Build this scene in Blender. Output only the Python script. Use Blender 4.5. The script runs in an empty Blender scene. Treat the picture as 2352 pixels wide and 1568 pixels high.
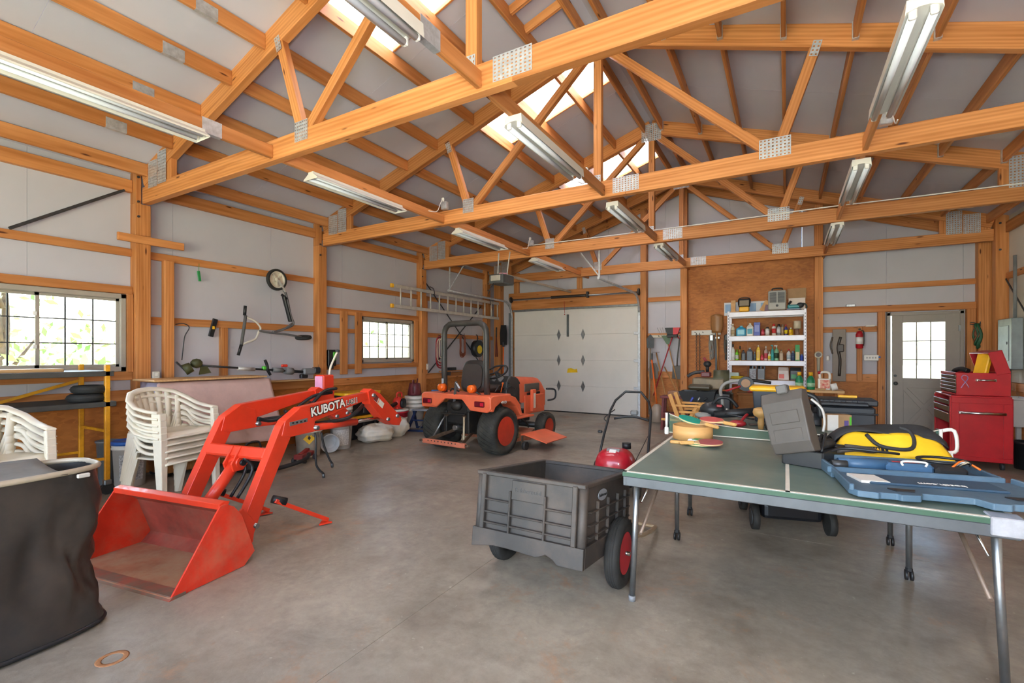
import bpy, bmesh, math, random
from mathutils import Matrix, Vector, noise as mnoise
R = math.radians
rnd = random.Random(11)
SC = bpy.context.scene
C = SC.collection

# ---------------------------------------------------------------- camera
cd = bpy.data.cameras.new('camera'); cam = bpy.data.objects.new('camera', cd); C.objects.link(cam)
cam.location = (0, 0, 1.38); cam.rotation_euler = (R(90), 0, R(30))
cd.sensor_width = 36; cd.lens = 1090 / 2352 * 36; cd.shift_y = 28 / 2352; cd.clip_start = .05
SC.camera = cam
# ---------------------------------------------------------------- sky, sun, exposure
W = bpy.data.worlds.new('sky'); SC.world = W; W.use_nodes = True
wn = W.node_tree.nodes; wl = W.node_tree.links
sky = wn.new('ShaderNodeTexSky'); sky.sky_type = 'NISHITA'; sky.sun_disc = False
sky.sun_elevation = R(56); sky.sun_rotation = R(-100); sky.air_density = 1.0; sky.dust_density = 2.5
wl.new(sky.outputs[0], wn['Background'].inputs[0]); wn['Background'].inputs[1].default_value = 1.9
sd = bpy.data.lights.new('sun', 'SUN'); sd.energy = 24.0; sd.angle = R(1); sd.color = (1, .96, .9)
so = bpy.data.objects.new('sun', sd); C.objects.link(so); so.rotation_euler = (Vector((0, 0, 0)) - Vector((-.55, -.12, .83))).to_track_quat('-Z', 'Y').to_euler()
def area(name, loc, target, sx, sy, power, col=(1, 1, 1)):
    d = bpy.data.lights.new(name, 'AREA'); d.shape = 'RECTANGLE'; d.size = sx; d.size_y = sy; d.energy = power; d.color = col
    o = bpy.data.objects.new(name, d); C.objects.link(o); o.location = loc
    o.rotation_euler = (Vector(target) - Vector(loc)).to_track_quat('-Z', 'Y').to_euler(); return o
area('rear_door_fill', (-1.6, -2.9, 1.7), (-1.6, 6, 1.9), 5.5, 3.0, 100, (.93, .97, 1))  # unseen fill lamp added to brighten the room, standing in for doorway daylight
area('photo_flash', (.35, -.35, 1.6), (-.6, 3.6, 4.0), .35, .35, 105, (.92, .965, 1))
SC.view_settings.view_transform = 'Standard'; SC.view_settings.look = 'None'
SC.view_settings.exposure = 0.1; SC.view_settings.gamma = 1; SC.view_settings.use_curve_mapping = False
try:
    SC.cycles.max_bounces = 6; SC.cycles.diffuse_bounces = 4; SC.cycles.glossy_bounces = 3; SC.cycles.use_adaptive_sampling = True; SC.cycles.adaptive_threshold = .13; SC.cycles.adaptive_min_samples = 20; SC.cycles.use_fast_gi = False; SC.cycles.sample_clamp_indirect = 6
except Exception: pass

# ---------------------------------------------------------------- materials
def lin(h):
    if isinstance(h, str):
        h = h.lstrip('#'); h = [int(h[i:i + 2], 16) / 255 for i in (0, 2, 4)]
    return [c / 12.92 if c <= .04045 else ((c + .055) / 1.055) ** 2.4 for c in h] + [1]
MATS = {}
def nn(nt, t, **k):
    n = nt.nodes.new(t)
    for a, b in k.items():
        if a.startswith('i_'): n.inputs[int(a[2:]) if a[2:].isdigit() else a[2:].replace('_', ' ')].default_value = b
        else: setattr(n, a, b)
    return n
def mat(name, col, rough=.5, metal=0, var=.12, scale=6, bump=0, col2=None, coat=0, spec=.5, dirt=None, dirta=.5, stretch=None):
    if name in MATS: return MATS[name]
    m = bpy.data.materials.new(name); m.use_nodes = True; nt = m.node_tree; L = nt.links.new
    b = nt.nodes['Principled BSDF']; b.inputs['Roughness'].default_value = rough; b.inputs['Metallic'].default_value = metal
    b.inputs['Coat Weight'].default_value = coat; b.inputs['Specular IOR Level'].default_value = spec
    c = lin(col); tc = nn(nt, 'ShaderNodeTexCoord'); vec = tc.outputs['Object']
    if stretch:
        mp = nn(nt, 'ShaderNodeMapping'); mp.inputs['Scale'].default_value = stretch; L(vec, mp.inputs[0]); vec = mp.outputs[0]
    n = nn(nt, 'ShaderNodeTexNoise'); n.inputs['Scale'].default_value = scale; n.inputs['Detail'].default_value = 5; n.inputs['Roughness'].default_value = .62
    L(vec, n.inputs['Vector'])
    r = nn(nt, 'ShaderNodeValToRGB'); e = r.color_ramp.elements
    c2 = lin(col2) if col2 else [x * (1 - var * 1.6) for x in c[:3]] + [1]
    e[0].position = .3; e[0].color = c2; e[1].position = .68; e[1].color = c if col2 else [min(1, x * (1 + var)) for x in c[:3]] + [1]
    L(n.outputs['Fac'], r.inputs[0]); out = r.outputs[0]
    if dirt:
        n2 = nn(nt, 'ShaderNodeTexNoise'); n2.inputs['Scale'].default_value = scale * .45; n2.inputs['Detail'].default_value = 7; n2.inputs['Roughness'].default_value = .7
        L(tc.outputs['Object'], n2.inputs['Vector'])
        rr = nn(nt, 'ShaderNodeValToRGB'); rr.color_ramp.elements[0].position = .46; rr.color_ramp.elements[1].position = .66
        rr.color_ramp.elements[1].color = (dirta, dirta, dirta, 1); rr.color_ramp.elements[0].color = (0, 0, 0, 1)
        L(n2.outputs['Fac'], rr.inputs[0]); mx = nn(nt, 'ShaderNodeMix', data_type='RGBA'); mx.inputs[7].default_value = lin(dirt)
        L(rr.outputs[0], mx.inputs[0]); L(out, mx.inputs[6]); out = mx.outputs[2]
    L(out, b.inputs['Base Color'])
    if bump:
        bp = nn(nt, 'ShaderNodeBump'); bp.inputs['Strength'].default_value = bump; bp.inputs['Distance'].default_value = .01
        n3 = nn(nt, 'ShaderNodeTexNoise'); n3.inputs['Scale'].default_value = scale * 5; n3.inputs['Detail'].default_value = 3
        L(vec, n3.inputs['Vector']); L(n3.outputs['Fac'], bp.inputs['Height']); L(bp.outputs[0], b.inputs['Normal'])
    MATS[name] = m; return m
def wood(name, light, dark, knot='#5a2c10', rough=.55):
    m = bpy.data.materials.new(name); m.use_nodes = True; nt = m.node_tree; L = nt.links.new; b = nt.nodes['Principled BSDF']
    b.inputs['Roughness'].default_value = rough; b.inputs['Specular IOR Level'].default_value = .35
    tc = nn(nt, 'ShaderNodeTexCoord'); oi = nn(nt, 'ShaderNodeObjectInfo')
    ad = nn(nt, 'ShaderNodeVectorMath', operation='ADD'); sc = nn(nt, 'ShaderNodeVectorMath', operation='SCALE'); sc.inputs['Scale'].default_value = 40
    cx = nn(nt, 'ShaderNodeCombineXYZ'); L(oi.outputs['Random'], cx.inputs[0]); L(oi.outputs['Random'], cx.inputs[1]); L(cx.outputs[0], sc.inputs[0])
    L(tc.outputs['Object'], ad.inputs[0]); L(sc.outputs[0], ad.inputs[1])
    mp = nn(nt, 'ShaderNodeMapping'); mp.inputs['Scale'].default_value = (.55, 9, 9); L(ad.outputs[0], mp.inputs[0])
    n = nn(nt, 'ShaderNodeTexNoise'); n.inputs['Scale'].default_value = 2.0; n.inputs['Detail'].default_value = 4; n.inputs['Distortion'].default_value = .6; L(mp.outputs[0], n.inputs['Vector'])
    wv = nn(nt, 'ShaderNodeTexWave', wave_type='BANDS', bands_direction='Y'); wv.inputs['Scale'].default_value = 1.1; wv.inputs['Distortion'].default_value = 6; wv.inputs['Detail'].default_value = 2; wv.inputs['Detail Scale'].default_value = 1.2; L(mp.outputs[0], wv.inputs['Vector'])
    mxf = nn(nt, 'ShaderNodeMath', operation='MULTIPLY_ADD'); mxf.inputs[1].default_value = .2; L(wv.outputs['Fac'], mxf.inputs[0])
    h = nn(nt, 'ShaderNodeMath', operation='MULTIPLY'); h.inputs[1].default_value = .8; L(n.outputs['Fac'], h.inputs[0]); L(h.outputs[0], mxf.inputs[2])
    r = nn(nt, 'ShaderNodeValToRGB'); e = r.color_ramp.elements; e[0].position = .25; e[0].color = lin(light); e[1].position = .82; e[1].color = lin(dark); L(mxf.outputs[0], r.inputs[0])
    mk = nn(nt, 'ShaderNodeMapping'); mk.inputs['Scale'].default_value = (1.5, 7, 7); L(ad.outputs[0], mk.inputs[0])
    vo = nn(nt, 'ShaderNodeTexVoronoi'); vo.inputs['Scale'].default_value = 1.3; L(mk.outputs[0], vo.inputs['Vector'])
    kr = nn(nt, 'ShaderNodeValToRGB'); kr.color_ramp.elements[0].position = .05; kr.color_ramp.elements[0].color = (1, 1, 1, 1); kr.color_ramp.elements[1].position = .11; kr.color_ramp.elements[1].color = (0, 0, 0, 1); L(vo.outputs['Distance'], kr.inputs[0])
    mx = nn(nt, 'ShaderNodeMix', data_type='RGBA'); mx.inputs[7].default_value = lin(knot); L(kr.outputs[0], mx.inputs[0]); L(r.outputs[0], mx.inputs[6])
    hv = nn(nt, 'ShaderNodeHueSaturation'); mr = nn(nt, 'ShaderNodeMapRange'); mr.inputs[3].default_value = .82; mr.inputs[4].default_value = 1.12; L(oi.outputs['Random'], mr.inputs[0]); L(mr.outputs[0], hv.inputs['Value']); L(mx.outputs[2], hv.inputs['Color'])
    L(hv.outputs[0], b.inputs['Base Color']); MATS[name] = m; return m
WOOD = wood('fir_lumber', '#d8945a', '#a6622a')
OAK = wood('brown_wood', '#b07a45', '#8a5528')
PLYW = wood('light_plywood', '#d6ad7c', '#c4935c')
def osb():
    m = bpy.data.materials.new('strand_board'); m.use_nodes = True; nt = m.node_tree; L = nt.links.new; b = nt.nodes['Principled BSDF']; b.inputs['Roughness'].default_value = .6
    tc = nn(nt, 'ShaderNodeTexCoord'); v = nn(nt, 'ShaderNodeTexVoronoi'); v.inputs['Scale'].default_value = 16; v.inputs['Randomness'].default_value = 1
    n = nn(nt, 'ShaderNodeTexNoise'); n.inputs['Scale'].default_value = 2.2; n.inputs['Detail'].default_value = 6
    mp = nn(nt, 'ShaderNodeMapping'); mp.inputs['Scale'].default_value = (1, 1, 2.4); L(tc.outputs['Object'], mp.inputs[0]); L(mp.outputs[0], v.inputs['Vector']); L(tc.outputs['Object'], n.inputs['Vector'])
    a = nn(nt, 'ShaderNodeMath', operation='MULTIPLY_ADD'); a.inputs[1].default_value = .28; sp = nn(nt, 'ShaderNodeSeparateColor'); L(v.outputs['Color'], sp.inputs[0]); L(sp.outputs[0], a.inputs[0]); L(n.outputs['Fac'], a.inputs[2])
    r = nn(nt, 'ShaderNodeValToRGB'); e = r.color_ramp.elements; e[0].position = .3; e[0].color = lin('#94531f'); e[1].position = .85; e[1].color = lin('#c47b38'); L(a.outputs[0], r.inputs[0]); L(r.outputs[0], b.inputs['Base Color'])
    MATS['osb'] = m; return m
OSB = osb()
def concrete():
    m = bpy.data.materials.new('sealed_concrete'); m.use_nodes = True; nt = m.node_tree; L = nt.links.new; b = nt.nodes['Principled BSDF']
    ge = nn(nt, 'ShaderNodeNewGeometry'); P = ge.outputs['Position']
    def noise(s, d=6, ro=.6, dist=0):
        n = nn(nt, 'ShaderNodeTexNoise'); n.inputs['Scale'].default_value = s; n.inputs['Detail'].default_value = d; n.inputs['Roughness'].default_value = ro; n.inputs['Distortion'].default_value = dist; L(P, n.inputs['Vector']); return n.outputs['Fac']
    def ramp(f, a, b_, ca, cb):
        r = nn(nt, 'ShaderNodeValToRGB'); r.color_ramp.elements[0].position = a; r.color_ramp.elements[1].position = b_; r.color_ramp.elements[0].color = ca; r.color_ramp.elements[1].color = cb; L(f, r.inputs[0]); return r.outputs[0]
    def mixc(f, a, col):
        mx = nn(nt, 'ShaderNodeMix', data_type='RGBA'); L(f, mx.inputs[0]); L(a, mx.inputs[6]); mx.inputs[7].default_value = lin(col); return mx.outputs[2]
    k = (0, 0, 0, 1)
    base = ramp(noise(1.1, 10, .7), .37, .63, lin('#796e61'), lin('#aea392'))
    c = mixc(ramp(noise(2.2, 10, .78, .25), .48, .68, k, (.6, .6, .6, 1)), base, '#655b52')
    c = mixc(ramp(noise(1.35, 10, .8, .3), .555, .69, k, (.75, .75, .75, 1)), c, '#ad7a52')
    c = mixc(ramp(noise(.55, 4, .5), .52, .72, k, (.6, .6, .6, 1)), c, '#5c5855')
    c = mixc(ramp(noise(26, 3, .6), .68, .78, k, (.5, .5, .5, 1)), c, '#cfc6b5')
    L(c, b.inputs['Base Color'])
    L(ramp(noise(1.7, 5, .6), .3, .7, (.3, .3, .3, 1), (.52, .52, .52, 1)), b.inputs['Roughness'])
    bp = nn(nt, 'ShaderNodeBump'); bp.inputs['Strength'].default_value = .08; bp.inputs['Distance'].default_value = .01; L(noise(40, 3, .6), bp.inputs['Height']); L(bp.outputs[0], b.inputs['Normal'])
    b.inputs['Specular IOR Level'].default_value = .5; MATS['concrete'] = m; return m
CONC = concrete()
WHITEP = mat('white_foam_panel', '#c0bec6', .6, var=.04, scale=.7)
CEILP = mat('white_ceiling_panel', '#c3c2ce', .55, var=.04, scale=.6)
GALV = mat('galvanised_steel', '#c6cad0', .4, .55, var=.15, scale=22)
STEEL = mat('bare_steel', '#9fa3a6', .33, .9, var=.12, scale=12)
DSTEEL = mat('dark_steel', '#4a4b4e', .45, .6, var=.2, scale=10)
ALU = mat('aluminium', '#d0cdc7', .42, .35, var=.1, scale=9)
BLK = mat('black_plastic', '#1f2023', .45, var=.15, scale=9)
DGREY = mat('charcoal_plastic', '#35373b', .5, var=.15, scale=9)
MGREY = mat('grey_plastic', '#7d7e80', .5, var=.1, scale=9)
RUB = mat('black_rubber', '#2a2927', .75, var=.2, scale=14, bump=.2)
WHT = mat('white_plastic', '#e6e0d4', .4, var=.05, scale=5)
PWHT = mat('white_paint', '#e9e6e0', .4, var=.05, scale=5)
KRED = mat('loader_red_paint', '#e23a1e', .38, var=.08, scale=4, coat=.25, dirt='#a8472c', dirta=.25)
KORG = mat('tractor_orange_paint', '#e86a45', .42, var=.08, scale=5, dirt='#c47f5c', dirta=.35)
RED = mat('red_paint', '#b3121f', .35, var=.1, scale=6, coat=.2)
YEL = mat('yellow_plastic', '#f0b41c', .45, var=.08, scale=6)
YSC = mat('scaffold_yellow_paint', '#e8a01a', .42, var=.1, scale=8, dirt='#8f5c15', dirta=.5)
NAVY = mat('navy_paint', '#25365f', .4, var=.15, scale=8)
BLU = mat('blue_plastic', '#2b62b4', .4, var=.1)
GRN = mat('green_plastic', '#2d8f4e', .45, var=.1)
ORG = mat('orange_plastic', '#e86a1c', .4, var=.08)
TAN = mat('tan_wood_handle', '#c08b52', .5, var=.2, scale=12, stretch=(1, 1, .2))
CARD = mat('cardboard', '#ad8a63', .75, var=.08)
CHROME = mat('chrome', '#c9c9c9', .18, 1, var=.05)
GREYP = mat('grey_paint', '#8c8782', .45, var=.05, scale=3)
DIRT = mat('dirt', '#6d5f50', .9, var=.3, scale=20)

# ---------------------------------------------------------------- mesh helpers
class B:
    def __init__(s): s.v = []; s.f = []; s.m = []; s.s = []
    def add(s, vs, fs, mi=0, sm=False, M=None):
        o = len(s.v)
        s.v += [tuple(M @ Vector(p)) if M is not None else tuple(p) for p in vs]
        for f in fs: s.f.append([i + o for i in f]); s.m.append(mi); s.s.append(sm)
        return s
    def box(s, c, d, ch=0, rot=None, mi=0, M=None):
        X = [x / 2 for x in d]; T = Matrix.Translation(c)
        if rot: T = T @ (Matrix.Rotation(R(rot[2]), 4, 'Z') @ Matrix.Rotation(R(rot[1]), 4, 'Y') @ Matrix.Rotation(R(rot[0]), 4, 'X'))
        if M is not None: T = M @ T
        if not ch:
            v = [(x * X[0], y * X[1], z * X[2]) for x in (-1, 1) for y in (-1, 1) for z in (-1, 1)]
            return s.add(v, [(0, 1, 3, 2), (4, 6, 7, 5), (0, 4, 5, 1), (2, 3, 7, 6), (0, 2, 6, 4), (1, 5, 7, 3)], mi, False, T)
        ch = min(ch, min(X) * .95); v = []; ix = {}
        for sx in (-1, 1):
            for sy in (-1, 1):
                for sz in (-1, 1):
                    for a in range(3):
                        p = [sx * (X[0] - ch), sy * (X[1] - ch), sz * (X[2] - ch)]; p[a] = (sx, sy, sz)[a] * X[a]
                        ix[(sx, sy, sz, a)] = len(v); v.append(p)
        f = []
        for a in range(3):
            b_, c_ = (a + 1) % 3, (a + 2) % 3
            for q in (-1, 1):
                k = []
                for i, j in ((-1, -1), (1, -1), (1, 1), (-1, 1)):
                    t = [0, 0, 0]; t[a] = q; t[b_] = i; t[c_] = j; k.append(ix[(*t, a)])
                f.append(k)
            for i in (-1, 1):
                for j in (-1, 1):
                    t = [0, 0, 0]; t[b_] = i; t[c_] = j; k = []
                    t[a] = -1; k += [ix[(*t, b_)], ix[(*t, c_)]]; t[a] = 1; k += [ix[(*t, c_)], ix[(*t, b_)]]; f.append(k)
        for sx in (-1, 1):
            for sy in (-1, 1):
                for sz in (-1, 1): f.append([ix[(sx, sy, sz, a)] for a in range(3)])
        return s.add(v, f, mi, False, T)
    def bar(s, p0, p1, w, h, up=(0, 0, 1), ch=0, mi=0):
        M, L = frame(p0, p1, up); return s.box((0, 0, 0), (L, w, h), ch, None, mi, M)
    def cyl(s, p0, p1, r, r1=None, n=12, mi=0, caps=True, sm=True):
        if r1 is None: r1 = r
        M, L = frame(p0, p1, (0, 0, 1) if abs((Vector(p1) - Vector(p0)).normalized().z) < .9 else (1, 0, 0))
        v = []
        for x, q in ((-L / 2, r), (L / 2, r1)):
            v += [(x, q * math.cos(2 * math.pi * i / n), q * math.sin(2 * math.pi * i / n)) for i in range(n)]
        s.add(v, [(i, (i + 1) % n, n + (i + 1) % n, n + i) for i in range(n)], mi, sm, M)
        if caps:
            if r > 1e-5: s.add(v[:n], [list(range(n))], mi, False, M)
            if r1 > 1e-5: s.add(v[n:], [list(range(n))], mi, False, M)
        return s
    def tube(s, path, r, n=8, closed=False, mi=0, flat=1.0):
        P = [Vector(p) for p in path]
        if 3 <= len(P) <= 10 and not closed:
            Q, RR = [], []; rl = list(r) if isinstance(r, (list, tuple)) else [r] * len(P)
            for i in range(len(P) - 1):
                a, b_, c, d = P[max(0, i - 1)], P[i], P[i + 1], P[min(len(P) - 1, i + 2)]
                for j in range(4):
                    t = j / 4; Q.append(.5 * (2 * b_ + (c - a) * t + (2 * a - 5 * b_ + 4 * c - d) * t * t + (3 * b_ - a - 3 * c + d) * t ** 3)); RR.append(rl[i] + (rl[i + 1] - rl[i]) * t)
            P = Q + [P[-1]]; r = RR + [rl[-1]]
        k = len(P); v = []; prev = None
        for i in range(k):
            a = P[(i - 1) % k] if (i or closed) else P[i]; b_ = P[(i + 1) % k] if (i < k - 1 or closed) else P[i]
            t = (b_ - a).normalized()
            if prev is None: u = t.orthogonal().normalized() if abs(t.z) > .95 else t.cross(Vector((0, 0, 1))).normalized()
            else: u = (prev - t * prev.dot(t)).normalized()
            prev = u; w = t.cross(u); rr = r[i] if isinstance(r, (list, tuple)) else r
            v += [P[i] + u * rr * math.cos(2 * math.pi * j / n) + w * rr * flat * math.sin(2 * math.pi * j / n) for j in range(n)]
        f = [((i % k) * n + j, (i % k) * n + (j + 1) % n, ((i + 1) % k) * n + (j + 1) % n, ((i + 1) % k) * n + j) for i in range(k if closed else k - 1) for j in range(n)]
        s.add(v, f, mi, True)
        if not closed: s.add(v[:n], [list(range(n))], mi); s.add(v[-n:], [list(range(n))], mi)
        return s
    def lathe(s, prof, n=20, M=None, mi=0, sm=True, mis=None):
        v = []; k = len(prof)
        for r, z in prof: v += [(r * math.cos(2 * math.pi * i / n), r * math.sin(2 * math.pi * i / n), z) for i in range(n)]
        for a in range(k - 1):
            s.add(v[a * n:(a + 2) * n], [(i, (i + 1) % n, n + (i + 1) % n, n + i) for i in range(n)], mis[a] if mis else mi, sm, M)
        if prof[0][0] > 1e-4: s.add(v[:n], [list(range(n))], mis[0] if mis else mi, False, M)
        if prof[-1][0] > 1e-4: s.add(v[-n:], [list(range(n))], mis[-1] if mis else mi, False, M)
        return s
    def prism(s, poly, t0, t1, M=None, mi=0):
        n = len(poly); v = [(x, y, t0) for x, y in poly] + [(x, y, t1) for x, y in poly]
        return s.add(v, [list(range(n))[::-1], list(range(n, 2 * n))] + [(i, (i + 1) % n, n + (i + 1) % n, n + i) for i in range(n)], mi, False, M)
    def sph(s, c, r, n=12, mi=0, M=None):
        if not isinstance(r, (tuple, list)): r = (r, r, r)
        v = [(0, 0, -1)]; m = n // 2
        for j in range(1, m):
            a = math.pi * j / m - math.pi / 2; v += [(math.cos(a) * math.cos(2 * math.pi * i / n), math.cos(a) * math.sin(2 * math.pi * i / n), math.sin(a)) for i in range(n)]
        v.append((0, 0, 1)); f = [(0, 1 + (i + 1) % n, 1 + i) for i in range(n)]
        for j in range(m - 2): f += [(1 + j * n + i, 1 + j * n + (i + 1) % n, 1 + (j + 1) * n + (i + 1) % n, 1 + (j + 1) * n + i) for i in range(n)]
        q = 1 + (m - 2) * n; f += [(q + i, q + (i + 1) % n, len(v) - 1) for i in range(n)]
        T = Matrix.Translation(c) @ Matrix.Diagonal((*r, 1)); return s.add(v, f, mi, True, M @ T if M is not None else T)
    def surf(s, fn, nu, nv, mi=0, sm=True, cu=False, cv=False, M=None):
        U = nu if cu else nu + 1; V = nv if cv else nv + 1
        v = [fn(i / nu, j / nv) for i in range(U) for j in range(V)]
        f = [(i * V + j, ((i + 1) % U) * V + j, ((i + 1) % U) * V + (j + 1) % V, i * V + (j + 1) % V) for i in range(nu) for j in range(nv)]
        return s.add(v, f, mi, sm, M)
    def torus(s, c, R0, r, axis='Z', n=24, k=8, mi=0, M=None, sq=1):
        A = {'Z': Matrix.Identity(4), 'X': Matrix.Rotation(R(90), 4, 'Y'), 'Y': Matrix.Rotation(R(90), 4, 'X')}[axis]
        T = Matrix.Translation(c) @ A
        if M is not None: T = M @ T
        return s.surf(lambda u, v: ((R0 + r * math.cos(2 * math.pi * v)) * math.cos(2 * math.pi * u), (R0 + r * math.cos(2 * math.pi * v)) * math.sin(2 * math.pi * u), r * sq * math.sin(2 * math.pi * v)), n, k, mi, True, True, True, T)
    def make(s, name, mats, parent=None, label=None, solid=0, bevel=0, fixn=True, each=False):
        if each:
            par = {}
            def find(a):
                while par.setdefault(a, a) != a: a = par[a]
                return a
            key = lambda i: tuple(round(c, 5) for c in s.v[i])
            for f in s.f:
                r0 = find(key(f[0]))
                for i in f[1:]: par[find(key(i))] = r0
            groups = {}
            for k, f in enumerate(s.f): groups.setdefault(find(key(f[0])), []).append(k)
            out = []
            for ks in groups.values():
                b = B()
                for k in ks: b.add([s.v[i] for i in s.f[k]], [list(range(len(s.f[k])))], s.m[k], s.s[k])
                out.append(b.make(name, mats, parent, label, solid, bevel))
            return out
        me = bpy.data.meshes.new(name); me.from_pydata(s.v, [], s.f); me.update()
        for m in (mats if isinstance(mats, (list, tuple)) else [mats]): me.materials.append(m)
        me.polygons.foreach_set('material_index', s.m); me.polygons.foreach_set('use_smooth', s.s)
        if fixn:
            bm = bmesh.new(); bm.from_mesh(me); bmesh.ops.remove_doubles(bm, verts=bm.verts, dist=1e-5); bmesh.ops.recalc_face_normals(bm, faces=bm.faces); bm.to_mesh(me); bm.free()
        o = bpy.data.objects.new(name, me); C.objects.link(o)
        if parent is not None: o.parent = parent
        if label: o['label'] = label
        if solid: q = o.modifiers.new('t', 'SOLIDIFY'); q.thickness = solid; q.offset = 0
        if bevel: q = o.modifiers.new('b', 'BEVEL'); q.width = bevel; q.segments = 2; q.limit_method = 'ANGLE'
        return o
def frame(p0, p1, up=(0, 0, 1)):
    p0, p1 = Vector(p0), Vector(p1); x = (p1 - p0); L = x.length; x.normalize(); u = Vector(up)
    if abs(x.dot(u.normalized())) > .999: u = Vector((0, 1, 0)) if abs(x.y) < .9 else Vector((1, 0, 0))
    y = u.cross(x).normalized(); z = x.cross(y); M = Matrix((x, y, z)).transposed().to_4x4(); M.translation = (p0 + p1) / 2; return M, L
def tag(o, label, cat, group=None):
    o['label'] = label; o['category'] = cat
    if group: o['group'] = group
    return o
def thing(name, label, cat, loc=(0, 0, 0), rz=0, group=None, rot=None):
    o = bpy.data.objects.new(name, None); C.objects.link(o); o.location = loc; o.rotation_euler = rot if rot else (0, 0, R(rz)); o.empty_display_size = .1
    return tag(o, label, cat, group)
def struct(name, loc=(0, 0, 0)):
    o = bpy.data.objects.new(name, None); C.objects.link(o); o.location = loc; o['kind'] = 'structure'; o.empty_display_size = .1; return o
def beam(name, p0, p1, w, h, m, parent=None, up=(0, 0, 1), ch=.004):
    M, L = frame(p0, p1, up); o = B().box((0, 0, 0), (L, w, h), ch).make(name, m, None, fixn=True)
    o.parent = parent; o.matrix_local = M; return o
def dup(root, loc, rz=None, label=None, group=None):
    r = root.copy(); C.objects.link(r); r.location = loc
    if rz is not None: r.rotation_euler = (0, 0, R(rz))
    if label: r['label'] = label
    if group: r['group'] = group
    for ch in list(root.children):
        c = ch.copy(); C.objects.link(c); c.parent = r
        for g in list(ch.children): d = g.copy(); C.objects.link(d); d.parent = c
    return r
def text(name, body, size, m, parent, M, ext=.001, bold=0.0):
    cu = bpy.data.curves.new(name, 'FONT'); cu.body = body; cu.size = size; cu.extrude = ext; cu.align_x = 'CENTER'; cu.align_y = 'CENTER'; cu.offset = bold; cu.resolution_u = 3
    t = bpy.data.objects.new(name, cu); C.objects.link(t); dg = bpy.context.evaluated_depsgraph_get(); me = bpy.data.meshes.new_from_object(t.evaluated_get(dg))
    bpy.data.objects.remove(t); bpy.data.curves.remove(cu); me.materials.clear(); me.materials.append(m)
    o = bpy.data.objects.new(name, me); C.objects.link(o); o.parent = parent; o.matrix_local = M; return o
def RX(a): return Matrix.Rotation(R(a), 4, 'X')
def RY(a): return Matrix.Rotation(R(a), 4, 'Y')
def RZ(a): return Matrix.Rotation(R(a), 4, 'Z')
def T(x, y, z): return Matrix.Translation((x, y, z))
def arc(c, r, a0, a1, n, ax='xy', k=1.0):
    out = []
    for i in range(n + 1):
        a = R(a0 + (a1 - a0) * i / n); p, q = r * math.cos(a), r * math.sin(a) * k
        out.append({'xy': (c[0] + p, c[1] + q, c[2]), 'xz': (c[0] + p, c[1], c[2] + q), 'yz': (c[0], c[1] + p, c[2] + q)}[ax])
    return out
def rrect(w, h, r, n=4):
    P = []
    for cx, cy, a in ((w / 2 - r, h / 2 - r, 0), (-w / 2 + r, h / 2 - r, 90), (-w / 2 + r, -h / 2 + r, 180), (w / 2 - r, -h / 2 + r, 270)):
        P += [(cx + r * math.cos(R(a + 90 * i / n)), cy + r * math.sin(R(a + 90 * i / n))) for i in range(n + 1)]
    return P
# ---------------------------------------------------------------- shell of the building
XL, XR, YF, YB, XC, ZR = -6.56, 2.90, 10.44, -2.6, -1.83, 5.03
def zt(x): return ZR - abs(x - XC) / 3
TY = [2.6, 5.05, 7.5, 9.95]
GROUND = mat('outside_ground', '#b9bc8f', .9, var=.2, scale=1.5)
def glassmat():
    m = bpy.data.materials.new('window_glass'); m.use_nodes = True; nt = m.node_tree; nt.nodes.remove(nt.nodes['Principled BSDF'])
    t = nn(nt, 'ShaderNodeBsdfTransparent'); t.inputs[0].default_value = (.93, .96, .95, 1); g = nn(nt, 'ShaderNodeBsdfGlossy'); g.inputs['Roughness'].default_value = .02
    fr = nn(nt, 'ShaderNodeFresnel'); fr.inputs[0].default_value = 1.35; mx = nn(nt, 'ShaderNodeMixShader'); nt.links.new(fr.outputs[0], mx.inputs[0]); nt.links.new(t.outputs[0], mx.inputs[1]); nt.links.new(g.outputs[0], mx.inputs[2])
    nt.links.new(mx.outputs[0], nt.nodes['Material Output'].inputs[0]); return m
GLASS = glassmat()
def skymat():
    m = bpy.data.materials.new('translucent_skylight'); m.use_nodes = True; nt = m.node_tree; nt.nodes.remove(nt.nodes['Principled BSDF'])
    t = nn(nt, 'ShaderNodeBsdfTranslucent'); t.inputs[0].default_value = (.95, .95, .95, 1); d = nn(nt, 'ShaderNodeBsdfDiffuse'); d.inputs[0].default_value = (.9, .9, .9, 1)
    mx = nn(nt, 'ShaderNodeMixShader'); mx.inputs[0].default_value = .15; nt.links.new(t.outputs[0], mx.inputs[1]); nt.links.new(d.outputs[0], mx.inputs[2]); nt.links.new(mx.outputs[0], nt.nodes['Material Output'].inputs[0]); return m
SKYL = skymat()
# floor: four slabs parted by saw joints
fl = B().box((-1.83, 4, -.12), (9.9, 13.6, .16)).make('floor', mat('joint_grey', '#4c4640', .9)); fl['kind'] = 'structure'
g = .0012
for x0, x1 in ((XL - .2, -1.71 - g), (-1.71 + g, XR + .2)):
    for y0, y1 in ((-2.8, 4.11 - g), (4.11 + g, YF + .2)):
        B().box(((x0 + x1) / 2, (y0 + y1) / 2, -.02), (x1 - x0, y1 - y0, .04)).make('slab', CONC, fl)
B().torus((-2.642, .956, .0005), .05, .012, 'Z', 28, 6, 0, Matrix.Translation((0, 0, 0)), .06).make('rust_ring', mat('rust_stain', '#a5724a', .7, var=.2, scale=40), fl)
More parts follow.
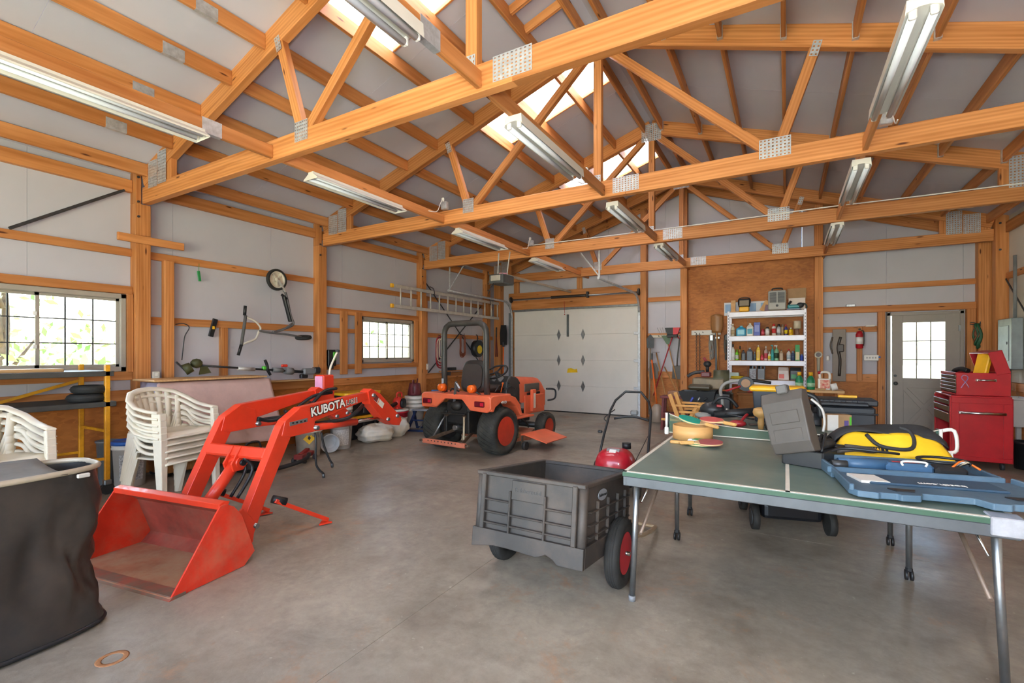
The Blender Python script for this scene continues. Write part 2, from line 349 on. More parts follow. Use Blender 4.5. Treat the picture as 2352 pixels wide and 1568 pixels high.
# ceiling: panels, purlins, light rails
ce = struct('ceiling')
ys = [-2.6, -1.2, .05, 1.35, 2.6, 3.82, 5.09, 6.34, 7.6, 8.85, 10.62]
SKY = [(2.78, 3.6), (5.2, 6.05), (7.95, 8.82)]
def roofpanel(x0, x1, y0, y1, m, name, t=.035, lift=0):
    v = [(x, y, zt(x) + d + lift) for d in (0, t) for x, y in ((x0, y0), (x1, y0), (x1, y1), (x0, y1))]
    B().add(v, [(0, 3, 2, 1), (4, 5, 6, 7), (0, 1, 5, 4), (1, 2, 6, 5), (2, 3, 7, 6), (3, 0, 4, 7)]).make(name, m, ce)
for a, b in zip(ys[:-1], ys[1:]):
    a += .003
    roofpanel(XL - .1, -3.5, a, b, CEILP, 'ceiling_panel')
    roofpanel(XC, XR + .1, a, b, CEILP, 'ceiling_panel')
    cuts = [a]
    for s0, s1 in SKY:
        for q in (s0, s1):
            if a < q < b: cuts.append(q)
    cuts.append(b)
    for c0, c1 in zip(cuts[:-1], cuts[1:]):
        mid = (c0 + c1) / 2
        if not any(s0 < mid < s1 for s0, s1 in SKY): roofpanel(-3.5, XC, c0, c1, CEILP, 'ceiling_panel')
        else: roofpanel(-1.95, XC, c0, c1, CEILP, 'ceiling_panel')
for s0, s1 in SKY:
    roofpanel(-3.5, -1.95, s0, s1, SKYL, 'skylight_panel', .01, .03)
    for yy in (s0, s1): beam('skylight_trim', (-3.48, yy, zt(-3.48) + .005), (-1.95, yy, zt(-1.95) + .005), .025, .04, WOOD, ce)
B().box((XC, 4, ZR + .05), (.3, 13.2, .04)).make('ridge_cap', DSTEEL, ce)
PUR = [-6.3, -5.73, -5.17, -4.62, -4.09, -3.5, -2.95, -2.4, -1.93, -1.66, -1.1, -.56, -.02, .52, 1.06, 1.6, 2.15, 2.68]
spans = list(zip([YB] + [t + .076 for t in TY], TY + [YF]))
for i, (a, b) in enumerate(spans):
    for x in PUR:
        zc = zt(x) - .078
        beam('purlin', (x, a, zc), (x, b, zc), .038, .14, WOOD, ce)
        if i in (1, 2, 3) and x > -1.7: B().box((x, a + .02, zc), (.05, .04, .15)).make('joist_hanger', GALV, ce)
        if i in (1, 2) and x > -1.7: B().box((x, b - .02, zc), (.05, .04, .15)).make('joist_hanger', GALV, ce)
for yy in (4.08, 4.4): beam('blocking', (-2.38, yy, zt(-2.38) - .06), (-1.95, yy, zt(-1.95) - .06), .04, .09, WOOD, ce)
RAILX = [-3.98, -1.75, .59]
for x in RAILX:
    for a, b in spans: beam('light_rail', (x, a, 3.18), (x, b, 3.18), .04, .112, WOOD, ce)
def nailplate(parent, M, w, h, n, m, name='nail_plate'):
    b = B(); dx, dz = w / n, h / m; r = .22
    for i in range(n):
        for j in range(m):
            cx, cz = -w / 2 + (i + .5) * dx, -h / 2 + (j + .5) * dz
            o = [(cx - dx / 2, cz - dz / 2), (cx + dx / 2, cz - dz / 2), (cx + dx / 2, cz + dz / 2), (cx - dx / 2, cz + dz / 2)]
            q = [(cx - dx * r, cz - dz * r), (cx + dx * r, cz - dz * r), (cx + dx * r, cz + dz * r), (cx - dx * r, cz + dz * r)]
            v = [(x, -.004, z) for x, z in o] + [(x, -.004, z) for x, z in q] + [(x, .001, z) for x, z in q]
            b.add(v, [(k, (k + 1) % 4, 4 + (k + 1) % 4, 4 + k) for k in range(4)] + [(4 + k, 4 + (k + 1) % 4, 8 + (k + 1) % 4, 8 + k) for k in range(4)])
    o = b.make(name, GALV, parent, fixn=False); o.matrix_local = M; return o
for x in (-4.09, -4.62, -5.17, -5.73):      # splice plates on the purlins of the first bay
    b = B().box((x, 2.1, zt(x) - .1), (.044, .17, .1)); b.make('splice_plate', GALV, ce)
B().box((-3.98, 2.08, 3.18), (.046, .15, .118)).make('splice_plate', GALV, ce)
B().box((-1.75, 2.08, 3.18), (.046, .17, .118)).make('splice_plate', GALV, ce)
# trusses
names = ['nearest', 'second', 'third', 'farthest']
for i, y in enumerate(TY):
    t = thing('roof_truss', ['nearest wooden roof truss, its bottom chord crossing the top of the view', 'second wooden roof truss, between the nearest and the third', 'third wooden roof truss with round peak plate in full view', 'farthest wooden roof truss, just before the end wall'][i], 'truss', (0, y, 0), group='wooden roof trusses')
    def tb(n, p0, p1, h, w=.076, dy=.038, up=(0, -1, 0)):
        M, L = frame((p0[0], dy, p0[1]), (p1[0], dy, p1[1]), (0, 1, 0)); o = B().box((0, 0, 0), (L, h, w), .004).make(n, WOOD); o.parent = t; o.matrix_local = M; return o
    tb('bottom_chord', (-6.41, 3.197), (-1.5, 3.197), .185); tb('bottom_chord', (-1.499, 3.197), (2.75, 3.197), .185)
    d = .105
    tb('top_chord', (-6.41, zt(-6.41) - d), (XC, ZR - d), .2); tb('top_chord', (XC, ZR - d), (2.75, zt(2.75) - d), .2)
    tb('king_post', (XC + .01, 3.28), (XC + .01, 4.86), .09, .07)
    for s in (-1, 1):
        X = lambda q: XC + s * q
        tb('web', (X(1.76), 3.27), (X(2.07), 4.17), .088, .065); tb('web', (X(1.7), 3.27), (X(.12), 4.74), .088, .065)
        tb('heel_block', (X(4.25), 3.29), (X(4.25), 3.55), .6, .06, .04)
        nailplate(t, T(X(1.74), 0, 3.275), .17, .17, 7, 6) if i == 0 else nailplate(t, T(X(1.74), 0, 3.3), .26 if s > 0 else .17, .18, 8, 6)
        nailplate(t, T(X(2.06), 0, 4.12) @ RY(s * 16), .07, .14, 2, 4)
        nailplate(t, T(X(4.33), 0, 3.4) , .2, .3, 7, 10); nailplate(t, T(X(4.12), -.002, 3.44), .19, .36, 6, 11)
    nailplate(t, T(-1.5, 0, 3.215), .285, .165, 9, 7)
    nailplate(t, T(XC + .01, 0, 3.3), .08, .13, 3, 4)
    nailplate(t, T(XC + .01, 0, 4.83), .3, .27, 9, 9)
# left wall
wl_ = struct('wall_left'); WLX = XL
seams = [-2.6, -2.2, -.9, .4, 1.68, 2.98, 4.27, 5.56, 6.84, 8.12, 9.41, 10.44]
WIN = [(1.03, 2.48, 1.18, 2.055), (5.92, 7.29, 1.22, 2.035)]
def panel_y(y0, y1, z0, z1): B().box((XL - .02, (y0 + y1) / 2, (z0 + z1) / 2), (.04, y1 - y0, z1 - z0)).make('wall_panel', WHITEP, wl_)
for a, b in zip(seams[:-1], seams[1:]):
    a += .003; hit = [w for w in WIN if w[0] < b and w[1] > a]
    if not hit: panel_y(a, b, 0, 3.5); continue
    w = hit[0]; h0, h1 = max(a, w[0]), min(b, w[1])
    if h0 > a + .01: panel_y(a, h0, 0, 3.5)
    if h1 < b - .01: panel_y(h1, b, 0, 3.5)
    panel_y(h0, h1, 0, w[2]); panel_y(h0, h1, w[3], 3.5)
for a, b in ((-2.6, .1), (.105, 2.54), (2.7, 4.99), (5.14, 7.44), (7.59, 9.89), (10.04, 10.4)):
    B().box((XL + .008, (a + b) / 2, .43), (.014, b - a - .006, .86)).make('strand_board', OSB, wl_)
def girt(y0, y1, z0, z1, x=XL + .022, t=.042): beam('girt', (x, y0, (z0 + z1) / 2), (x, y1, (z0 + z1) / 2), t, z1 - z0, WOOD, wl_)
bays = [(-2.6, 2.54), (2.7, 4.99), (5.14, 7.44), (7.59, 9.89), (10.04, 10.3)]
for i, (a, b) in enumerate(bays):
    girt(a, b, 3.23, 3.37, XL + .03, .06); girt(a, b, 2.497, 2.585); girt(a, b, .845, .965, XL + .035, .04)
    if i in (1, 3, 4): girt(a, b, 1.725, 1.818)
girt(-2.6, 2.54, 2.06, 2.15, XL + .03, .06); girt(-2.6, 2.54, 1.08, 1.178, XL + .03, .06)
girt(5.14, 7.44, 2.045, 2.143, XL + .03, .06); girt(5.14, 7.44, 1.115, 1.2, XL + .03, .06); girt(5.14, 5.9, 1.735, 1.81)
def post_l(n, y0, y1, z0, z1, x0, x1, par=wl_): return beam(n, ((x0 + x1) / 2, (y0 + y1) / 2, z0), ((x0 + x1) / 2, (y0 + y1) / 2, z1), y1 - y0, abs(x1 - x0), WOOD, par, (1, 0, 0))
for y in TY:
    post_l('post', y - .058, y + .09, 0, 3.1, XL, -6.42); post_l('post_cap', y - .058, y - .003, 3.1, 3.6, XL, -6.42)
    b = B()
    for z in (2.95, 3.12, 3.4): b.cyl((-6.42, y - .035, z), (-6.405, y - .035, z), .013, n=8)
    b.make('bolt', DSTEEL, wl_, each=True)
post_l('stud', 2.84, 2.945, .96, 2.5, XL + .04, -6.44); post_l('stud', 3.53, 3.62, .96, 1.725, XL + .0, -6.5)
post_l('stud', 2.48, 2.54, 1.17, 2.06, XL, -6.47); post_l('stud', 5.46, 5.6, 1.03, 2.1, XL + .06, -6.46); post_l('stud', 5.78, 5.915, 1.03, 2.1, XL + .06, -6.46); post_l('stud', 7.295, 7.4, 1.2, 2.05, XL, -6.47)
post_l('stud', 7.6, 7.68, .95, 2.5, XL + .04, -6.46)
beam('cleat', (-6.40, 2.36, 2.685), (-6.40, 3.03, 2.685), .03, .088, WOOD, wl_)
for p, q in (((1.54, 2.59), (2.47, 3.24)), ((7.68, 2.85), (9.75, 1.1)), ((9.75, 2.55), (7.75, .98))):
    beam('metal_brace', (-6.505, p[0], p[1]), (-6.505, q[0], q[1]), .012, .03, DSTEEL, wl_)
for y, z in ((2.745, 1.11), (7.62, 1.11)):
    b = B().box((-6.435, y, z), (.03, .075, .12), .005); b.box((-6.418, y, z + .025), (.006, .03, .035), .002, None, 1); b.box((-6.418, y, z - .025), (.006, .03, .035), .002, None, 1)
    tag(b.make('wall_outlet', [mat('outlet_white', '#d9d4c8', .4), mat('outlet_face', '#efe9dd', .4)]), 'white electrical outlet beside the %s post on the left wall' % ('first' if y < 5 else 'third'), 'outlet')
# windows
VINYL = mat('taupe_vinyl', '#a59c90', .45, var=.04)
def window(n, w, cols):
    y0, y1, z0, z1 = w; o = struct('window_%d' % n); fw = .055; x = XL + .02
    b = B()
    for a, c in ((((y0 + y1) / 2, z0 + fw / 2), (y1 - y0, fw)), (((y0 + y1) / 2, z1 - fw / 2), (y1 - y0, fw)), ((y0 + fw / 2, (z0 + z1) / 2), (fw, z1 - z0)), ((y1 - fw / 2, (z0 + z1) / 2), (fw, z1 - z0))):
        b.box((x, a[0], a[1]), (.1, c[0], c[1]), .006)
    b.make('window_frame', VINYL, o); ym = y0 + (y1 - y0) * .5
    for k, (a, c) in enumerate(((y0 + fw, ym + .02), (ym - .02, y1 - fw))):
        xs = x - .015 + k * .03 - .02; s = B(); sw = .028
        za, zb = z0 + fw, z1 - fw
        s.box((xs, (a + c) / 2, za + sw / 2), (.025, c - a, sw)); s.box((xs, (a + c) / 2, zb - sw / 2), (.025, c - a, sw)); s.box((xs, a + sw / 2, (za + zb) / 2), (.025, sw, zb - za)); s.box((xs, c - sw / 2, (za + zb) / 2), (.025, sw, zb - za))
        so_ = s.make('sash', VINYL, o)
        for q in range(1, cols): B().box((xs, a + (c - a) * q / cols, (za + zb) / 2), (.012, .012, zb - za - .02)).make('muntin', DGREY, so_)
        for q in (1, 2): B().box((xs, (a + c) / 2, za + (zb - za) * q / 3), (.013, c - a - .02, .012)).make('muntin', DGREY, so_)
        B().box((xs + .004, (a + c) / 2, (za + zb) / 2), (.004, c - a - .03, zb - za - .03)).make('pane', GLASS, so_)
    b = B().box((x + .03, ym - .03, z0 + .27), (.02, .03, .04), .004).box((x + .03, ym - .03, z1 - .27), (.02, .03, .04), .004); b.make('sash_latch', PWHT, o, each=True)
    return o
window(1, WIN[0], 3); window(2, WIN[1], 3)
# far wall
wf = struct('wall_far')
edges = [XL, -5.9, -4.75, -3.5, -2.8, -2.24, -.98, .26, 1.515, 2.515, XR]
for a, b in zip(edges[:-1], edges[1:]):
    mid = (a + b) / 2; z0 = 2.43 if -5.9 <= mid <= -2.8 else (2.085 if 1.52 < mid < 2.51 else 0)
    a += .003; P = [(a, z0), (b, z0), (b, zt(b))] + ([(XC, zt(XC))] if a < XC < b else []) + [(a, zt(a))]
    B().prism(P, 0, .04, T(0, YF + .04, 0) @ RX(90)).make('wall_panel', WHITEP, wf)
def fb(n, x0, x1, z0, z1, y0=10.395, y1=10.44):
    w, h = x1 - x0, z1 - z0
    if w > h: return beam(n, (x0, (y0 + y1) / 2, (z0 + z1) / 2), (x1, (y0 + y1) / 2, (z0 + z1) / 2), y1 - y0, h, WOOD, wf)
    return beam(n, ((x0 + x1) / 2, (y0 + y1) / 2, z0), ((x0 + x1) / 2, (y0 + y1) / 2, z1), y1 - y0, w, WOOD, wf, (1, 0, 0)) if False else beam(n, ((x0 + x1) / 2, (y0 + y1) / 2, z0), ((x0 + x1) / 2, (y0 + y1) / 2, z1), w, y1 - y0, WOOD, wf, (0, 1, 0))
for a, b, zz in ((-6.47, -6.27, 3.35), (-2.73, -2.6, 4.5), (-1.9, -1.765, 4.9), (.45, .585, 4.1), (2.66, 2.85, 3.3)): fb('post', a, b, 0, zz, 10.28, 10.44)
fb('header', -6.0, -2.6, 2.45, 2.705, 10.36, 10.44); fb('header', -6.05, -2.6, 2.72, 2.885, 10.31, 10.36)
fb('stud', -6.02, -5.9, 0, 2.45, 10.38, 10.44); fb('stud', -2.8, -2.73, 0, 2.45, 10.38, 10.44)
fb('stud', -4.25, -4.12, 2.88, 3.4); fb('stud', -5.95, -5.8, 2.88, 3.4)
fb('girt', -2.6, -1.9, 2.5, 2.595); fb('girt', -2.6, -1.9, .87, 1.0); fb('girt', -2.6, -1.9, 1.76, 1.82)
fb('girt', .585, 2.66, 2.51, 2.6); fb('girt', .585, 2.66, 2.105, 2.22, 10.36); fb('girt', .585, 1.385, 1.765, 1.865); fb('girt', .585, 1.385, .88, 1.02, 10.39)
fb('stud', 1.385, 1.488, 0, 2.105, 10.33); fb('stud', 2.54, 2.653, 0, 2.105, 10.34); fb('stud', 1.09, 1.17, .9, 1.86, 10.36)
for x0, x1, z0, z1 in ((-1.765, -.656, 0, 2.44), (-.655, .45, 0, 2.44), (-1.765, .45, 2.44, 3.3), (.585, 1.385, 0, .9), (-2.6, -1.9, 0, .89)):
    B().box(((x0 + x1) / 2, 10.425, (z0 + z1) / 2), (x1 - x0 - .002, .015, z1 - z0 - .001)).make('strand_board', OSB, wf)
for s in (-1, 1):
    p0 = (XC, 10.36, ZR - .15); x1 = XC + s * 4.6; M, L = frame(p0, (x1, 10.36, zt(x1) - .15), (0, 1, 0)); o = B().box((0, 0, 0), (L, .26, .04), .004).make('fascia_board', WOOD, wf); o.matrix_local = M
# right wall
wr = struct('wall_right'); RWP = mat('cream_wall_panel', '#d2cbbf', .6, var=.04, scale=.7)
for a, b in zip((-2.6, -1.4, -.2, 1, 2.2, 3.4, 4.6, 5.8, 7, 8.2, 9.4), (-1.4, -.2, 1, 2.2, 3.4, 4.6, 5.8, 7, 8.2, 9.4, 10.44)):
    B().box((XR + .02, (a + b) / 2, 1.75), (.04, b - a - .003, 3.5)).make('wall_panel', RWP, wr)
for y in TY:
    beam('post', (2.825, y + .016, 0), (2.825, y + .016, 3.6), .15, .148, WOOD, wr, (1, 0, 0))
    b = B()
    for z in (2.95, 3.35): b.cyl((2.8, y - .058, z), (2.8, y - .07, z), .016, n=8)
    b.make('bolt', DSTEEL, wr, each=True)
for a, b in zip([-2.6] + [t + .1 for t in TY], [t - .07 for t in TY] + [10.3]):
    for z0, z1 in ((3.2, 3.36), (2.5, 2.59), (.84, .96)): beam('girt', (XR - .022, a, (z0 + z1) / 2), (XR - .022, b, (z0 + z1) / 2), .042, z1 - z0, WOOD, wr)
    B().box((XR - .008, (a + b) / 2, .42), (.014, b - a - .01, .84)).make('strand_board', OSB, wr)
beam('metal_brace', (XR - .05, 9.85, 2.5), (XR - .05, 7.9, .9), .012, .03, DSTEEL, wr)
# rear wall behind the photographer with its wide open doorway
wb = struct('wall_rear')
for x0, x1, z0, z1 in ((XL, -4.6, 0, 3.3), (1.4, XR, 0, 3.3)): B().box(((x0 + x1) / 2, YB - .05, (z0 + z1) / 2), (x1 - x0, .05, z1 - z0)).make('wall_panel', WHITEP, wb)
P = [(XL, 3.3), (XR, 3.3), (XR, zt(XR)), (XC, ZR), (XL, zt(XL))]; B().prism(P, 0, .05, T(0, YB - .02, 0) @ RX(90)).make('wall_panel', WHITEP, wb)
# ---------------------------------------------------------------- overhead garage door
DOORW = mat('white_door_steel', '#dcd8d2', .45, var=.03, scale=2)
gdr = struct('door_1', (0, 10.36, 0))
for k in range(4):
    B().box((-4.35, 0, .02 + .6035 * k + .3), (3.1, .045, .6025), .004).make('door_section', DOORW, gdr)
B().box((-4.35, .03, 1.22), (3.1, .01, 2.43)).make('seam_light_block', DOORW, gdr)  # unseen sheet added behind the sections to block daylight at their seams
for z in (.605, 1.235, 1.866):
    zz = {.605: .622, 1.235: 1.226, 1.866: 1.829}[z]
    for x in (-4.68, -4.07):
        B().prism([(0, -.13), (.035, -.04), (.05, 0), (.035, .04), (0, .13), (-.035, .04), (-.05, 0), (-.035, -.04)], 0, .012, T(x, -.022, zz) @ RX(90)).make('hinge', STEEL, gdr)
    B().box((-2.83, -.04, zz), (.1, .03, .06), .005).make('hinge', GALV, gdr)
B().box((-4.35, -.03, 2.445), (3.16, .07, .05), .006).make('door_strut', STEEL, gdr)
B().box((-4.35, 0, .012), (3.1, .05, .022)).make('bottom_seal', BLK, gdr)
B().prism([(0, 0), (.27, .015), (.25, .1), (.2, .08), (.1, .115), (.02, .1)], 0, .002, T(-4.47, -.024, .93) @ RX(90)).make('sticker', mat('yellow_sticker', '#f2c712', .5), gdr)
for x, s in ((-5.95, -1), (-2.76, 1)):
    tr = B().bar((x, -.06, 0), (x, -.06, 2.3), .05, .03, (0, 1, 0))
    tr.tube([(x, -.06, 2.28)] + [(x, -.06 - .38 + .38 * math.cos(R(a)), 2.28 + .38 * math.sin(R(a))) for a in range(10, 91, 10)] + [(x, -2.65, 2.665)], .026, 6)
    tr.make('door_track', GALV, gdr)
    B().box((x + s * .06, -.02, 1.2), (.1, .02, 2.4)).make('track_angle', mat('grey_steel_angle', '#757f86', .5, .4), gdr)
    h = B().bar((x, -2.6, 2.67), (x, -2.6, 3.2), .03, .012, (0, 1, 0)); h.bar((x, -2.6, 2.7), (x + .35 * -s, -2.6, 3.15), .02, .01, (0, 1, 0)); h.make('track_hanger', GALV, gdr)
    B().torus((x, -.1, 2.72), .06, .02, 'X', 14, 6).cyl((x - .02, -.1, 2.72), (x + .02, -.1, 2.72), .05).make('cable_drum', DSTEEL, gdr)
B().cyl((-5.98, -.1, 2.72), (-2.74, -.1, 2.72), .0125, n=8).make('torsion_shaft', STEEL, gdr)
b = B(); 
b.tube([(-4.85 + .9 * i / 240, -.1 + .03 * math.cos(i * .9), 2.72 + .03 * math.sin(i * .9)) for i in range(241)], .006, 5); b.make('torsion_spring', BLK, gdr)
B().box((-3.93, -.09, 2.73), (.05, .08, .14), .006).make('spring_bracket', DSTEEL, gdr)
B().bar((-4.44, -.05, 2.3), (-4.44, -.05, 1.78), .04, .05, (0, 1, 0), .004).make('door_arm', mat('arm_steel', '#6c7376', .45, .5), gdr)
B().cyl((-4.5, -.12, 2.62), (-4.5, -.1, 2.33), .004, n=6).sph((-4.5, -.1, 2.3), .014, 8).make('release_cord', mat('red_cord', '#b82626', .5), gdr)
# ---------------------------------------------------------------- door opener hung from the third truss
op = thing('garage_door_opener', 'grey garage door opener motor hung below the truss with a long rail', 'opener', (-4.55, 7.5, 2.72))
B().box((0, 0, .02), (.3, .42, .17), .02).make('motor_box', mat('opener_grey', '#5a5c5d', .4), op)
B().box((0, -.215, .03), (.2, .02, .1), .004).make('lens_cover', mat('opener_lens', '#b7b0a4', .3), op)
B().bar((.02, .05, .125), (.2, 2.75, .1), .05, .04, (0, 0, 1), .004).make('rail', mat('rail_steel', '#c2b9a9', .4, .4), op)
for dx in (-.1, .1): beam('hanger_strap', (dx, .02, .1), (dx * 1.2 + .07, -.02, .52), .025, .004, ALU, op)
B().box((.1, -.12, .112), (.14, .07, .02), .004, (0, 0, 25)).make('pink_rag', mat('pink_rag', '#d79aa8', .8), op)
B().tube([(-.05, -.2, -.06), (-.09, -.24, -.14), (-.13, -.26, -.26)], .008, 6).make('antenna_cord', BLK, op)
# ---------------------------------------------------------------- fluorescent lights
TUBE = mat('fluorescent_tube', '#e3e6ee', .25, var=.02)
ENAM = mat('white_enamel', '#d9d5cc', .4, var=.03)
def light_hood(label, x, y, z=3.085):
    t = thing('fluorescent_light', label, 'ceiling light', (x, y, z), group='fluorescent lights on the rails')
    prof = [(-.1, 0), (-.1, .012), (-.035, .055), (-.035, .075), (.035, .075), (.035, .055), (.1, .012), (.1, 0), (.094, 0), (.03, .05), (-.03, .05), (-.094, 0)]
    B().prism(prof, -.61, .61, RX(90) @ Matrix.Identity(4)).make('hood', ENAM, t)
    e = B()
    for s in (-1, 1): e.prism([(-.1, 0), (-.1, .012), (-.035, .055), (.035, .055), (.1, .012), (.1, 0)], s * .61, s * .613, RX(90))
    e.make('end_plate', ENAM, t, each=True)
    for dx in (-.045, .045): B().cyl((dx, -.585, .02), (dx, .585, .02), .017, n=12).make('lamp_tube', TUBE, t)
    return t
def light_strip(label, x, y, z=3.06):
    t = thing('fluorescent_light', label, 'ceiling light', (x, y, z), group='fluorescent lights on the rails')
    B().prism([(-.075, .012), (-.068, .09), (.068, .09), (.075, .012), (.068, .03), (.02, .045), (-.02, .045), (-.068, .03)], -.61, .61, RX(90)).make('channel', ENAM, t)
    for dx in (-.042, .042):
        B().cyl((dx, -.58, .012), (dx, .58, .012), .019, n=12).make('lamp_tube', TUBE, t)
        h = B()
        for s in (-1, 1): h.box((dx, s * .592, .025), (.034, .022, .055), .006)
        h.make('lamp_holder', PWHT, t, each=True)
    return t
for k, (y, l) in enumerate(((1.39, 'nearest hooded fluorescent light on the left rail, cut by the picture edge'), (3.58, 'hooded fluorescent light on the left rail between nearest and second truss'), (5.92, 'hooded fluorescent light on the left rail between second and third truss'), (8.2, 'farthest hooded fluorescent light on the left rail near the opener'))):
    light_hood('white ' + l, -3.94, y, 3.045)
for k, (y, l) in enumerate(((1.33, 'two-tube strip light on the middle rail at the top edge of the photo'), (3.62, 'two-tube strip light on the middle rail beneath the skylight'), (5.9, 'small two-tube strip light on the middle rail past the second truss'), (8.2, 'farthest two-tube strip light on the middle rail past the third truss'))):
    light_strip('white ' + l, -1.73, y, 3.035)
for k, (y, l) in enumerate(((3.62, 'large two-tube strip light on the right rail at the top edge'), (5.85, 'two-tube strip light on the right rail just past the second truss'), (8.15, 'farthest two-tube strip light on the right rail above the shelf'))):
    light_strip('white ' + l, .585, y, 3.035)
for x, y, l in ((-3.9, 4.98, 'galvanised junction box on left rail at the second truss'), (-3.9, 7.43, 'galvanised junction box on left rail at the third truss'), (.72, 4.97, 'galvanised junction box with white plug on the right rail'), (-1.9, 4.97, 'galvanised junction box beside the king post on middle rail')):
    t = thing('junction_box', l, 'junction box', (x, y, 3.3))
    B().box((0, 0, .03), (.09, .06, .1), .006).make('box', GALV, t); B().box((0, -.04, .1), (.04, .03, .05), .01).make('plug', PWHT, t)
    B().tube([(0, -.05, .1), (.02, -.12, .02), (.03, -.2, -.1), (.02, -.35, -.13)], .005, 6).make('cord', PWHT, t)
tag(B().tube([(-4.0, 7.49, 3.31), (-3.4, 7.48, 3.302), (-2.5, 7.485, 3.3), (-1.9, 7.488, 3.298), (-.6, 7.488, 3.3), (.4, 7.488, 3.31), (1.3, 7.488, 3.3), (2.5, 7.488, 3.296)], .008, 6).make('electric_cable', PWHT), 'white electric cable stapled along the bottom chord of the third truss', 'cable')
# ---------------------------------------------------------------- ladder hung along the left wall
la = thing('extension_ladder', 'aluminium extension ladder hung sideways along the left wall', 'ladder', (-6.32, 6.53, 2.27))
for z in (0, .375):
    B().box((0, 1.87, z), (.03, 3.74, .065), .005).make('rail', ALU, la); B().box((.0, -.03, z), (.05, .07, .075), .01).make('end_cap', YEL, la)
for i in range(13): B().cyl((0, .2 + i * .29, .02), (0, .2 + i * .29, .36), .017, n=8).make('rung', ALU, la)
for y in (1.15, 3.3): B().tube([(-.09, y, .5), (.0, y, .46), (.035, y, .38), (.035, y, .3)], .008, 6).make('hook', DSTEEL, la)
# ---------------------------------------------------------------- kick scooter hanging on the left wall
sc = thing('kick_scooter', 'black and white kick scooter hanging upside down on the left wall', 'scooter', (-6.40, 4.2, 2.4))
def wheel(name, par, c, r, w, rim_m, spokes=5, ax='X'):
    A = Matrix.Translation(c) @ (RY(90) if ax == 'X' else (RX(90) if ax == 'Y' else Matrix.Identity(4)))
    prof = [(r * .78, -w / 2), (r * .93, -w / 2), (r, -w * .28), (r, w * .28), (r * .93, w / 2), (r * .78, w / 2), (r * .78, -w / 2)]
    o = B().lathe(prof, 28, A).make(name, RUB, par)
    b = B().lathe([(r * .68, -w * .35), (r * .79, -w * .4), (r * .79, w * .4), (r * .68, w * .35), (r * .68, -w * .35)], 28, A); b.lathe([(.0, -w * .45), (r * .2, -w * .45), (r * .2, w * .45), (0, w * .45)], 14, A)
    for i in range(spokes): b.box((r * .45 * math.cos(2 * math.pi * i / spokes), r * .45 * math.sin(2 * math.pi * i / spokes), 0), (r * .56, r * .14, w * .4), 0, (0, 0, 360 * i / spokes), 0, A)
    b.make('rim', rim_m, o); return o
wheel('front_wheel', sc, (.04, .03, .045), .155, .05, mat('cream_rim', '#d8cfbd', .5), 5)
B().lathe([(.07, -.022), (.11, -.022), (.12, 0), (.11, .022), (.07, .022), (.07, -.022)], 22, T(.09, .43, -.775) @ RX(8) @ RY(8)).make('rear_wheel', RUB, sc)
B().bar((.03, .04, .04), (.03, .15, -.12), .02, .02).bar((.07, .04, .04), (.07, .15, -.12), .02, .02).make('fork', ALU, sc, each=True)
B().tube([(.04, .14, -.1), (.04, .18, -.16), (.04, .25, -.45), (.05, .29, -.56), (.05, .24, -.62), (.05, .02, -.7)], .017, 8).tube([(.05, .27, -.57), (.06, .1, -.68), (.06, -.05, -.71)], .014, 8).make('frame', mat('frame_grey', '#77787a', .4, .5), sc)
B().bar((.05, .13, -.18), (.05, .24, -.55), .035, .06, (1, 0, 0), .01).make('deck', BLK, sc)
B().bar((.05, .1, -.16), (.05, .18, -.22), .03, .03).make('mudguard', BLK, sc)
B().tube([(.06, -.25, -.7), (.06, -.1, -.72), (.06, .2, -.74), (.08, .4, -.77)], .015, 8).make('steering_column', mat('frame_grey', '#77787a'), sc)
B().tube([(.05, -.44, -.47), (.05, -.42, -.52), (.05, -.3, -.57), (.05, -.22, -.66), (.05, -.25, -.72), (.05, -.3, -.82), (.05, -.45, -.88), (.05, -.5, -.93)], .014, 8).make('handlebar', mat('cream_bar', '#d9d2c4', .45), sc)
B().cyl((.05, -.43, -.5), (.05, -.49, -.92), .02).make('cross_pad', mat('pad_grey', '#5f5d5c', .7), sc)
for a in (((.05, -.445, -.5), (.05, -.435, -.37)), ((.05, -.49, -.9), (.05, -.53, -1.04))): B().cyl(a[0], a[1], .02, n=10).make('grip', BLK, sc)
# small things on the left wall
tag(B().box((-6.49, 3.25, 2.37), (.012, .035, .13), .003, (8, 0, 0)).tube([(-6.49, 3.245, 2.43), (-6.49, 3.25, 2.53)], .003, 5).make('green_tag', GRN), 'small green strip hanging from the upper rail of the left wall', 'tag')
t = thing('spirit_level', 'short black level leaning on the middle rail of the left wall', 'level', (-6.49, 3.42, 1.62))
B().box((0, 0, .1), (.025, .06, .24), .004, (-14, 0, 0)).make('body', BLK, t); B().box((.014, .0, .1), (.006, .03, .04), .002).make('vial', YEL, t)
tag(B().tube([(-6.49, 2.98, 1.74), (-6.48, 3.06, 1.755), (-6.48, 3.13, 1.71), (-6.48, 3.08, 1.6), (-6.48, 3.06, 1.45), (-6.49, 3.05, 1.3)], .006, 6).make('wire_hook', DSTEEL), 'thin bent wire hook hanging on the left wall by the stud', 'hook')
ch_ = thing('battery_charger', 'black and green battery charger on the wall between post and studs', 'charger', (-6.5, 5.27, 1.28))
B().box((.03, 0, .03), (.06, .16, .27), .012).make('body', BLK, ch_); B().box((.065, .03, .06), (.012, .05, .14), .004).make('panel', mat('lime_green', '#58c43a', .45), ch_); B().box((.05, -.03, -.12), (.05, .1, .06), .01).make('cradle', DGREY, ch_)
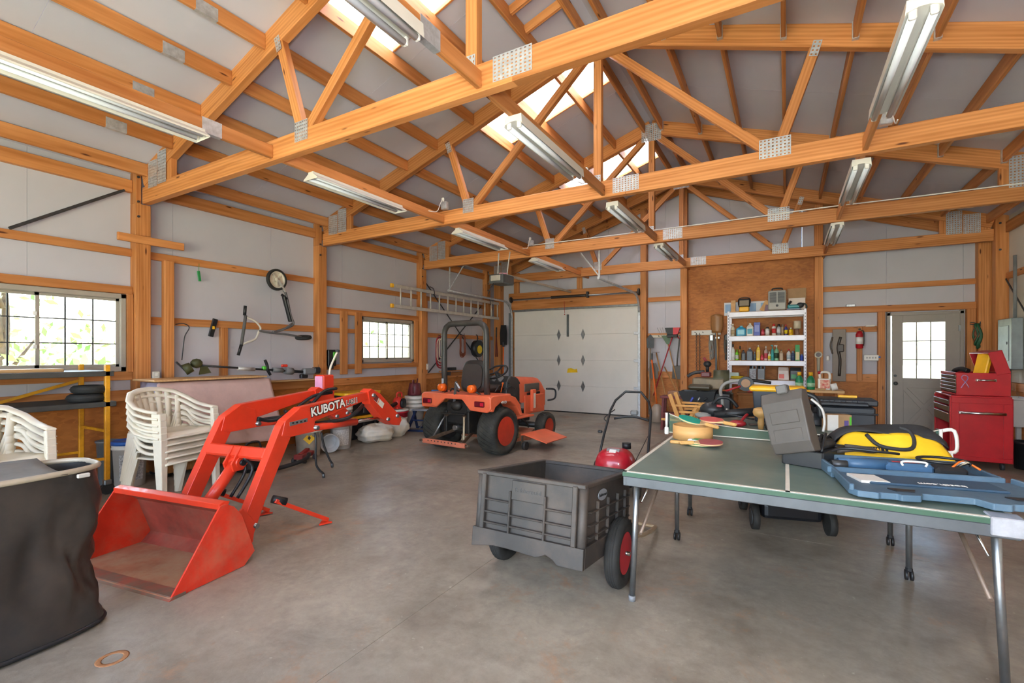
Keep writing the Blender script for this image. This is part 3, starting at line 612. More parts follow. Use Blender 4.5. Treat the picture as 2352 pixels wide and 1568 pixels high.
# string trimmer lying on the ledge
tr = thing('string_trimmer', 'green and black string trimmer laid along the wall ledge', 'trimmer', (-6.33, 2.9, 1.02))
B().cyl((0, .2, .22), (0, 1.45, .11), .013, n=8).make('shaft', BLK, tr)
B().cyl((.0, .1, .16), (.03, .17, .2), .07, .06, 14).make('spool_head', mat('olive_plastic', '#4a4a2a', .55), tr); B().sph((0, .24, .24), (.06, .07, .06), 10).make('gear_head', mat('olive_plastic', '#4a4a2a'), tr)
B().prism([(0, 0), (.14, .02), (.09, .1), (.02, .1)], -.01, .01, T(.02, .26, .1) @ RZ(90) @ RX(90)).make('debris_guard', mat('olive_plastic', '#4a4a2a'), tr)
B().tube([(.03, .0, .26), (.03, .06, .2), (.03, .12, .13)], .012, 6).make('line_stub', DGREY, tr)
B().cyl((0, .75, .165), (0, .98, .145), .026, n=10).make('coupling', ALU, tr)
B().tube([(.02, 1.12, .27), (.02, 1.15, .2), (.02, 1.16, .13), (.02, 1.2, .06)], .02, 8).make('loop_handle', BLK, tr)
B().box((0, 1.14, .16), (.05, .09, .05), .01).make('green_clamp', mat('lime_green', '#58c43a'), tr)
B().cyl((0, 1.25, .13), (0, 1.4, .12), .035, n=10).make('motor_grip', MGREY, tr); B().cyl((0, 1.44, .115), (0, 1.56, .1), .05, n=12).make('throttle_body', MGREY, tr)
B().box((0, 1.43, .185), (.04, .1, .04), .012).make('red_knob', mat('red_plastic', '#d8341f', .45), tr); B().cyl((0, 1.56, .1), (0, 1.75, .085), .022, n=8).make('rear_shaft', BLK, tr)
B().box((0, 1.83, .09), (.09, .2, .1), .02).make('power_head', MGREY, tr); B().box((0, 1.97, .1), (.1, .12, .1), .02).make('battery', DGREY, tr)
B().box((0, 1.75, .02), (.06, .12, .06), .01).make('foot', BLK, tr)
lg = beam('wall_ledge', (-6.36, 2.95, .985), (-6.36, 4.98, .985), .2, .02, PLYW, None); tag(lg, 'narrow wooden ledge board along the left wall under the trimmer', 'ledge')
# ---------------------------------------------------------------- front loader with bucket
TXW = mat('white_print', '#f2efe8', .5, var=.01); TXK = mat('black_print', '#161616', .5, var=.01)
SIDE = Matrix(((0, 0, 1, 0), (1, 0, 0, 0), (0, 1, 0, 0), (0, 0, 0, 1)))      # text plane facing local +x
DUSTR = mat('dusty_red_steel', '#a0674c', .75, var=.15, scale=5, dirt='#a58a6e', dirta=.95)
WORNR = mat('scuffed_red_steel', '#d8361f', .45, var=.1, scale=7, dirt='#b08466', dirta=.35)
ld = thing('front_loader', 'bright red tractor front loader with wide bucket parked on the floor', 'loader', (-2.983, 1.363, 0), 9.03)
def yz(poly, x0, x1, name, m, par=ld, bevel=.004):   # polygon in the local y-z plane, given a thickness along x
    return B().prism(poly, x0, x1, SIDE).make(name, m, par, bevel=bevel)
SP = [(-.02, .012), (.05, .002), (.443, .002), (.522, .07), (.426, .341), (.37, .41), (.308, .443), (.275, .438)]
for x in (-.008, -1.03): yz(SP, x, x + .012, 'side_plate', WORNR, ld, .002)
yz([(-.03, .002), (.443, .002), (.443, .014), (-.02, .014)], -1.03, 0, 'floor_plate', DUSTR, ld, 0)
yz([(.443, .002), (.522, .07), (.426, .341), (.308, .435), (.3, .425), (.415, .333), (.505, .075), (.44, .014)], -1.025, -.005, 'back_plate', mat('inner_red_steel', '#8f3a2b', .65, var=.25, scale=6, dirt='#7d5a48', dirta=.6), ld, 0)
yz([(.27, .415), (.27, .45), (.31, .462), (.345, .45), (.33, .425), (.3, .43), (.29, .415)], -1.03, 0, 'top_rim', KRED)
yz([(-.035, .0), (.06, .0), (.06, .017), (-.015, .017)], -1.04, .01, 'cutting_edge', mat('worn_edge', '#7f6a5c', .5, .4, dirt='#c2442c', dirta=.8), ld, 0)
ARM = [(.6, .13), (.59, .25), (.898, .837), (.95, .885), (1.08, .957), (1.92, 1.015), (1.95, .95), (1.24, .828), (1.22, .742), (.99, .742), (.75, .306), (.66, .11)]
for x, l in ((-.2, 'r'), (-.84, 'l')):
    a = yz(ARM, x - .035, x + .035, 'loader_arm', KRED)
    yz([(.9, .76), (.93, .87), (1.07, .95), (1.22, .9), (1.23, .745), (.99, .74)], x - .04, x + .04, 'elbow_gusset', KRED, a)
    yz([(1.9, 1.02), (1.95, 1.045), (2.08, .99), (2.437, .717), (2.45, .68), (2.41, .63), (2.3, .65), (2.125, .731), (1.931, .899)], x - .05, x + .05, 'mount_bracket', KRED)
    b = B()
    for y, z in ((1.97, .98), (2.36, .735), (2.2, .72), (1.235, .775), (.66, .17)): b.cyl((x - .07, y, z), (x + .07, y, z), .018, n=10)
    b.make('pivot_pin', STEEL, ld, each=True)
    B().cyl((x, 1.2, .775), (x, 1.78, .748), .032, n=14).make('lift_cylinder', KRED, ld); B().cyl((x, 1.78, .748), (x, 2.15, .738), .015, n=10).make('piston_rod', CHROME, ld)
    B().bar((x + .05, .82, .3), (x + .14, 1.26, .03), .045, .03, (0, 0, 1), .003).make('parking_stand', KRED, ld); B().prism([(-.05, 0), (.05, 0), (.0, .09)], 0, .012, T(x + .14, 1.26, .008) @ RZ(180)).make('stand_foot', KRED, ld)
    B().cyl((x + .03, .82, .31), (x + .08, .9, .27), .03, n=8).make('stand_pivot', BLK, ld)
    yz([(.53, .06), (.64, .06), (.66, .2), (.56, .32), (.47, .27)], x - .05, x - .03, 'bucket_lug', KRED); yz([(.53, .06), (.64, .06), (.66, .2), (.56, .32), (.47, .27)], x + .03, x + .05, 'bucket_lug', KRED)
    h = B().tube([(x + (.03 if l == 'l' else -.03), 1.24, .8), (x, 1.4, .795), (x + .03, 1.62, .8), (x + .02, 1.78, .85), (x - .05, 1.95, .89)], .017, 8); h.make('hydraulic_hose', BLK, ld)
B().box((-.52, .83, .625), (.6, .09, .09), .012, (-28, 0, 0)).make('cross_member', KRED, ld)
for x in (-.47, -.55): yz([(.72, .56), (.8, .68), (.86, .66), (.9, .58), (.82, .5), (.74, .5)], x - .008, x + .008, 'cylinder_lug', KRED)
B().cyl((-.51, .8, .56), (-.51, .53, .27), .042, n=16).make('bucket_cylinder', KRED, ld); B().cyl((-.51, .56, .3), (-.51, .52, .25), .02).make('piston_rod', CHROME, ld)
B().cyl((-.45, .8, .56), (-.57, .8, .56), .045, n=14).make('cylinder_head', KRED, ld); B().cyl((-.43, .8, .56), (-.45, .8, .56), .024, n=10).make('cylinder_pin', BLK, ld)
for dx in (.05, -.02): B().tube([(-.47 + dx, .79, .6), (-.44 + dx, .84, .5), (-.45 + dx, .72, .32)], .012, 6).make('cylinder_hose', BLK, ld)
# valve stand with joystick
vs = B().box((-.94, 2.19, 1.07), (.12, .16, .17), .012).make('valve_box', KRED, ld); yz([(2.08, .72), (2.3, .72), (2.29, 1.0), (2.11, 1.0)], -.97, -.9, 'valve_stand', KRED)
B().box((-.94, 2.105, 1.07), (.1, .006, .15), .002).make('warning_plate', mat('faded_pink_decal', '#d78fb4', .4), vs)
B().tube([(-.93, 2.25, 1.15), (-.93, 2.27, 1.24), (-.92, 2.36, 1.4)], .011, 8).make('joystick', mat('cream_lever', '#d9d0bf', .4), ld); B().sph((-.92, 2.365, 1.41), (.025, .025, .016), 10).make('joystick_knob', DGREY, ld)
for k, (x, p) in enumerate(((-.84, [(1.24, .82), (1.4, .78), (1.6, .84), (1.85, .96), (2.1, .98)]), (-.8, [(1.5, .86), (1.6, .81), (1.75, .85), (1.95, 1.0), (2.12, 1.02)]), (-.88, [(1.7, .92), (1.9, .97), (2.15, .9)]))):
    B().tube([(x + .06 * i / len(p) + .03, y, z) for i, (y, z) in enumerate(p)], .016, 8).make('hydraulic_hose', BLK, ld)
for k, p in enumerate(([(-.14, 1.21, .74), (-.12, 1.2, .66), (-.13, 1.21, .5), (-.12, 1.23, .44), (-.1, 1.26, .4)], [(-.14, 1.28, .73), (-.13, 1.3, .62), (-.12, 1.35, .5), (-.11, 1.37, .46)])):
    B().tube(p, .009, 8).make('hose_end', BLK, ld); B().cyl(p[-1], (p[-1][0], p[-1][1] + .005, p[-1][2] - .035), .012).make('hose_coupling', DSTEEL, ld)
# lettering on the right arm
for body, y, z, sz in (('KUBOTA', 1.385, .923, .1), ('LA211', 1.683, .947, .058)):
    M_ = T(-.2 + .0412, y, z) @ RX(6.5) @ SIDE
    if body == 'KUBOTA':
        text('lettering_outline', body, sz, TXK, ld, M_, .0004, .0085); text('lettering', body, sz, TXW, ld, T(.0012, 0, 0) @ M_, .0004, .0025)
    else:
        text('lettering_outline', body, sz, TXW, ld, M_, .0004, .005); text('lettering', body, sz, TXK, ld, T(.0012, 0, 0) @ M_, .0004, .001)
pl_ = B().box((-.158, 1.06, .845), (.004, .18, .03), .001, (4, 0, 0)).make('serial_plate', mat('grey_decal', '#6e6a6a', .45), ld)
for dy in range(4): B().box((-.1552, 1.0 + dy * .04, .845), (.001, .018, .012)).make('print_block', TXK, pl_)
dc = B().box((-.146, 2.06, .91), (.003, .165, .055), .001, (-36, 0, 0)).make('warning_decal', mat('cream_decal', '#ddd3c4', .5), ld)
B().box((-.1442, 2.012, .946), (.001, .055, .055), 0, (-36, 0, 0)).make('decal_print', mat('maroon_print', '#7a2f2f', .5), dc); B().box((-.1442, 2.05, .918), (.001, .008, .055), 0, (-36, 0, 0)).make('decal_stripe', ORG, dc)
# ---------------------------------------------------------------- compact tractor
tk = thing('compact_tractor', 'small orange compact tractor with black roll bar facing the garage door', 'tractor', (-3.93, 5.6, 0), -4)
TYRE = mat('tyre_rubber', '#2f2e2a', .8, var=.25, scale=9, dirt='#5d564b', dirta=.45)
def tyre(name, x, y, r, w, s, lug=36):
    A = T(x, y, r) @ RY(90)
    o = B().lathe([(r * .6, -w / 2 * .9), (r * .8, -w / 2), (r * .94, -w * .46), (r * .985, -w * .32), (r * .99, w * .32), (r * .94, w * .46), (r * .8, w / 2), (r * .6, w / 2 * .9), (r * .6, -w / 2 * .9)], 40, A).make(name, TYRE, tk)
    b = B()
    for i in range(lug):
        for k in range(6):
            u0, u1 = -.5 + k / 6, -.5 + (k + 1) / 6; vv = []
            for u in (u0, u1):
                for da in (-.38, .38):
                    for q in (0, 1):
                        a = 2 * math.pi * (i + da * .8 + u * 2.2) / lug; rr = r * (.95 if q == 0 else (1.03 - .085 * abs(u * 2) ** 3)); vv.append((rr * math.cos(a), rr * math.sin(a), u * w * .93))
            b.add(vv, [(1, 3, 7, 5), (0, 1, 5, 4), (2, 6, 7, 3), (0, 2, 3, 1), (4, 5, 7, 6)], 0, False, A)
    t_ = b.make('tread', TYRE, o, fixn=False); t_['kind'] = 'stuff'
    rm = B().lathe([(r * .61, s * w * .46), (r * .57, s * w * .42), (r * .53, s * w * .1), (r * .3, s * w * .02), (r * .25, s * w * .12), (0, s * w * .12)], 28, A); rm.make('wheel_rim', mat('rim_red', '#c93a26', .45, dirt='#8f3a2a', dirta=.5), o); B().lathe([(r * .61, -s * w * .44), (r * .5, -s * w * .3), (r * .3, -s * w * .2), (0, -s * w * .2)], 24, A).make('inner_disc', DSTEEL, o)
    for k in range(5): B().cyl((x + s * w * .05, y + r * .4 * math.cos(k * 1.257), r + r * .4 * math.sin(k * 1.257)), (x + s * w * .1, y + r * .4 * math.cos(k * 1.257), r + r * .4 * math.sin(k * 1.257)), r * .035, n=6).make('wheel_nut', DSTEEL, o)
for s in (-1, 1): tyre('rear_tyre', s * .5, 0, .325, .29, s, 30); tyre('front_tyre', s * .46, 1.36, .215, .17, s, 34)
b = B().prism([(-.6, .66), (-.33, .63), (-.17, .755), (.14, .755), (.28, .615), (.57, .6), (.63, .65), (.63, .79), (.6, .82), (-.57, .83), (-.62, .79)], 0, .05, T(0, -.3, 0) @ RX(90)); b.make('rear_fender_panel', KORG, tk, bevel=.015)
B().box((0, -.08, .805), (1.2, .5, .035), .012).make('fender_deck', KORG, tk)
for s in (-1, 1):
    B().prism([(-.33, .62), (-.34, .8), (-.28, .825), (.08, .815), (.24, .77), (.36, .66), (.42, .5), (.37, .5), (.27, .64), (.12, .72), (-.1, .73), (-.24, .67), (-.28, .61)], -.13, .13, T(s * .5, 0, 0) @ SIDE).make('side_fender', KORG, tk, bevel=.012)
    tl = B().box((s * .47 - .02, -.36, .71), (.16, .03, .075), .008).make('tail_light', mat('dark_red_lens', '#6b1520', .2), tk); B().box((s * .47 + .03, -.377, .71), (.055, .006, .045), .003).make('bright_lens', mat('bright_red_lens', '#d3203a', .2), tl)
    fl_ = B().cyl((s * .27 - .03, -.22, .9), (s * .27 - .03, -.3, .9), .06, .052, 18).sph((s * .27 - .03, -.3, .9), (.052, .02, .052), 14).make('flasher_lamp', mat('amber_lens', '#e8651a', .2, var=.15, scale=30), tk)
    B().tube([(s * .27 - .03, -.22, .88), (s * .3, -.2, .84), (s * .33, -.17, .82)], .012, 6).make('lamp_bracket', BLK, fl_)
yy = -.12
rp = [(-.37, yy, .78), (-.385, yy, 1.2), (-.385, yy, 1.66)] + [(-.385 + .15 - .15 * math.cos(R(a)), yy, 1.66 + .15 * math.sin(R(a))) for a in (20, 45, 70, 90)] + [(.235, yy, 1.81)] + [(.235 + .15 * math.sin(R(a)), yy, 1.66 + .15 * math.cos(R(a))) for a in (20, 45, 70, 90)] + [(.385, yy, 1.2), (.4, yy, .78)]
B().tube(rp, .042, 8).make('roll_bar', mat('roll_bar_black', '#45423f', .5, .2, var=.2, scale=6), tk)
B().box((-.375, yy - .045, .98), (.04, .005, .08), .002).make('sticker', mat('grey_sticker', '#a9b0b4', .5), tk)
SEAT = mat('seat_vinyl', '#2c2623', .55, var=.15, scale=8)
def seatf(u, v):
    a = 2 * math.pi * u; w = .225; h = .235
    x = w * math.copysign(abs(math.cos(a)) ** .5, math.cos(a)); z = h * math.copysign(abs(math.sin(a)) ** .5, math.sin(a)); x *= 1.0 - .12 * (z / h)
    k = [0, .9, 1, 1, .88, 0][round(v * 5)]; d = [-.05, -.05, -.03, .03, .05, .06][round(v * 5)]
    return (x * k, .12 + d - .1 * (-z) * .6, 1.05 + z * k)
B().surf(seatf, 36, 5, 0, True, True).make('seat_back', SEAT, tk); B().box((0, .33, .86), (.44, .42, .12), .045).make('seat_cushion', SEAT, tk)
B().prism(rrect(.36, .36, .1), 0, .015, T(.0, .057, 1.05) @ RX(86)).make('seat_shell', mat('brown_seat_panel', '#3a322e', .6), tk)
B().torus((0, 0, 0), .18, .014, 'Z', 28, 8, 0, T(.02, .62, 1.1) @ RX(32)).make('steering_wheel', BLK, tk)
b = B()
for a in (90, 210, 330): b.box((.09 * math.cos(R(a)), .09 * math.sin(R(a)), -.01), (.18, .025, .012), 0, (0, 0, a), 0, T(.02, .62, 1.1) @ RX(32))
b.cyl((.02, .62, 1.1), (.02, .72, .9), .03); b.make('steering_spokes', DGREY, tk)
B().prism([(.6, .55), (.62, .95), (.72, 1.04), (.92, 1.0), (1.0, .92), (1.0, .5)], -.22, .22, SIDE).make('dashboard', mat('dash_grey', '#3c3b3b', .5), tk, bevel=.02)
g_ = B().cyl((.06, .66, .985), (.09, .64, 1.0), .05, .05, 14).make('gauge_bezel', MGREY, tk); B().cyl((-.06, .66, .985), (-.03, .64, 1.0), .05, .05, 14).make('gauge_bezel', MGREY, tk)
def hood(u, v):
    y = .95 + .85 * u; zt_ = 1.02 - .05 * u - (.16 * max(0, (u - .75) / .25) ** 2); a = math.pi * v; w = .23 - .03 * u
    return (w * math.copysign(abs(math.cos(a)) ** .35, math.cos(a)), y, .6 + (zt_ - .6) * math.sin(a) ** .4 if 0 < v < 1 else .6)
B().surf(hood, 10, 16).prism([(-.2, .5), (.2, .5), (.2, .75), (.15, .8), (-.15, .8), (-.2, .75)], 0, .04, T(0, 1.8, 0) @ RX(90)).make('hood', KORG, tk)
for s in (-1, 1):
    B().box((s * .225, 1.33, .83), (.02, .46, .13), .01).make('side_grille', mat('grille_grey', '#5d5a53', .5), tk); B().box((s * .225, 1.38, .73), (.02, .4, .04), .006).make('grille_slot', BLK, tk)
    B().box((s * .24, 1.38, .56), (.03, .62, .3), .01).make('side_frame', KORG, tk); sp_ = B().box((s * .27, 1.3, .62), (.05, .12, .36), .01).make('loader_upright', KORG, tk); B().box((s * .297, 1.3, .62), (.004, .06, .24), .001).make('decal', mat('cream_decal', '#ddd3c4'), sp_)
    B().box((s * .36, .72, .43), (.26, .52, .03), .01).make('footboard', KORG, tk); B().box((s * .4, .6, .6), (.05, .2, .02), .008, (25, 0, 0)).make('pedal', DGREY, tk)
    B().tube([(s * .26, 1.75, .78), (s * .3, 1.95, .76), (s * .3, 2.0, .68), (s * .3, 1.95, .6), (s * .26, 1.8, .58)], .016, 8).make('guard_loop', DGREY, tk)
B().cyl((-.4, 1.36, .215), (.4, 1.36, .215), .045).box((0, 1.36, .35), (.16, .3, .2), .02).make('front_axle', DSTEEL, tk)
B().cyl((-.4, 0, .325), (.4, 0, .325), .09, n=14).box((0, .05, .42), (.34, .5, .32), .04).box((0, .6, .42), (.26, .8, .2), .03).make('transmission', mat('greasy_black', '#23211f', .6, .2, dirt='#5b4a3b', dirta=.6), tk)
B().box((0, -.2, .56), (.42, .16, .34), .03).box((-.2, -.2, .44), (.06, .22, .3), .01).box((.2, -.2, .44), (.06, .22, .3), .01).make('hitch_frame', MATS['greasy_black'], tk)
B().sph((.0, -.3, .66), (.1, .06, .07), 12).make('control_valve', MATS['greasy_black'], tk)
B().bar((-.22, -.36, .55), (.2, -.34, .56), .05, .02, (0, 0, 1), .004).make('link_bar', MATS['greasy_black'], tk)
B().cyl((0, -.2, .36), (0, -.34, .36), .035).make('power_take_off', STEEL, tk)
RUST = mat('rusty_steel', '#6b5646', .65, .4, var=.25, scale=20)
for s in (-1, 1):
    B().bar((s * .16, -.12, .3), (s * .3 + .05, -.6, .21), .05, .022, (1, 0, 0), .004).make('lower_link', RUST, tk)
    B().bar((s * .12, -.2, .58), (s * .17 + .02, -.36, .52), .04, .03).make('rocker_arm', RUST, tk)
    B().cyl((s * .17 + .02, -.36, .52), (s * .27 + .03, -.5, .24), .013).make('lift_rod', STEEL if s < 0 else mat('cream_turnbuckle', '#b8a98d', .5), tk)
db = B().box((.06, -.62, .2), (.74, .05, .06), .006).make('drawbar', mat('faded_orange_bar', '#cf7458', .6, dirt='#8b5d47', dirta=.5), tk)
for i in range(9): B().cyl((-.2 + i * .06, -.644, .215), (-.2 + i * .06, -.648, .215), .009, n=8).make('bolt_hole', BLK, db)
for s in (-1, 1): B().cyl((.06 + s * .37, -.62, .2), (.06 + s * .43, -.62, .2), .018).make('drawbar_pin', RUST, db)
B().bar((-.05, -.3, .62), (.05, -.36, 1.0), .03, .04, (1, 0, 0), .01).make('top_link', mat('link_grey', '#5b5b5c', .5, .4), tk); B().bar((.04, -.36, .98), (.12, -.38, .9), .03, .03).make('top_link_end', STEEL, tk)
B().box((.27, -.347, .76), (.07, .004, .04), .001).make('rating_plate', mat('grey_sticker', '#a9b0b4'), tk)
text('badge', '4WD', .055, TXW, tk, T(.632, -.05, .72) @ SIDE, .001)
dk = B().prism([(-.5, -.3), (.5, -.3), (.58, 0), (.45, .32), (-.45, .32), (-.58, 0)], .1, .21, T(0, .72, 0)); dk.make('mower_deck', mat('dusty_orange_deck', '#b06a4c', .7, var=.2, dirt='#6b5644', dirta=.7), tk)
B().prism([(0, .21), (.06, .22), (.44, .13), (.43, .115), (.06, .2), (0, .19)], -.3, .3, T(.56, .78, 0) @ Matrix.Rotation(0, 4, 'Z') @ RX(90)).make('discharge_chute', KORG, tk)
B().box((.48, .42, .22), (.12, .14, .14), .02).make('gearbox_guard', mat('grass_dust', '#7b6d4e', .9, var=.25), tk)
for x, y in ((.66, .44), (-.6, .44)):
    B().cyl((x - .025, y, .06), (x + .025, y, .06), .06, n=16).make('gauge_wheel', RUB, tk); B().bar((x - .05, y, .06), (x - .05, y, .2), .02, .03).make('wheel_bracket', RUST, tk)
B().tube([(.3, .85, .42), (.36, .95, .3), (.33, 1.05, .22)], .012, 6).make('cable', BLK, tk)
for p in ([(-.28, -.1, .84), (-.2, -.15, .88), (-.1, -.12, .84)], [(.3, .2, .83), (.34, .25, .92), (.3, .4, .86)], [(.25, .5, .84), (.3, .6, .88), (.28, .75, .84)]): B().tube(p, .012, 6).make('control_cable', BLK, tk)
for x, y in ((.33, .3), (.36, .42)): B().cyl((x, y, .82), (x + .02, y + .02, .94), .007, n=6).sph((x + .02, y + .02, .95), .018, 8).make('control_lever', ORG if x < .35 else BLK, tk)
# ---------------------------------------------------------------- tool cart with two wheels
CARTM = mat('weathered_grey_plastic', '#3c3835', .6, var=.16, scale=5, dirt='#6f5d50', dirta=.35)
CARTD = mat('inner_grey_plastic', '#403f3f', .6, var=.14, scale=5)
ct = thing('garden_cart', 'grey plastic garden cart with red wheels standing by the table', 'cart', (-1.245, 2.77, 0))
tub = bpy.data.objects.new('tub', None); C.objects.link(tub); tub.parent = ct; tub.location = (0, 0, .29); tub.rotation_euler = (R(-7), 0, 0)
def tp(u, v, w, h):      # tapered tub surface: h 0 bottom .. 1 top
    return None
hx, y0, y1, zb, zt2 = .325, -.46, .4, -.06, .335
th = .012
def wallbox(c, d, name='wall', m=CARTM): return B().box(c, d, .004).make(name, m, tub)
wallbox((0, y0 + th, .14), (2 * hx, .02, .4)); wallbox((0, y1 - th, .14), (2 * hx, .02, .4)); wallbox((hx - th, (y0 + y1) / 2, .14), (.02, y1 - y0, .4)); wallbox((-hx + th, (y0 + y1) / 2, .14), (.02, y1 - y0, .4))
wallbox((0, (y0 + y1) / 2, -.045), (2 * hx - .02, y1 - y0 - .02, .03), 'tub_floor', CARTD)
for c, d in (((0, y0 + .005, .335), (2 * hx + .03, .05, .022)), ((0, y1 - .005, .335), (2 * hx + .03, .05, .022)), ((hx - .003, (y0 + y1) / 2, .335), (.04, y1 - y0, .022)), ((-hx + .003, (y0 + y1) / 2, .335), (.04, y1 - y0, .022))): wallbox(c, d, 'rim')
sk = [(-hx - .02, -.085), (-hx - .02, .025), (hx + .02, .025), (hx + .02, -.085), (.2, -.085), (.17, -.06), (.13, -.045), (.1, -.06), (.07, -.07), (-.1, -.06), (-.2, -.06)]
B().prism(sk, 0, .03, T(0, y0 + .005, 0) @ RX(90)).make('skirt', CARTM, tub, bevel=.004)
for s in (-1, 1): wallbox((s * (hx + .006), (y0 + y1) / 2, -.03), (.03, y1 - y0, .11), 'skirt')
wallbox((0, y1, -.03), (2 * hx, .03, .11), 'skirt')
for x in (-.11, .11): wallbox((x, y0 - .012, .13), (.012, .024, .25), 'rib')
for z in (.06, .12, .19):
    for k in (-1, 0, 1):
        if z == .19 and k == 0: continue
        wallbox((k * .2, y0 - .012, z), (.17 if k else .21, .026, .01), 'rib')
wallbox((0, y0 - .006, .262), (.21, .014, .11), 'logo_plate')
for x in (-.285, .285): wallbox((x, y0 - .014, .18), (.028, .03, .31), 'corner_rib')
B().cyl((hx - .005, y0 + .01, -.08), (hx - .005, y0 + .01, .33), .026, n=12).make('corner_post', CARTM, tub); B().cyl((-hx + .005, y0 + .01, -.08), (-hx + .005, y0 + .01, .33), .022, n=12).make('corner_post', CARTM, tub)
for s in (-1, 1):
    for y in (-.26, -.08, .1, .26): wallbox((s * (hx + .008), y, .13), (.02, .01, .21), 'rib')
    for z in (.06, .12, .19): wallbox((s * (hx + .009), -.02, z), (.024, .74, .009), 'rib')
lp = B().prism([(.075 * math.cos(R(a)), .032 * math.sin(R(a))) for a in range(0, 360, 20)], 0, .004, T(hx + .002, -.17, .26) @ SIDE).make('logo_oval', mat('logo_grey', '#8d9096', .5), tub)
text('logo', 'Rubbermaid', .026, TXK, tub, T(hx + .0075, -.17, .26) @ SIDE, .0005); text('logo', 'Rubbermaid', .034, CARTD, tub, T(0, y0 - .0138, .265) @ RX(90), .001)
for s in (-1, 1):
    A = T(s * .39, 0, .2) @ RY(90); w = .085
    o = B().lathe([(.12, -w * .4), (.16, -w / 2), (.185, -w * .45), (.2, -w * .25), (.2, w * .25), (.185, w * .45), (.16, w / 2), (.12, w * .4), (.12, -w * .4)], 36, A).make('wheel', RUB, ct)
    for k in (-1, 0, 1): B().torus((0, 0, k * .014), .2, .003, 'Z', 36, 6, 0, A).make('tread_ring', RUB, o)
    B().lathe([(.122, s * w * .4), (.11, s * w * .3), (.1, s * w * .1), (.03, s * w * .15), (.03, s * w * .35), (0, s * w * .35)], 24, A).make('rim', mat('wheel_red', '#b81c2c', .45), o)
    B().cyl((s * .39, 0, .2), (s * .45, 0, .2), .012).make('axle_nut', CHROME, o)
B().cyl((-.43, 0, .2), (.43, 0, .2), .012).make('axle', STEEL, ct)
hd = B().tube([(-.28, .35, .17), (-.28, .5, .13), (-.27, .95, .04), (-.2, 1.0, .03), (.3, 1.0, .03), (.37, .95, .04), (.38, .5, .13), (.33, .3, .2)], .014, 8); hd.make('handle', mat('tan_tube', '#a58f73', .5), ct)
# ---------------------------------------------------------------- table tennis table
TGRN = mat('table_green', '#61736a', .36, var=.1, scale=3, dirt='#87877b', dirta=.7)
TEDGE = mat('table_edge_green', '#31523f', .5, var=.1)
LINE = mat('line_white', '#d9d2c4', .5, var=.05)
APR = mat('grey_apron_steel', '#5b5e63', .42, .5, var=.1)
tt = thing('table_tennis_table', 'worn green table tennis table on grey tube legs, covered with tools', 'table', (0, 2.5, 0))
X0, X1, TL, TZ = -.757, .77, 1.368, .75
for k in (0, 1):
    y0_ = k * (TL + .006); top = B().box(((X0 + X1) / 2, y0_ + TL / 2, TZ - .012), (X1 - X0, TL, .024), .003).make('table_top', [TGRN], tt)
    for c, d in (((X0 + .01, y0_ + TL / 2), (.02, TL)), ((X1 - .01, y0_ + TL / 2), (.02, TL)), (((X0 + X1) / 2, y0_ + (.01 if k == 0 else TL - .01)), (X1 - X0, .02)), (((X0 + X1) / 2, y0_ + TL / 2), (.018, TL))):
        B().box((c[0], c[1], TZ + .0008), (d[0], d[1], .0016)).make('line', LINE, top)
    for c, d in (((X0 + .01, y0_ + TL / 2), (.018, TL)), ((X1 - .01, y0_ + TL / 2), (.018, TL)), (((X0 + X1) / 2, y0_ + (.01 if k == 0 else TL - .01)), (X1 - X0, .018))): B().box((c[0], c[1], TZ - .05), (d[0], d[1], .05), .003).make('apron', APR, tt)
    B().box(((X0 + X1) / 2, y0_ + (.002 if k == 0 else TL - .002), TZ - .014), (X1 - X0 + .004, .006, .02)).make('edge_band', TEDGE, tt)
def leg(p, q, caster=False):
    o = B().cyl(p, q, .0165, n=12).make('leg', STEEL, tt)
    if caster:
        w = B()
        for s in (-1, 1): w.cyl((q[0] + s * .02, q[1], .03), (q[0] + s * .006, q[1], .03), .03, n=14)
        w.make('caster', BLK, o, each=True); B().box((q[0], q[1], .065), (.035, .035, .03), .008).make('caster_housing', BLK, o)
    else: B().cyl((q[0], q[1], 0), (q[0], q[1], .03), .02, n=12).make('foot_cap', MGREY, o)
leg((-.715, .13, .71), (-.746, .138, .02)); leg((.73, .13, .71), (.775, .18, .02))
for x, y in ((-.70, 1.16), (-.71, 1.77), (.65, 1.22), (.65, 1.82)): leg((x, y, .72), (x, y, .06), True)
for s, x in ((-1, -.7), (1, .72)):
    B().cyl((x, .14, .38), (x - s * .03, .75, .7), .01, n=8).make('folding_brace', mat('brown_tube', '#7d6a5c', .5, .4), tt); B().cyl((x, .16, .55), (x - s * .05, .33, .71), .006, n=6).make('brace_wire', CHROME, tt)
B().cyl((-.7, 1.16, .45), (.65, 1.22, .45), .011, n=8).make('stretcher', STEEL, tt); B().cyl((-.7, 1.78, .45), (.65, 1.82, .45), .011, n=8).make('stretcher', STEEL, tt)
B().box((X1 - .04, .035, TZ - .03), (.1, .09, .072), .004).make('silver_tape', mat('duct_tape', '#b9bcc6', .3, .5, var=.12, scale=25), tt)
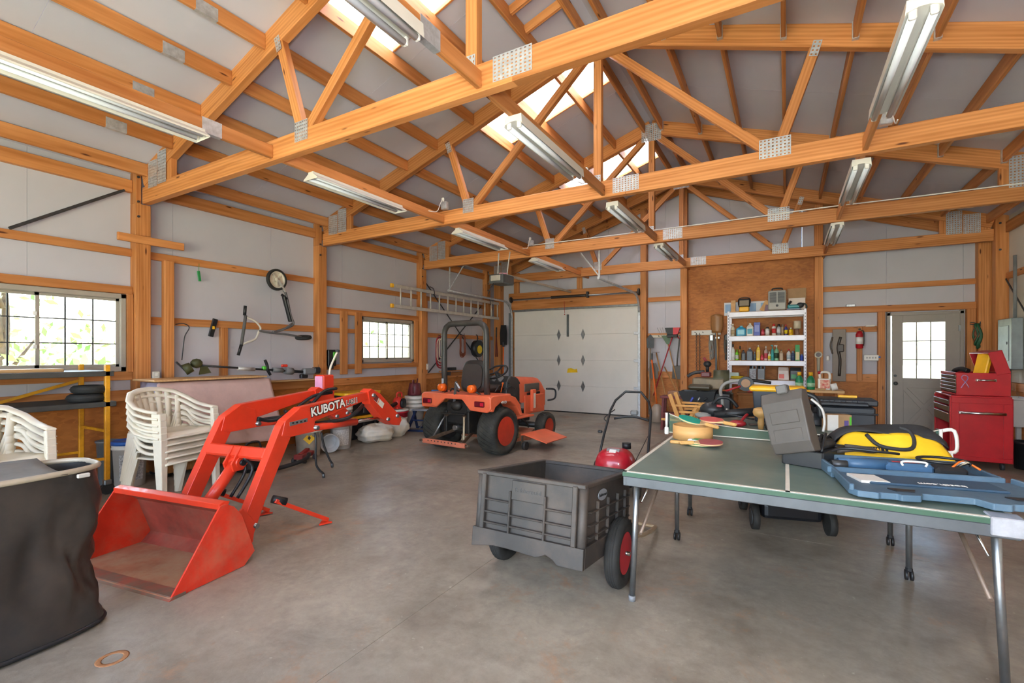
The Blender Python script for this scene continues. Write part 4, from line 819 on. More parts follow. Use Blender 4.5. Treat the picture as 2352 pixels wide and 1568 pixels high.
# net
nt_ = thing('table_tennis_net', 'sagging green net with white tape across the middle of the table', 'net', (0, 3.873, .752))
for s, x in ((-1, -.82), (1, .83)):
    p = B().box((x, 0, .02), (.03, .022, .06), .006).cyl((x, 0, .05), (x, 0, .16), .01, n=8); p.make('net_post', PWHT if s < 0 else PWHT, nt_)
    B().cyl((x - .012 * s, .02, .03), (x - .012 * s, .02, .16), .009, n=8).make('net_clamp', BLK, nt_)
def nz(x): a = (x + .8) / 1.62; return .155 - .085 * math.sin(math.pi * min(1, max(0, a))) ** .6
NETM = bpy.data.materials.new('green_netting'); NETM.use_nodes = True
_n = NETM.node_tree; _n.nodes['Principled BSDF'].inputs['Base Color'].default_value = lin('#3d6a55'); _n.nodes['Principled BSDF'].inputs['Alpha'].default_value = .55
b = B(); xs_ = [-.8 + 1.62 * i / 30 for i in range(31)]
b.add([(x, 0, .006) for x in xs_] + [(x, 0, nz(x) - .004) for x in xs_], [(i, i + 1, 32 + i, 31 + i) for i in range(30)]); b.make('netting', NETM, nt_, fixn=False)
B().tube([(x, 0, nz(x)) for x in xs_], .007, 6, flat=.5).make('top_tape', LINE, nt_); B().tube([(x, 0, .008) for x in xs_], .004, 6).make('bottom_cord', LINE, nt_)
B().tube([(.83, 0, .15), (.9, .03, .15), (.91, .03, .03), (.85, 0, .02)], .006, 6, flat=2).tube([(.88, .02, .02), (.89, .02, -.06), (.9, .03, -.12)], .006, 6, flat=2).make('loose_tape', PWHT, nt_)
# ---------------------------------------------------------------- leaf bag
FAB = mat('black_woven_fabric', '#33302e', .34, var=.2, scale=3, dirt='#54473d', dirta=.45)
bg = thing('leaf_catcher_bag', 'tall black fabric leaf bag with tube rim in the left foreground', 'bag', (-3.2, .47, 0))
def bagf(u, v):
    a = 2 * math.pi * u; z = .02 + .78 * v; k = 1 + .045 * math.sin(3 * a + 5 * v) * math.sin(math.pi * v) + .03 * math.sin(7 * a - 9 * v) * math.sin(math.pi * v) - .06 * math.sin(math.pi * v) ** 2
    e = .55; x = .205 * math.copysign(abs(math.cos(a)) ** e, math.cos(a)); y = .6 * math.copysign(abs(math.sin(a)) ** e, math.sin(a))
    if v < .06: k *= 1.02
    w_ = math.sin(math.pi * min(1, v * 1.02)) ** .7; nv = mnoise.noise(Vector((2.2 * math.cos(a) + 3, 2.2 * math.sin(a), 2.6 * v))); k += .07 * w_ * nv + .035 * w_ * (1 - abs(mnoise.noise(Vector((4 * math.cos(a), 5 * math.sin(a) + 2 * v, 4.5 * v + 7)))) * 3)
    return (x * k + .02 * (1 - v), y * k * (.985 + .03 * (1 - v)), z)
B().surf(bagf, 96, 26, 0, True, True).make('bag_body', FAB, bg)
rimp = [bagf(i / 60, 1) for i in range(60)]
B().tube([(p[0] * 1.02, p[1] * 1.02, .805) for p in rimp], .014, 8, True).make('rim_tube', mat('cream_tube', '#b4a793', .45, .2), bg)
def capf(u, v):
    x = -.205 + .41 * v; y = -.58 + 1.02 * u; return (x, y, .8 + .02 * math.sin(math.pi * u) - .035 * math.sin(math.pi * v) * (1 - .6 * u) + .03 * u * (1 - v))
B().surf(capf, 20, 10).make('top_flap', mat('grey_mesh_fabric', '#6e6862', .7, var=.15, scale=8), bg, solid=.004)
B().tube([bagf(i / 60, 0) for i in range(60)], .012, 6, True).make('bottom_seam', BLK, bg)
B().box((.2, .5, .78), (.02, .05, .02), .004).make('tape_patch', ALU, bg)
# ---------------------------------------------------------------- stacked plastic chairs
RESIN = mat('white_resin', '#e4dac6', .38, var=.04, scale=4)
def chair(label, loc, rz):
    t = thing('plastic_chair', label, 'chair', loc, rz, 'white plastic garden chairs in stacks')
    path = [(-.27, .21, .635), (-.285, .08, .645), (-.29, -.05, .67), (-.27, -.16, .725), (-.2, -.245, .785), (-.1, -.285, .81), (0, -.295, .818)]
    path = path + [(-x, y, z) for x, y, z in path[-2::-1]]
    B().tube(path, .032, 8, flat=.45).make('top_rail', RESIN, t)
    lo = [(-.25, .2, .44), (-.25, .0, .5), (-.25, -.1, .56), (-.2, -.2, .46)]
    for k in range(-3, 4):
        xt = k * .074; a = abs(k) / 3; yt = -.29 + .075 * a ** 2; zt_ = .81 - .06 * a ** 2
        B().add([(xt - .031, yt, zt_), (xt + .031, yt, zt_), (xt * .82 + .027, yt + .05, .6), (xt * .82 - .027, yt + .05, .6), (xt * .62 + .021, -.19, .43), (xt * .62 - .021, -.19, .43)], [(0, 1, 2, 3), (3, 2, 4, 5)], 0, True).make('back_slat', RESIN, t, solid=.008)
    for s in (-1, 1):
        B().tube([(s * .27, .19, .5), (s * .27, .06, .5), (s * .265, -.05, .53), (s * .25, -.12, .6), (s * .225, -.18, .62)], .022, 6, flat=.7).make('side_rail', RESIN, t)
        B().add([(s * .285, .24, .0), (s * .235, .24, .0), (s * .235, .2, .0), (s * .285, .19, 0), (s * .29, .235, .63), (s * .225, .235, .63), (s * .225, .2, .63), (s * .29, .13, .63)], [(0, 1, 2, 3), (4, 5, 6, 7), (0, 1, 5, 4), (1, 2, 6, 5), (2, 3, 7, 6), (3, 0, 4, 7)]).make('leg', RESIN, t, bevel=.008)
        B().add([(s * .27, -.29, .0), (s * .225, -.29, .0), (s * .225, -.25, .0), (s * .27, -.24, 0), (s * .25, -.22, .44), (s * .18, -.22, .44), (s * .18, -.16, .44), (s * .25, -.1, .44)], [(0, 1, 2, 3), (4, 5, 6, 7), (0, 1, 5, 4), (1, 2, 6, 5), (2, 3, 7, 6), (3, 0, 4, 7)]).make('leg', RESIN, t, bevel=.008)
    B().surf(lambda u, v: ((-.24 + .48 * u), -.22 + .46 * v, .435 + .012 * (2 * u - 1) ** 2 - .012 * math.sin(math.pi * v) + .012 * v - (.05 * max(0, (v - .9) / .1) ** 2)), 8, 12).make('seat', RESIN, t, solid=.012)
    B().tube([(-.25, .225, .405), (-.12, .25, .412), (0, .255, .412), (.12, .25, .412), (.25, .225, .405)], .03, 8, flat=.35).make('seat_apron', RESIN, t)
    return t
FR = -90 + 12.7
ordn = ['bottom', 'second from the bottom', 'middle', 'fourth from the bottom', 'topmost']
c0 = chair('white plastic chair, bottom of the five stacked behind the red bucket', (-4.97, 2.265, 0), FR)
for i in range(1, 5): dup(c0, (-4.97 - .006 * i, 2.265, .056 * i), None, 'white plastic chair, %s of the five stacked behind the red bucket' % ordn[i])
for i in range(4): dup(c0, (-5.0 - .006 * i, 1.08, .056 * i), FR - 4, 'white plastic chair, %s of the four stacked at the left edge' % ['bottom', 'second from the bottom', 'third from the bottom', 'topmost'][i])
# ---------------------------------------------------------------- red tool chest
BRN = mat('brown_drawer_steel', '#5d4a3c', .4, .2, var=.1)
tcab = thing('tool_cabinet', 'red rolling tool cabinet with brown drawers by the side door', 'cabinet', (2.02, 8.08, 0))
W2, D2 = .27, .36
for c, d in (((0, -D2, .47), (2 * W2, .02, .76)), ((0, D2, .47), (2 * W2, .02, .76)), ((W2, 0, .47), (.02, 2 * D2, .76)), ((0, 0, .86), (2 * W2, 2 * D2, .02)), ((0, 0, .1), (2 * W2, 2 * D2, .02)), ((.02, 0, .4), (.02, 2 * D2 - .04, .02))): B().box(c, d, .003).make('cabinet_body', RED, tcab)
for c, d in (((-W2 + .035, -D2 - .014, .464), (.07, .014, .636)), ((W2 - .04, -D2 - .014, .464), (.08, .014, .636)), ((0, -D2 - .014, .12), (2 * W2 - .004, .014, .05)), ((0, -D2 - .014, .818), (2 * W2 - .004, .014, .07))): B().box(c, d, .003).make('side_frame', RED, tcab)
sh = B().cyl((-.2, -D2 - .05, .67), (.2, -D2 - .05, .67), .018, n=10).make('side_handle', CHROME, tcab)
for x in (-.2, .2): B().box((x, -D2 - .03, .67), (.02, .04, .03), .004).make('handle_mount', CHROME, sh)
for z, h in ((.8, .07), (.72, .08), (.61, .13)):
    dr = B().box((-W2 - .004, 0, z - .02), (.02, 2 * D2 - .06, h - .015), .003).make('drawer', BRN, tcab); B().box((-W2 - .018, 0, z - .02 + h / 2 - .012), (.015, 2 * D2 - .06, .012), .003).make('drawer_pull', CHROME, dr)
B().box((-W2 - .005, 0, .135), (.02, 2 * D2, .06), .003).make('kick_rail', RED, tcab); B().box((-W2 - .0, -D2 + .02, .47), (.02, .04, .76), .003).make('front_post', RED, tcab); B().box((-W2, D2 - .02, .47), (.02, .04, .76), .003).make('front_post', RED, tcab)
for x in (-.2, .2):
    for y in (-.3, .3):
        B().cyl((x - .015, y, .04), (x + .015, y, .04), .04, n=14).make('caster', DGREY, tcab)
tb2 = thing('tool_box', 'red tool chest with open lid sitting on the rolling cabinet', 'tool box', (2.05, 8.1, .872))
for c, d in (((0, -.33, .14), (.48, .02, .27)), ((0, .33, .14), (.48, .02, .27)), ((.23, 0, .14), (.02, .66, .27)), ((0, 0, .01), (.48, .66, .02)), ((0, 0, .22), (.46, .64, .012))): B().box(c, d, .003).make('chest_body', RED, tb2)
B().box((-.235, 0, .265), (.02, .66, .03), .003).make('front_rail', RED, tb2)
for k in range(5):
    dr = B().box((-.235, 0, .045 + k * .044), (.02, .62, .034), .003).make('drawer', BRN, tb2); B().box((-.248, 0, .06 + k * .044), (.014, .62, .009), .002).make('drawer_pull', CHROME, dr)
B().cyl((-.06, -.37, .19), (.1, -.37, .19), .012, n=8).box((-.06, -.355, .19), (.02, .04, .03), .003).box((.1, -.355, .19), (.02, .04, .03), .003).make('side_handle', CHROME, tb2)
rb = B().tube([(-.13, 0, .1), (-.16, 0, .16), (-.195, 0, .21), (-.18, 0, .245), (-.145, 0, .235), (-.14, 0, .2), (-.175, 0, .14), (-.2, 0, .09)], .016, 6, flat=.2); o = rb.make('ribbon_sticker', mat('ribbon_print', '#d7c6d2', .5, var=.4, scale=30, col2='#6a5fc0'), tb2); o.location = (0, -.344, .0)
lidM = T(.235, 0, .28) @ RY(-16)
lid = B().box((.0, 0, .14), (.015, .68, .28), .003, None, 0, lidM).box((-.06, -.335, .14), (.12, .015, .28), .003, None, 0, lidM).box((-.06, .335, .14), (.12, .015, .28), .003, None, 0, lidM).box((-.06, 0, .275), (.12, .68, .012), .003, None, 0, lidM); lid.make('lid', RED, tb2)
tag(B().box((2.09, 7.93, 1.24), (.05, .16, .28), .01, (0, 14, 30)).make('drill_bit_case', YEL), 'yellow drill bit case standing in the open red tool chest', 'case')
tag(B().tube([(1.9, 8.3, 1.12), (1.92, 8.25, 1.17), (1.96, 8.18, 1.185), (2.0, 8.1, 1.16)], .03, 8).make('pliers', BLK), 'black handled tool lying in the open red tool chest', 'tool')
# ---------------------------------------------------------------- yellow rolling scaffold
sf = thing('rolling_scaffold', 'yellow rolling scaffold with dark shelf boards under the left window', 'scaffold', (-5.78, 2.05, 0))
for dx in (0, -.62):
    B().box((dx, 0, .7), (.04, .04, 1.14), .004).make('upright', YSC, sf)
    B().box((dx, 0, .12), (.06, .06, .05), .006).make('caster_plate', STEEL, sf); B().cyl((dx - .02, .0, .055), (dx + .02, .0, .055), .055, n=16).make('caster', RUB, sf)
    B().box((dx, -2.2, .7), (.04, .04, 1.14), .004).make('upright', YSC, sf)
    B().bar((dx, -2.2, .45 if dx == 0 else .4), (dx, 0, .35), .025, .025).make('side_rail', YSC, sf)
B().bar((-.62, -.02, 1.1), (-.62, -1.3, .7), .028, .028).make('diagonal_brace', YSC, sf); B().bar((-.62, 0, .62), (0, 0, .62), .025, .025).make('end_rung', YSC, sf); B().bar((-.62, 0, 1.0), (0, 0, 1.0), .025, .025).make('end_rung', YSC, sf)
for z, yy in ((1.185, -1.1), (.885, -1.08)): B().box((-.31, yy, z), (.66, 2.3, .05), .004).make('shelf_board', mat('charcoal_board', '#45433f', .6, var=.15), sf)
tag(beam('spare_board', (-5.95, .3, 1.225), (-5.95, 1.75, 1.225), .2, .03, PLYW), 'loose light board lying on the upper scaffold shelf', 'board')
for k, (z, dy) in enumerate(((.952, 0), (1.034, .03))):
    t = thing('rubber_ring', ['small black tyre lying on the lower scaffold shelf', 'small black tyre lying on top of the other on the scaffold'][k], 'tyre', (-5.9, 1.93 + dy, z)); B().torus((0, 0, 0), .11, .04, 'Z', 24, 10).make('tyre_body', RUB, t); B().torus((0, 0, 0), .151, .004, 'Z', 24, 6).make('tread_ring', RUB, t)
# ---------------------------------------------------------------- covered cabinet with pink sheet
PNK = mat('pink_sheet', '#d2b0a6', .8, var=.06, scale=5, bump=.15)
cb = thing('covered_cabinet', 'low cabinet draped with a pink sheet behind the chairs', 'cabinet', (-6.13, 3.15, 0))
B().box((0, 0, .545), (.42, 1.12, .99), .01).make('carcass', OAK, cb)
for y in (-.5, .5):
    for x in (-.15, .15): B().cyl((x - .015, y, .03), (x + .015, y, .03), .03, n=12).make('caster', BLK, cb)
def sheet(u, v):
    y = -.62 + 1.3 * v; s = u; w = .02 * math.sin(14 * v) * max(0, s - .35) + .015 * math.sin(31 * v + 2) * max(0, s - .4)
    if s < .22: return (-.2 + .42 * s / .22, y * .93, 1.06)
    d = (s - .22) / .78; return (.225 + .16 * d + w, y * (1 + .16 * d), 1.06 - .78 * d + .05 * math.sin(3 * v + 1) * d)
B().surf(sheet, 26, 40).make('sheet', PNK, cb, solid=.006)
B().surf(lambda u, v: (-.2 + .42 * v, -.6 - .08 * u + .02 * math.sin(9 * v + 4 * u), 1.06 - .76 * u), 10, 12).make('sheet_side', mat('lilac_sheet', '#b9b0c9', .8, var=.08), cb, solid=.006)
tag(B().box((-6.1, 3.12, 1.085), (.5, 1.28, .022), .004).make('panel_board', PLYW), 'pale panel board lying on the pink covered cabinet', 'board')
# ---------------------------------------------------------------- mowers
def mower(label, loc, rz, top_m, deck_m, handle):
    t = thing('lawn_mower', label, 'lawn mower', loc, rz)       # front points to local -y
    B().prism([(-.2, -.27), (.2, -.27), (.25, -.1), (.25, .2), (.2, .28), (-.2, .28), (-.25, .2), (-.25, -.1)], .09, .22).make('deck', deck_m, t, bevel=.03)
    def cov(u, v):
        a = 2 * math.pi * u; k = math.cos(R(90 * v)) ** .55; return (.2 * k * math.copysign(abs(math.cos(a)) ** .75, math.cos(a)), -.02 + .21 * k * math.copysign(abs(math.sin(a)) ** .75, math.sin(a)), .22 + .2 * math.sin(R(90 * v)) + .03 * math.sin(a) * -1 * (1 - v))
    B().surf(cov, 28, 9, 0, True, True).make('engine_cover', top_m, t)
    B().cyl((.08, .12, .4), (.08, .12, .46), .045, n=14).make('fuel_cap', BLK, t)
    B().box((0, -.135, .405), (.13, .09, .014), .004, (30, 0, 0)).make('badge_plate', MGREY, t)
    B().box((0, -.14, .41), (.07, .05, .014), .004, (30, 0, 0)).make('badge', PWHT, t)
    for x in (-.26, .26):
        for y, r in ((-.24, .095), (.25, .11)):
            w = B().cyl((x - .024, y, r), (x + .024, y, r), r, n=22).make('wheel', RUB, t); sx = 1 if x > 0 else -1; B().cyl((x + sx * .02, y, r), (x + sx * .03, y, r), r * .62, n=16).make('hub', MGREY if deck_m is BLK else DGREY, w)
    if handle:
        B().tube(handle, .014, 8).make('handle', BLK, t); B().tube([(-.2, .72, .62), (0, .76, .65), (.2, .72, .62)], .014, 8).make('cross_bar', BLK, t)
        B().box((.02, .8, .69), (.09, .05, .06), .015).make('control_box', MGREY, t)
        B().tube([(-.26, .6, .6), (-.28, .6, .64), (-.2, .76, .72)], .006, 6).make('brake_bail', DSTEEL, t); B().box((-.29, .45, .5), (.05, .03, .03), .008).make('clamp_knob', BLK, t); B().cyl((.24, .5, .5), (.15, .2, .25), .004, n=5).make('cable', BLK, t)
    return t
mower('red lawn mower with black folding handle standing behind the grey cart', (-1.5, 4.72, 0), 4, mat('mower_red', '#b51a2c', .3, coat=.4), DGREY,
      [(-.26, .27, .22), (-.25, .45, .45), (-.24, .56, .58), (-.23, .68, .72), (-.19, .76, .83), (-.09, .84, .93), (.09, .84, .93), (.19, .76, .83), (.23, .68, .72), (.25, .45, .45), (.26, .27, .22)])
mower('black lawn mower parked under the table tennis table', (-.02, 4.5, 0), 14, BLK, mat('glossy_black', '#1a1b1f', .3), None)
# ---------------------------------------------------------------- buckets, bags and tools along the left wall
BKT = mat('bucket_white', '#e0dcd4', .4, var=.04)
def bucket(name, label, loc, r=.145, h=.36, m=BKT, lid=None, handle=True, cat='bucket', band=None, group=None, print_=None):
    t = thing(name, label, cat, loc, group=group)
    B().lathe([(r * .86, 0), (r * .97, h * .86), (r * 1.05, h * .86), (r * 1.05, h * .9), (r, h * .91), (r * 1.04, h * .96), (r * 1.04, h), (r * .97, h), (r * .95, h * .9), (r * .82, .01), (0, .01)], 28).make('pail', m, t)
    if lid: B().lathe([(r * 1.08, h - .015), (r * 1.08, h + .018), (r * 1.0, h + .024), (r * .96, h + .014), (0, h + .014)], 28).make('lid', lid, t)
    if handle: B().tube([(r * 1.05 * math.cos(R(a)), r * .5 * math.sin(R(a)) , h * .88 - r * .9 * math.sin(R(a))) for a in range(0, 181, 20)], .004, 6).make('handle', STEEL, t)
    if band: B().lathe([(r * .93, h * .3), (r * .965, h * .6)], 28).make('label_band', band, t) and None
    if print_:
        a0 = print_[1]; b = B()
        b.surf(lambda u, v: (r * (.885 + .1 * v * .8) * math.cos(R(a0 - 45 + 90 * u)) * 1.01, r * (.885 + .1 * v * .8) * math.sin(R(a0 - 45 + 90 * u)) * 1.01, h * (.15 + .6 * v)), 8, 4); lo = b.make('printed_label', print_[0], t)
    return t
bucket('plastic_bucket', 'white bucket with bright blue lid beside the stacked chairs', (-5.99, 2.32, 0), .15, .45, BKT, BLU, False, print_=(mat('grey_print', '#b9b7b6', .5, var=.5, scale=60), -15))
tag(B().lathe([(.07, 0), (.09, .44), (.1, .44), (.1, .46), (.085, .46), (.07, .02)], 24, T(-6.26, 2.22, 0)).make('waste_bin', mat('bin_grey', '#6f7377', .5)), 'grey waste bin behind the yellow scaffold post', 'bin')
bk = bucket('plastic_bucket', 'cream bucket with yellow diamond label under the loader arm', (-5.62, 4.2, 0), .17, .38, mat('bucket_cream', '#ddd4c2', .45))
B().prism([(0, -.075), (.075, 0), (0, .075), (-.075, 0)], 0, .002, T(.135, -.088, .25) @ RZ(57) @ RX(88)).make('diamond_label', mat('diamond_yellow', '#f0c020', .5), bk); B().prism([(0, -.03), (.02, 0), (0, .03), (-.02, 0)], 0, .003, T(.1365, -.0888, .26) @ RZ(57) @ RX(88)).make('hazard_mark', TXK, bk)
tag(B().lathe([(.09, 0), (.12, .01), (.125, .16), (.13, .2), (.115, .2), (.1, .03)], 22, T(-5.66, 4.55, .132) @ RZ(-30) @ RY(90)).make('tipped_pail', mat('bucket_grey', '#b9b9ba', .4)), 'grey pail lying on its side between the white buckets', 'bucket')
bucket('plastic_bucket', 'white bucket with printed label right of the cream bucket', (-5.66, 4.78, 0), .16, .38, BKT, PWHT, True, print_=(mat('faint_print', '#c4c0bb', .5, var=.3, scale=70), -40))
tag(B().lathe([(.12, 0), (.15, .16), (.165, .16), (.165, .19), (.13, .19), (.1, .02), (0, .02)], 24, T(-5.66, 4.78, .396)).make('white_tub', BKT), 'shallow white tub set on top of the printed bucket', 'tub')
bucket('plastic_bucket', 'tall white bucket standing behind the white sacks', (-5.93, 5.0, 0), .165, .56, BKT, PWHT, True)
def sack(label, loc, rz, dx, dy, dz, seed):
    q = random.Random(seed); ph = [q.uniform(0, 6) for _ in range(6)]
    def f(u, v):
        a = 2 * math.pi * u; b_ = math.pi * (v - .5); k = 1 + .07 * math.sin(5 * a + ph[0] + 3 * b_) + .05 * math.sin(9 * a + ph[1]) * math.cos(4 * b_) + .04 * math.sin(11 * b_ + ph[2])
        z = max(-.9, math.sin(b_)); c = math.cos(b_) ** .6 if abs(v - .5) < .499 else 0
        return (dx * c * math.copysign(abs(math.cos(a)) ** .7, math.cos(a)) * k, dy * c * math.copysign(abs(math.sin(a)) ** .7, math.sin(a)) * k, dz * (.9 + z * (1 + .1 * math.sin(3 * a + ph[3]))))
    o = B().surf(f, 40, 18, 0, True, True).make('filled_sack', mat('white_sack_plastic', '#d8d3c8', .5, var=.08, scale=8, dirt='#cdb98a', dirta=.5)); o.location = loc; o.rotation_euler = (0, 0, R(rz)); return tag(o, label, 'sack')
sack('crumpled white sack on the floor in front of the buckets', (-5.62, 5.42, .0), 70, .27, .2, .14, 3); sack('white sack tied with dark strap beside the navy stand', (-5.72, 5.92, 0), 60, .24, .19, .17, 5)
for k, (z, l) in enumerate(((0, 'black tote with yellow rim at the bottom against the left wall'), (.385, 'black tote with yellow rim stacked on the other by the left wall'))):
    t = thing('storage_tote', l, 'tote', (-6.19, 5.52, z)); 
    B().prism(rrect(.4, .7, .05), 0, .33).make('bin', BLK, t); B().prism(rrect(.45, .76, .06), .33, .37).make('lid', YEL, t)
    for y in (-.25, 0, .25): B().box((.205, y, .17), (.015, .04, .28), .005).make('rib', DGREY, t)
t = thing('wooden_crate', 'dark wooden crate half hidden behind the loader bracket', 'crate', (-6.2, 4.75, 0))
for i in range(5): beam('slat', (.18, -.22, .06 + .12 * i), (.18, .22, .06 + .12 * i), .015, .1, OAK, t); beam('slat', (-.16, -.22, .06 + .12 * i), (-.16, .22, .06 + .12 * i), .015, .1, OAK, t)
for s in (-1, 1): B().box((.01, s * .22, .3), (.33, .02, .6), .003).make('end_panel', OAK, t)
# red trolley jack
t = thing('trolley_jack', 'dark red trolley jack on the floor behind the loader', 'jack', (-5.36, 3.95, 0), 25)
B().prism([(-.06, -.16), (.06, -.16), (.05, .16), (-.05, .16)], .05, .11).make('frame', mat('jack_red', '#8f2a2a', .5, dirt='#5c2a24', dirta=.5), t, bevel=.01); B().bar((0, -.1, .1), (0, .08, .14), .05, .03).make('lift_arm', mat('jack_red', '#8f2a2a'), t)
for x in (-.07, .07):
    for y in (-.13, .13): B().cyl((x - .015, y, .035), (x + .015, y, .035), .035, n=14).make('wheel', DGREY, t)
# pruning trimmer, black case and sheet end seen through the arms
t = thing('tool_bag', 'black tool bag on the floor seen through the loader arms', 'bag', (-5.5, 3.35, 0), 10); B().box((0, 0, .12), (.3, .42, .24), .05).make('bag_body', BLK, t); B().tube([(0, -.12, .23), (0, -.08, .32), (0, .08, .32), (0, .12, .23)], .012, 6).make('strap', DGREY, t)
tag(B().tube([(-5.2, 3.2, .02), (-5.12, 3.5, .05), (-5.1, 3.75, .08), (-5.2, 3.9, .12)], .025, 8).make('rubber_hose', BLK), 'thick black hose on the floor between the loader arms', 'hose')
# red leaf blower on a red and white bucket
bb = bucket('plastic_bucket', 'red and white bucket carrying the red leaf blower', (-5.98, 6.28, 0), .19, .4, mat('bucket_red_white', '#c8283a', .45), None, False)
B().lathe([(.172, .13), (.181, .26)], 28).make('white_band', BKT, bb); B().lathe([(.2, .37), (.205, .4), (.19, .402), (0, .395)], 28).make('rim', BKT, bb)
lb = thing('leaf_blower', 'red handheld leaf blower with black tube on the bucket', 'leaf blower', (-5.98, 6.3, .402), 0)
RP = mat('blower_red', '#d83326', .38)
B().sph((0, 0, .11), (.09, .1, .11), 16).make('motor_body', RP, lb); B().cyl((.05, .04, .1), (.1, .06, .1), .085, n=18).make('fan_cover', BLK, lb); B().tube([(.03, -.06, .2), (.03, -.06, .27), (.03, .0, .29), (.03, .06, .27), (.03, .07, .2)], .016, 8).make('handle', RP, lb)
B().cyl((.03, -.08, .1), (.1, -.4, .03), .035, .04, 14).make('blower_tube', BLK, lb); B().box((0, 0, .02), (.12, .16, .04), .01).make('base', RP, lb)
# nested white buckets and watering can
for i in range(4):
    o = thing('nested_bucket', 'white bucket, %s of the nested stack under the watering can' % ['bottom', 'second from bottom', 'third from bottom', 'topmost'][i], 'bucket', (-6.08, 6.85, .075 * i), group='nested white buckets'); r = .18; h = .36
    B().lathe([(r * .84, 0), (r * .97, h * .86), (r * 1.05, h * .86), (r * 1.05, h * .9), (r, h * .91), (r * 1.04, h * .96), (r * 1.04, h), (r * .97, h), (r * .95, h * .9), (r * .8, .01), (0, .01)], 28).make('pail', BKT, o)
wc = thing('watering_can', 'plum coloured watering can on top of the nested buckets', 'watering can', (-6.08, 6.85, .595), -60); PL = mat('plum_plastic', '#6e2f36', .4)
B().lathe([(.12, 0), (.135, .02), (.1, .22), (.095, .23), (.08, .23), (.09, .2), (0, .19)], 26).make('body', PL, wc); B().tube([(-.11, 0, .06), (-.16, 0, .1), (-.22, 0, .22), (-.28, 0, .3)], [.022, .018, .013, .012], 8).make('spout', PL, wc); B().tube([(.07, 0, .23), (.1, 0, .29), (.16, 0, .27), (.18, 0, .18), (.13, 0, .05)], .012, 8).make('handle', PL, wc)
# navy folding work stand
ns = thing('folding_stand', 'navy blue steel folding stand left of the tractor wheel', 'stand', (-5.62, 6.62, 0), 15)
for x in (-.26, .26):
    B().bar((x, -.18, .02), (x * .8, .05, .36), .04, .03).make('leg', NAVY, ns); B().bar((x, .2, .02), (x * .8, -.05, .36), .04, .03).make('leg', NAVY, ns)
B().box((0, -.18, .02), (.56, .04, .035), .004).make('foot_bar', NAVY, ns); B().box((0, .2, .02), (.56, .04, .035), .004).make('foot_bar', NAVY, ns); B().box((0, 0, .37), (.46, .2, .03), .006).make('top_plate', mat('grey_top_plate', '#8c8f96', .5, .3), ns); B().box((0, -.08, .19), (.46, .025, .025), .003).make('cross_bar', NAVY, ns)
B().bar((-.05, -.15, .06), (.12, 0, .34), .02, .02).make('strut', STEEL, ns)
t = thing('hand_truck_plate', 'blue board leaning beside the nested buckets', 'board', (-5.72, 7.0, 0), 30); B().box((0, .0, .36), (.16, .03, .7), .01, (-18, 0, 0)).make('plate', mat('worn_blue', '#2e5486', .5, var=.2), t); B().box((0, -.02, .36), (.1, .02, .5), .005, (-18, 0, 0)).make('rib', NAVY, t)
t = thing('yellow_drum', 'yellow plastic drum behind the tractor wheel', 'drum', (-5.3, 7.35, 0)); B().lathe([(.2, 0), (.22, .04), (.22, .22), (.23, .24), (.23, .28), (.22, .3), (.22, .56), (.19, .62), (.06, .64), (.06, .67), (0, .67)], 28).make('barrel', mat('drum_yellow', '#d9a01e', .5, dirt='#9a6d18', dirta=.4), t); B().cyl((.1, 0, .63), (.1, 0, .66), .03).make('bung', BLK, t)
# coiled hoses and cords on the left wall
def coil(label, y, z, ry, rz_, n, m, r=.012, seed=1, cat='hose', x=-6.46, hook=True):
    q = random.Random(seed); t = thing('hose_coil' if cat == 'hose' else 'cord_coil', label, cat, (x, y, z))
    for k in range(n):
        dx, dy, s = q.uniform(0, .05), q.uniform(-.025, .025), q.uniform(.85, 1.08)
        B().tube([(.02 + dx + .015 * math.sin(3 * a), dy + ry * s * math.sin(a), -rz_ * (1 - math.cos(a)) * s) for a in [2 * math.pi * i / 22 for i in range(22)]], r, 6, True).make('loop', m, t)
    B().tube([(-.03, 0, .03), (.02, 0, .02), (.08, 0, -.005), (.085, 0, .04)], .007, 6).make('hook', DSTEEL, t); return t
coil('red and cream air hose coil hanging left of the roll bar', 8.05, 1.75, .16, .33, 4, mat('hose_red', '#a3232e', .5), .014, 1)
coil('cream garden hose loop hanging over the red hose', 7.98, 1.7, .13, .24, 2, mat('hose_cream', '#d6c6b0', .5), .012, 2, x=-6.4)
coil('bundle of brown extension cord hanging behind the tractor seat', 8.85, 1.8, .1, .24, 8, mat('cord_brown', '#8a4a36', .6), .01, 3, 'cord')
t = thing('cord_reel', 'black and yellow cord reel hanging on the left wall', 'cord reel', (-6.44, 9.4, 1.5)); B().cyl((.0, 0, 0), (.12, 0, 0), .2, n=24).make('reel', BLK, t); B().cyl((.12, 0, -.02), (.13, 0, -.02), .1, n=18).make('label', mat('reel_yellow', '#e8c81c', .5), t); B().tube([(.06, 0, .18), (.06, .0, .3), (.02, 0, .33)], .012, 6).make('handle', BLK, t); B().tube([(.08, .02, -.18), (.1, .06, -.35), (.08, .12, -.5)], .008, 6).make('loose_cord', mat('cord_brown', '#8a4a36'), t)
t = thing('wall_shelf', 'narrow wooden shelf with odds and ends behind the tractor', 'shelf', (-6.45, 8.9, 1.0)); B().box((0.06, 0, .0), (.16, 1.7, .02), .003).make('shelf_board', WOOD, t)
for y in (-.6, .5): B().box((.05, y, -.05), (.12, .02, .09), .003).make('bracket', DSTEEL, t)
for k, (y, m, l) in enumerate(((-.5, BLK, 'small black box on the shelf behind the tractor'), (.45, CARD, 'small brown carton on the shelf behind the tractor'))): tag(B().box((-6.38, 8.9 + y, 1.045), (.1, .2, .066), .004).make('small_box', m), l, 'box')
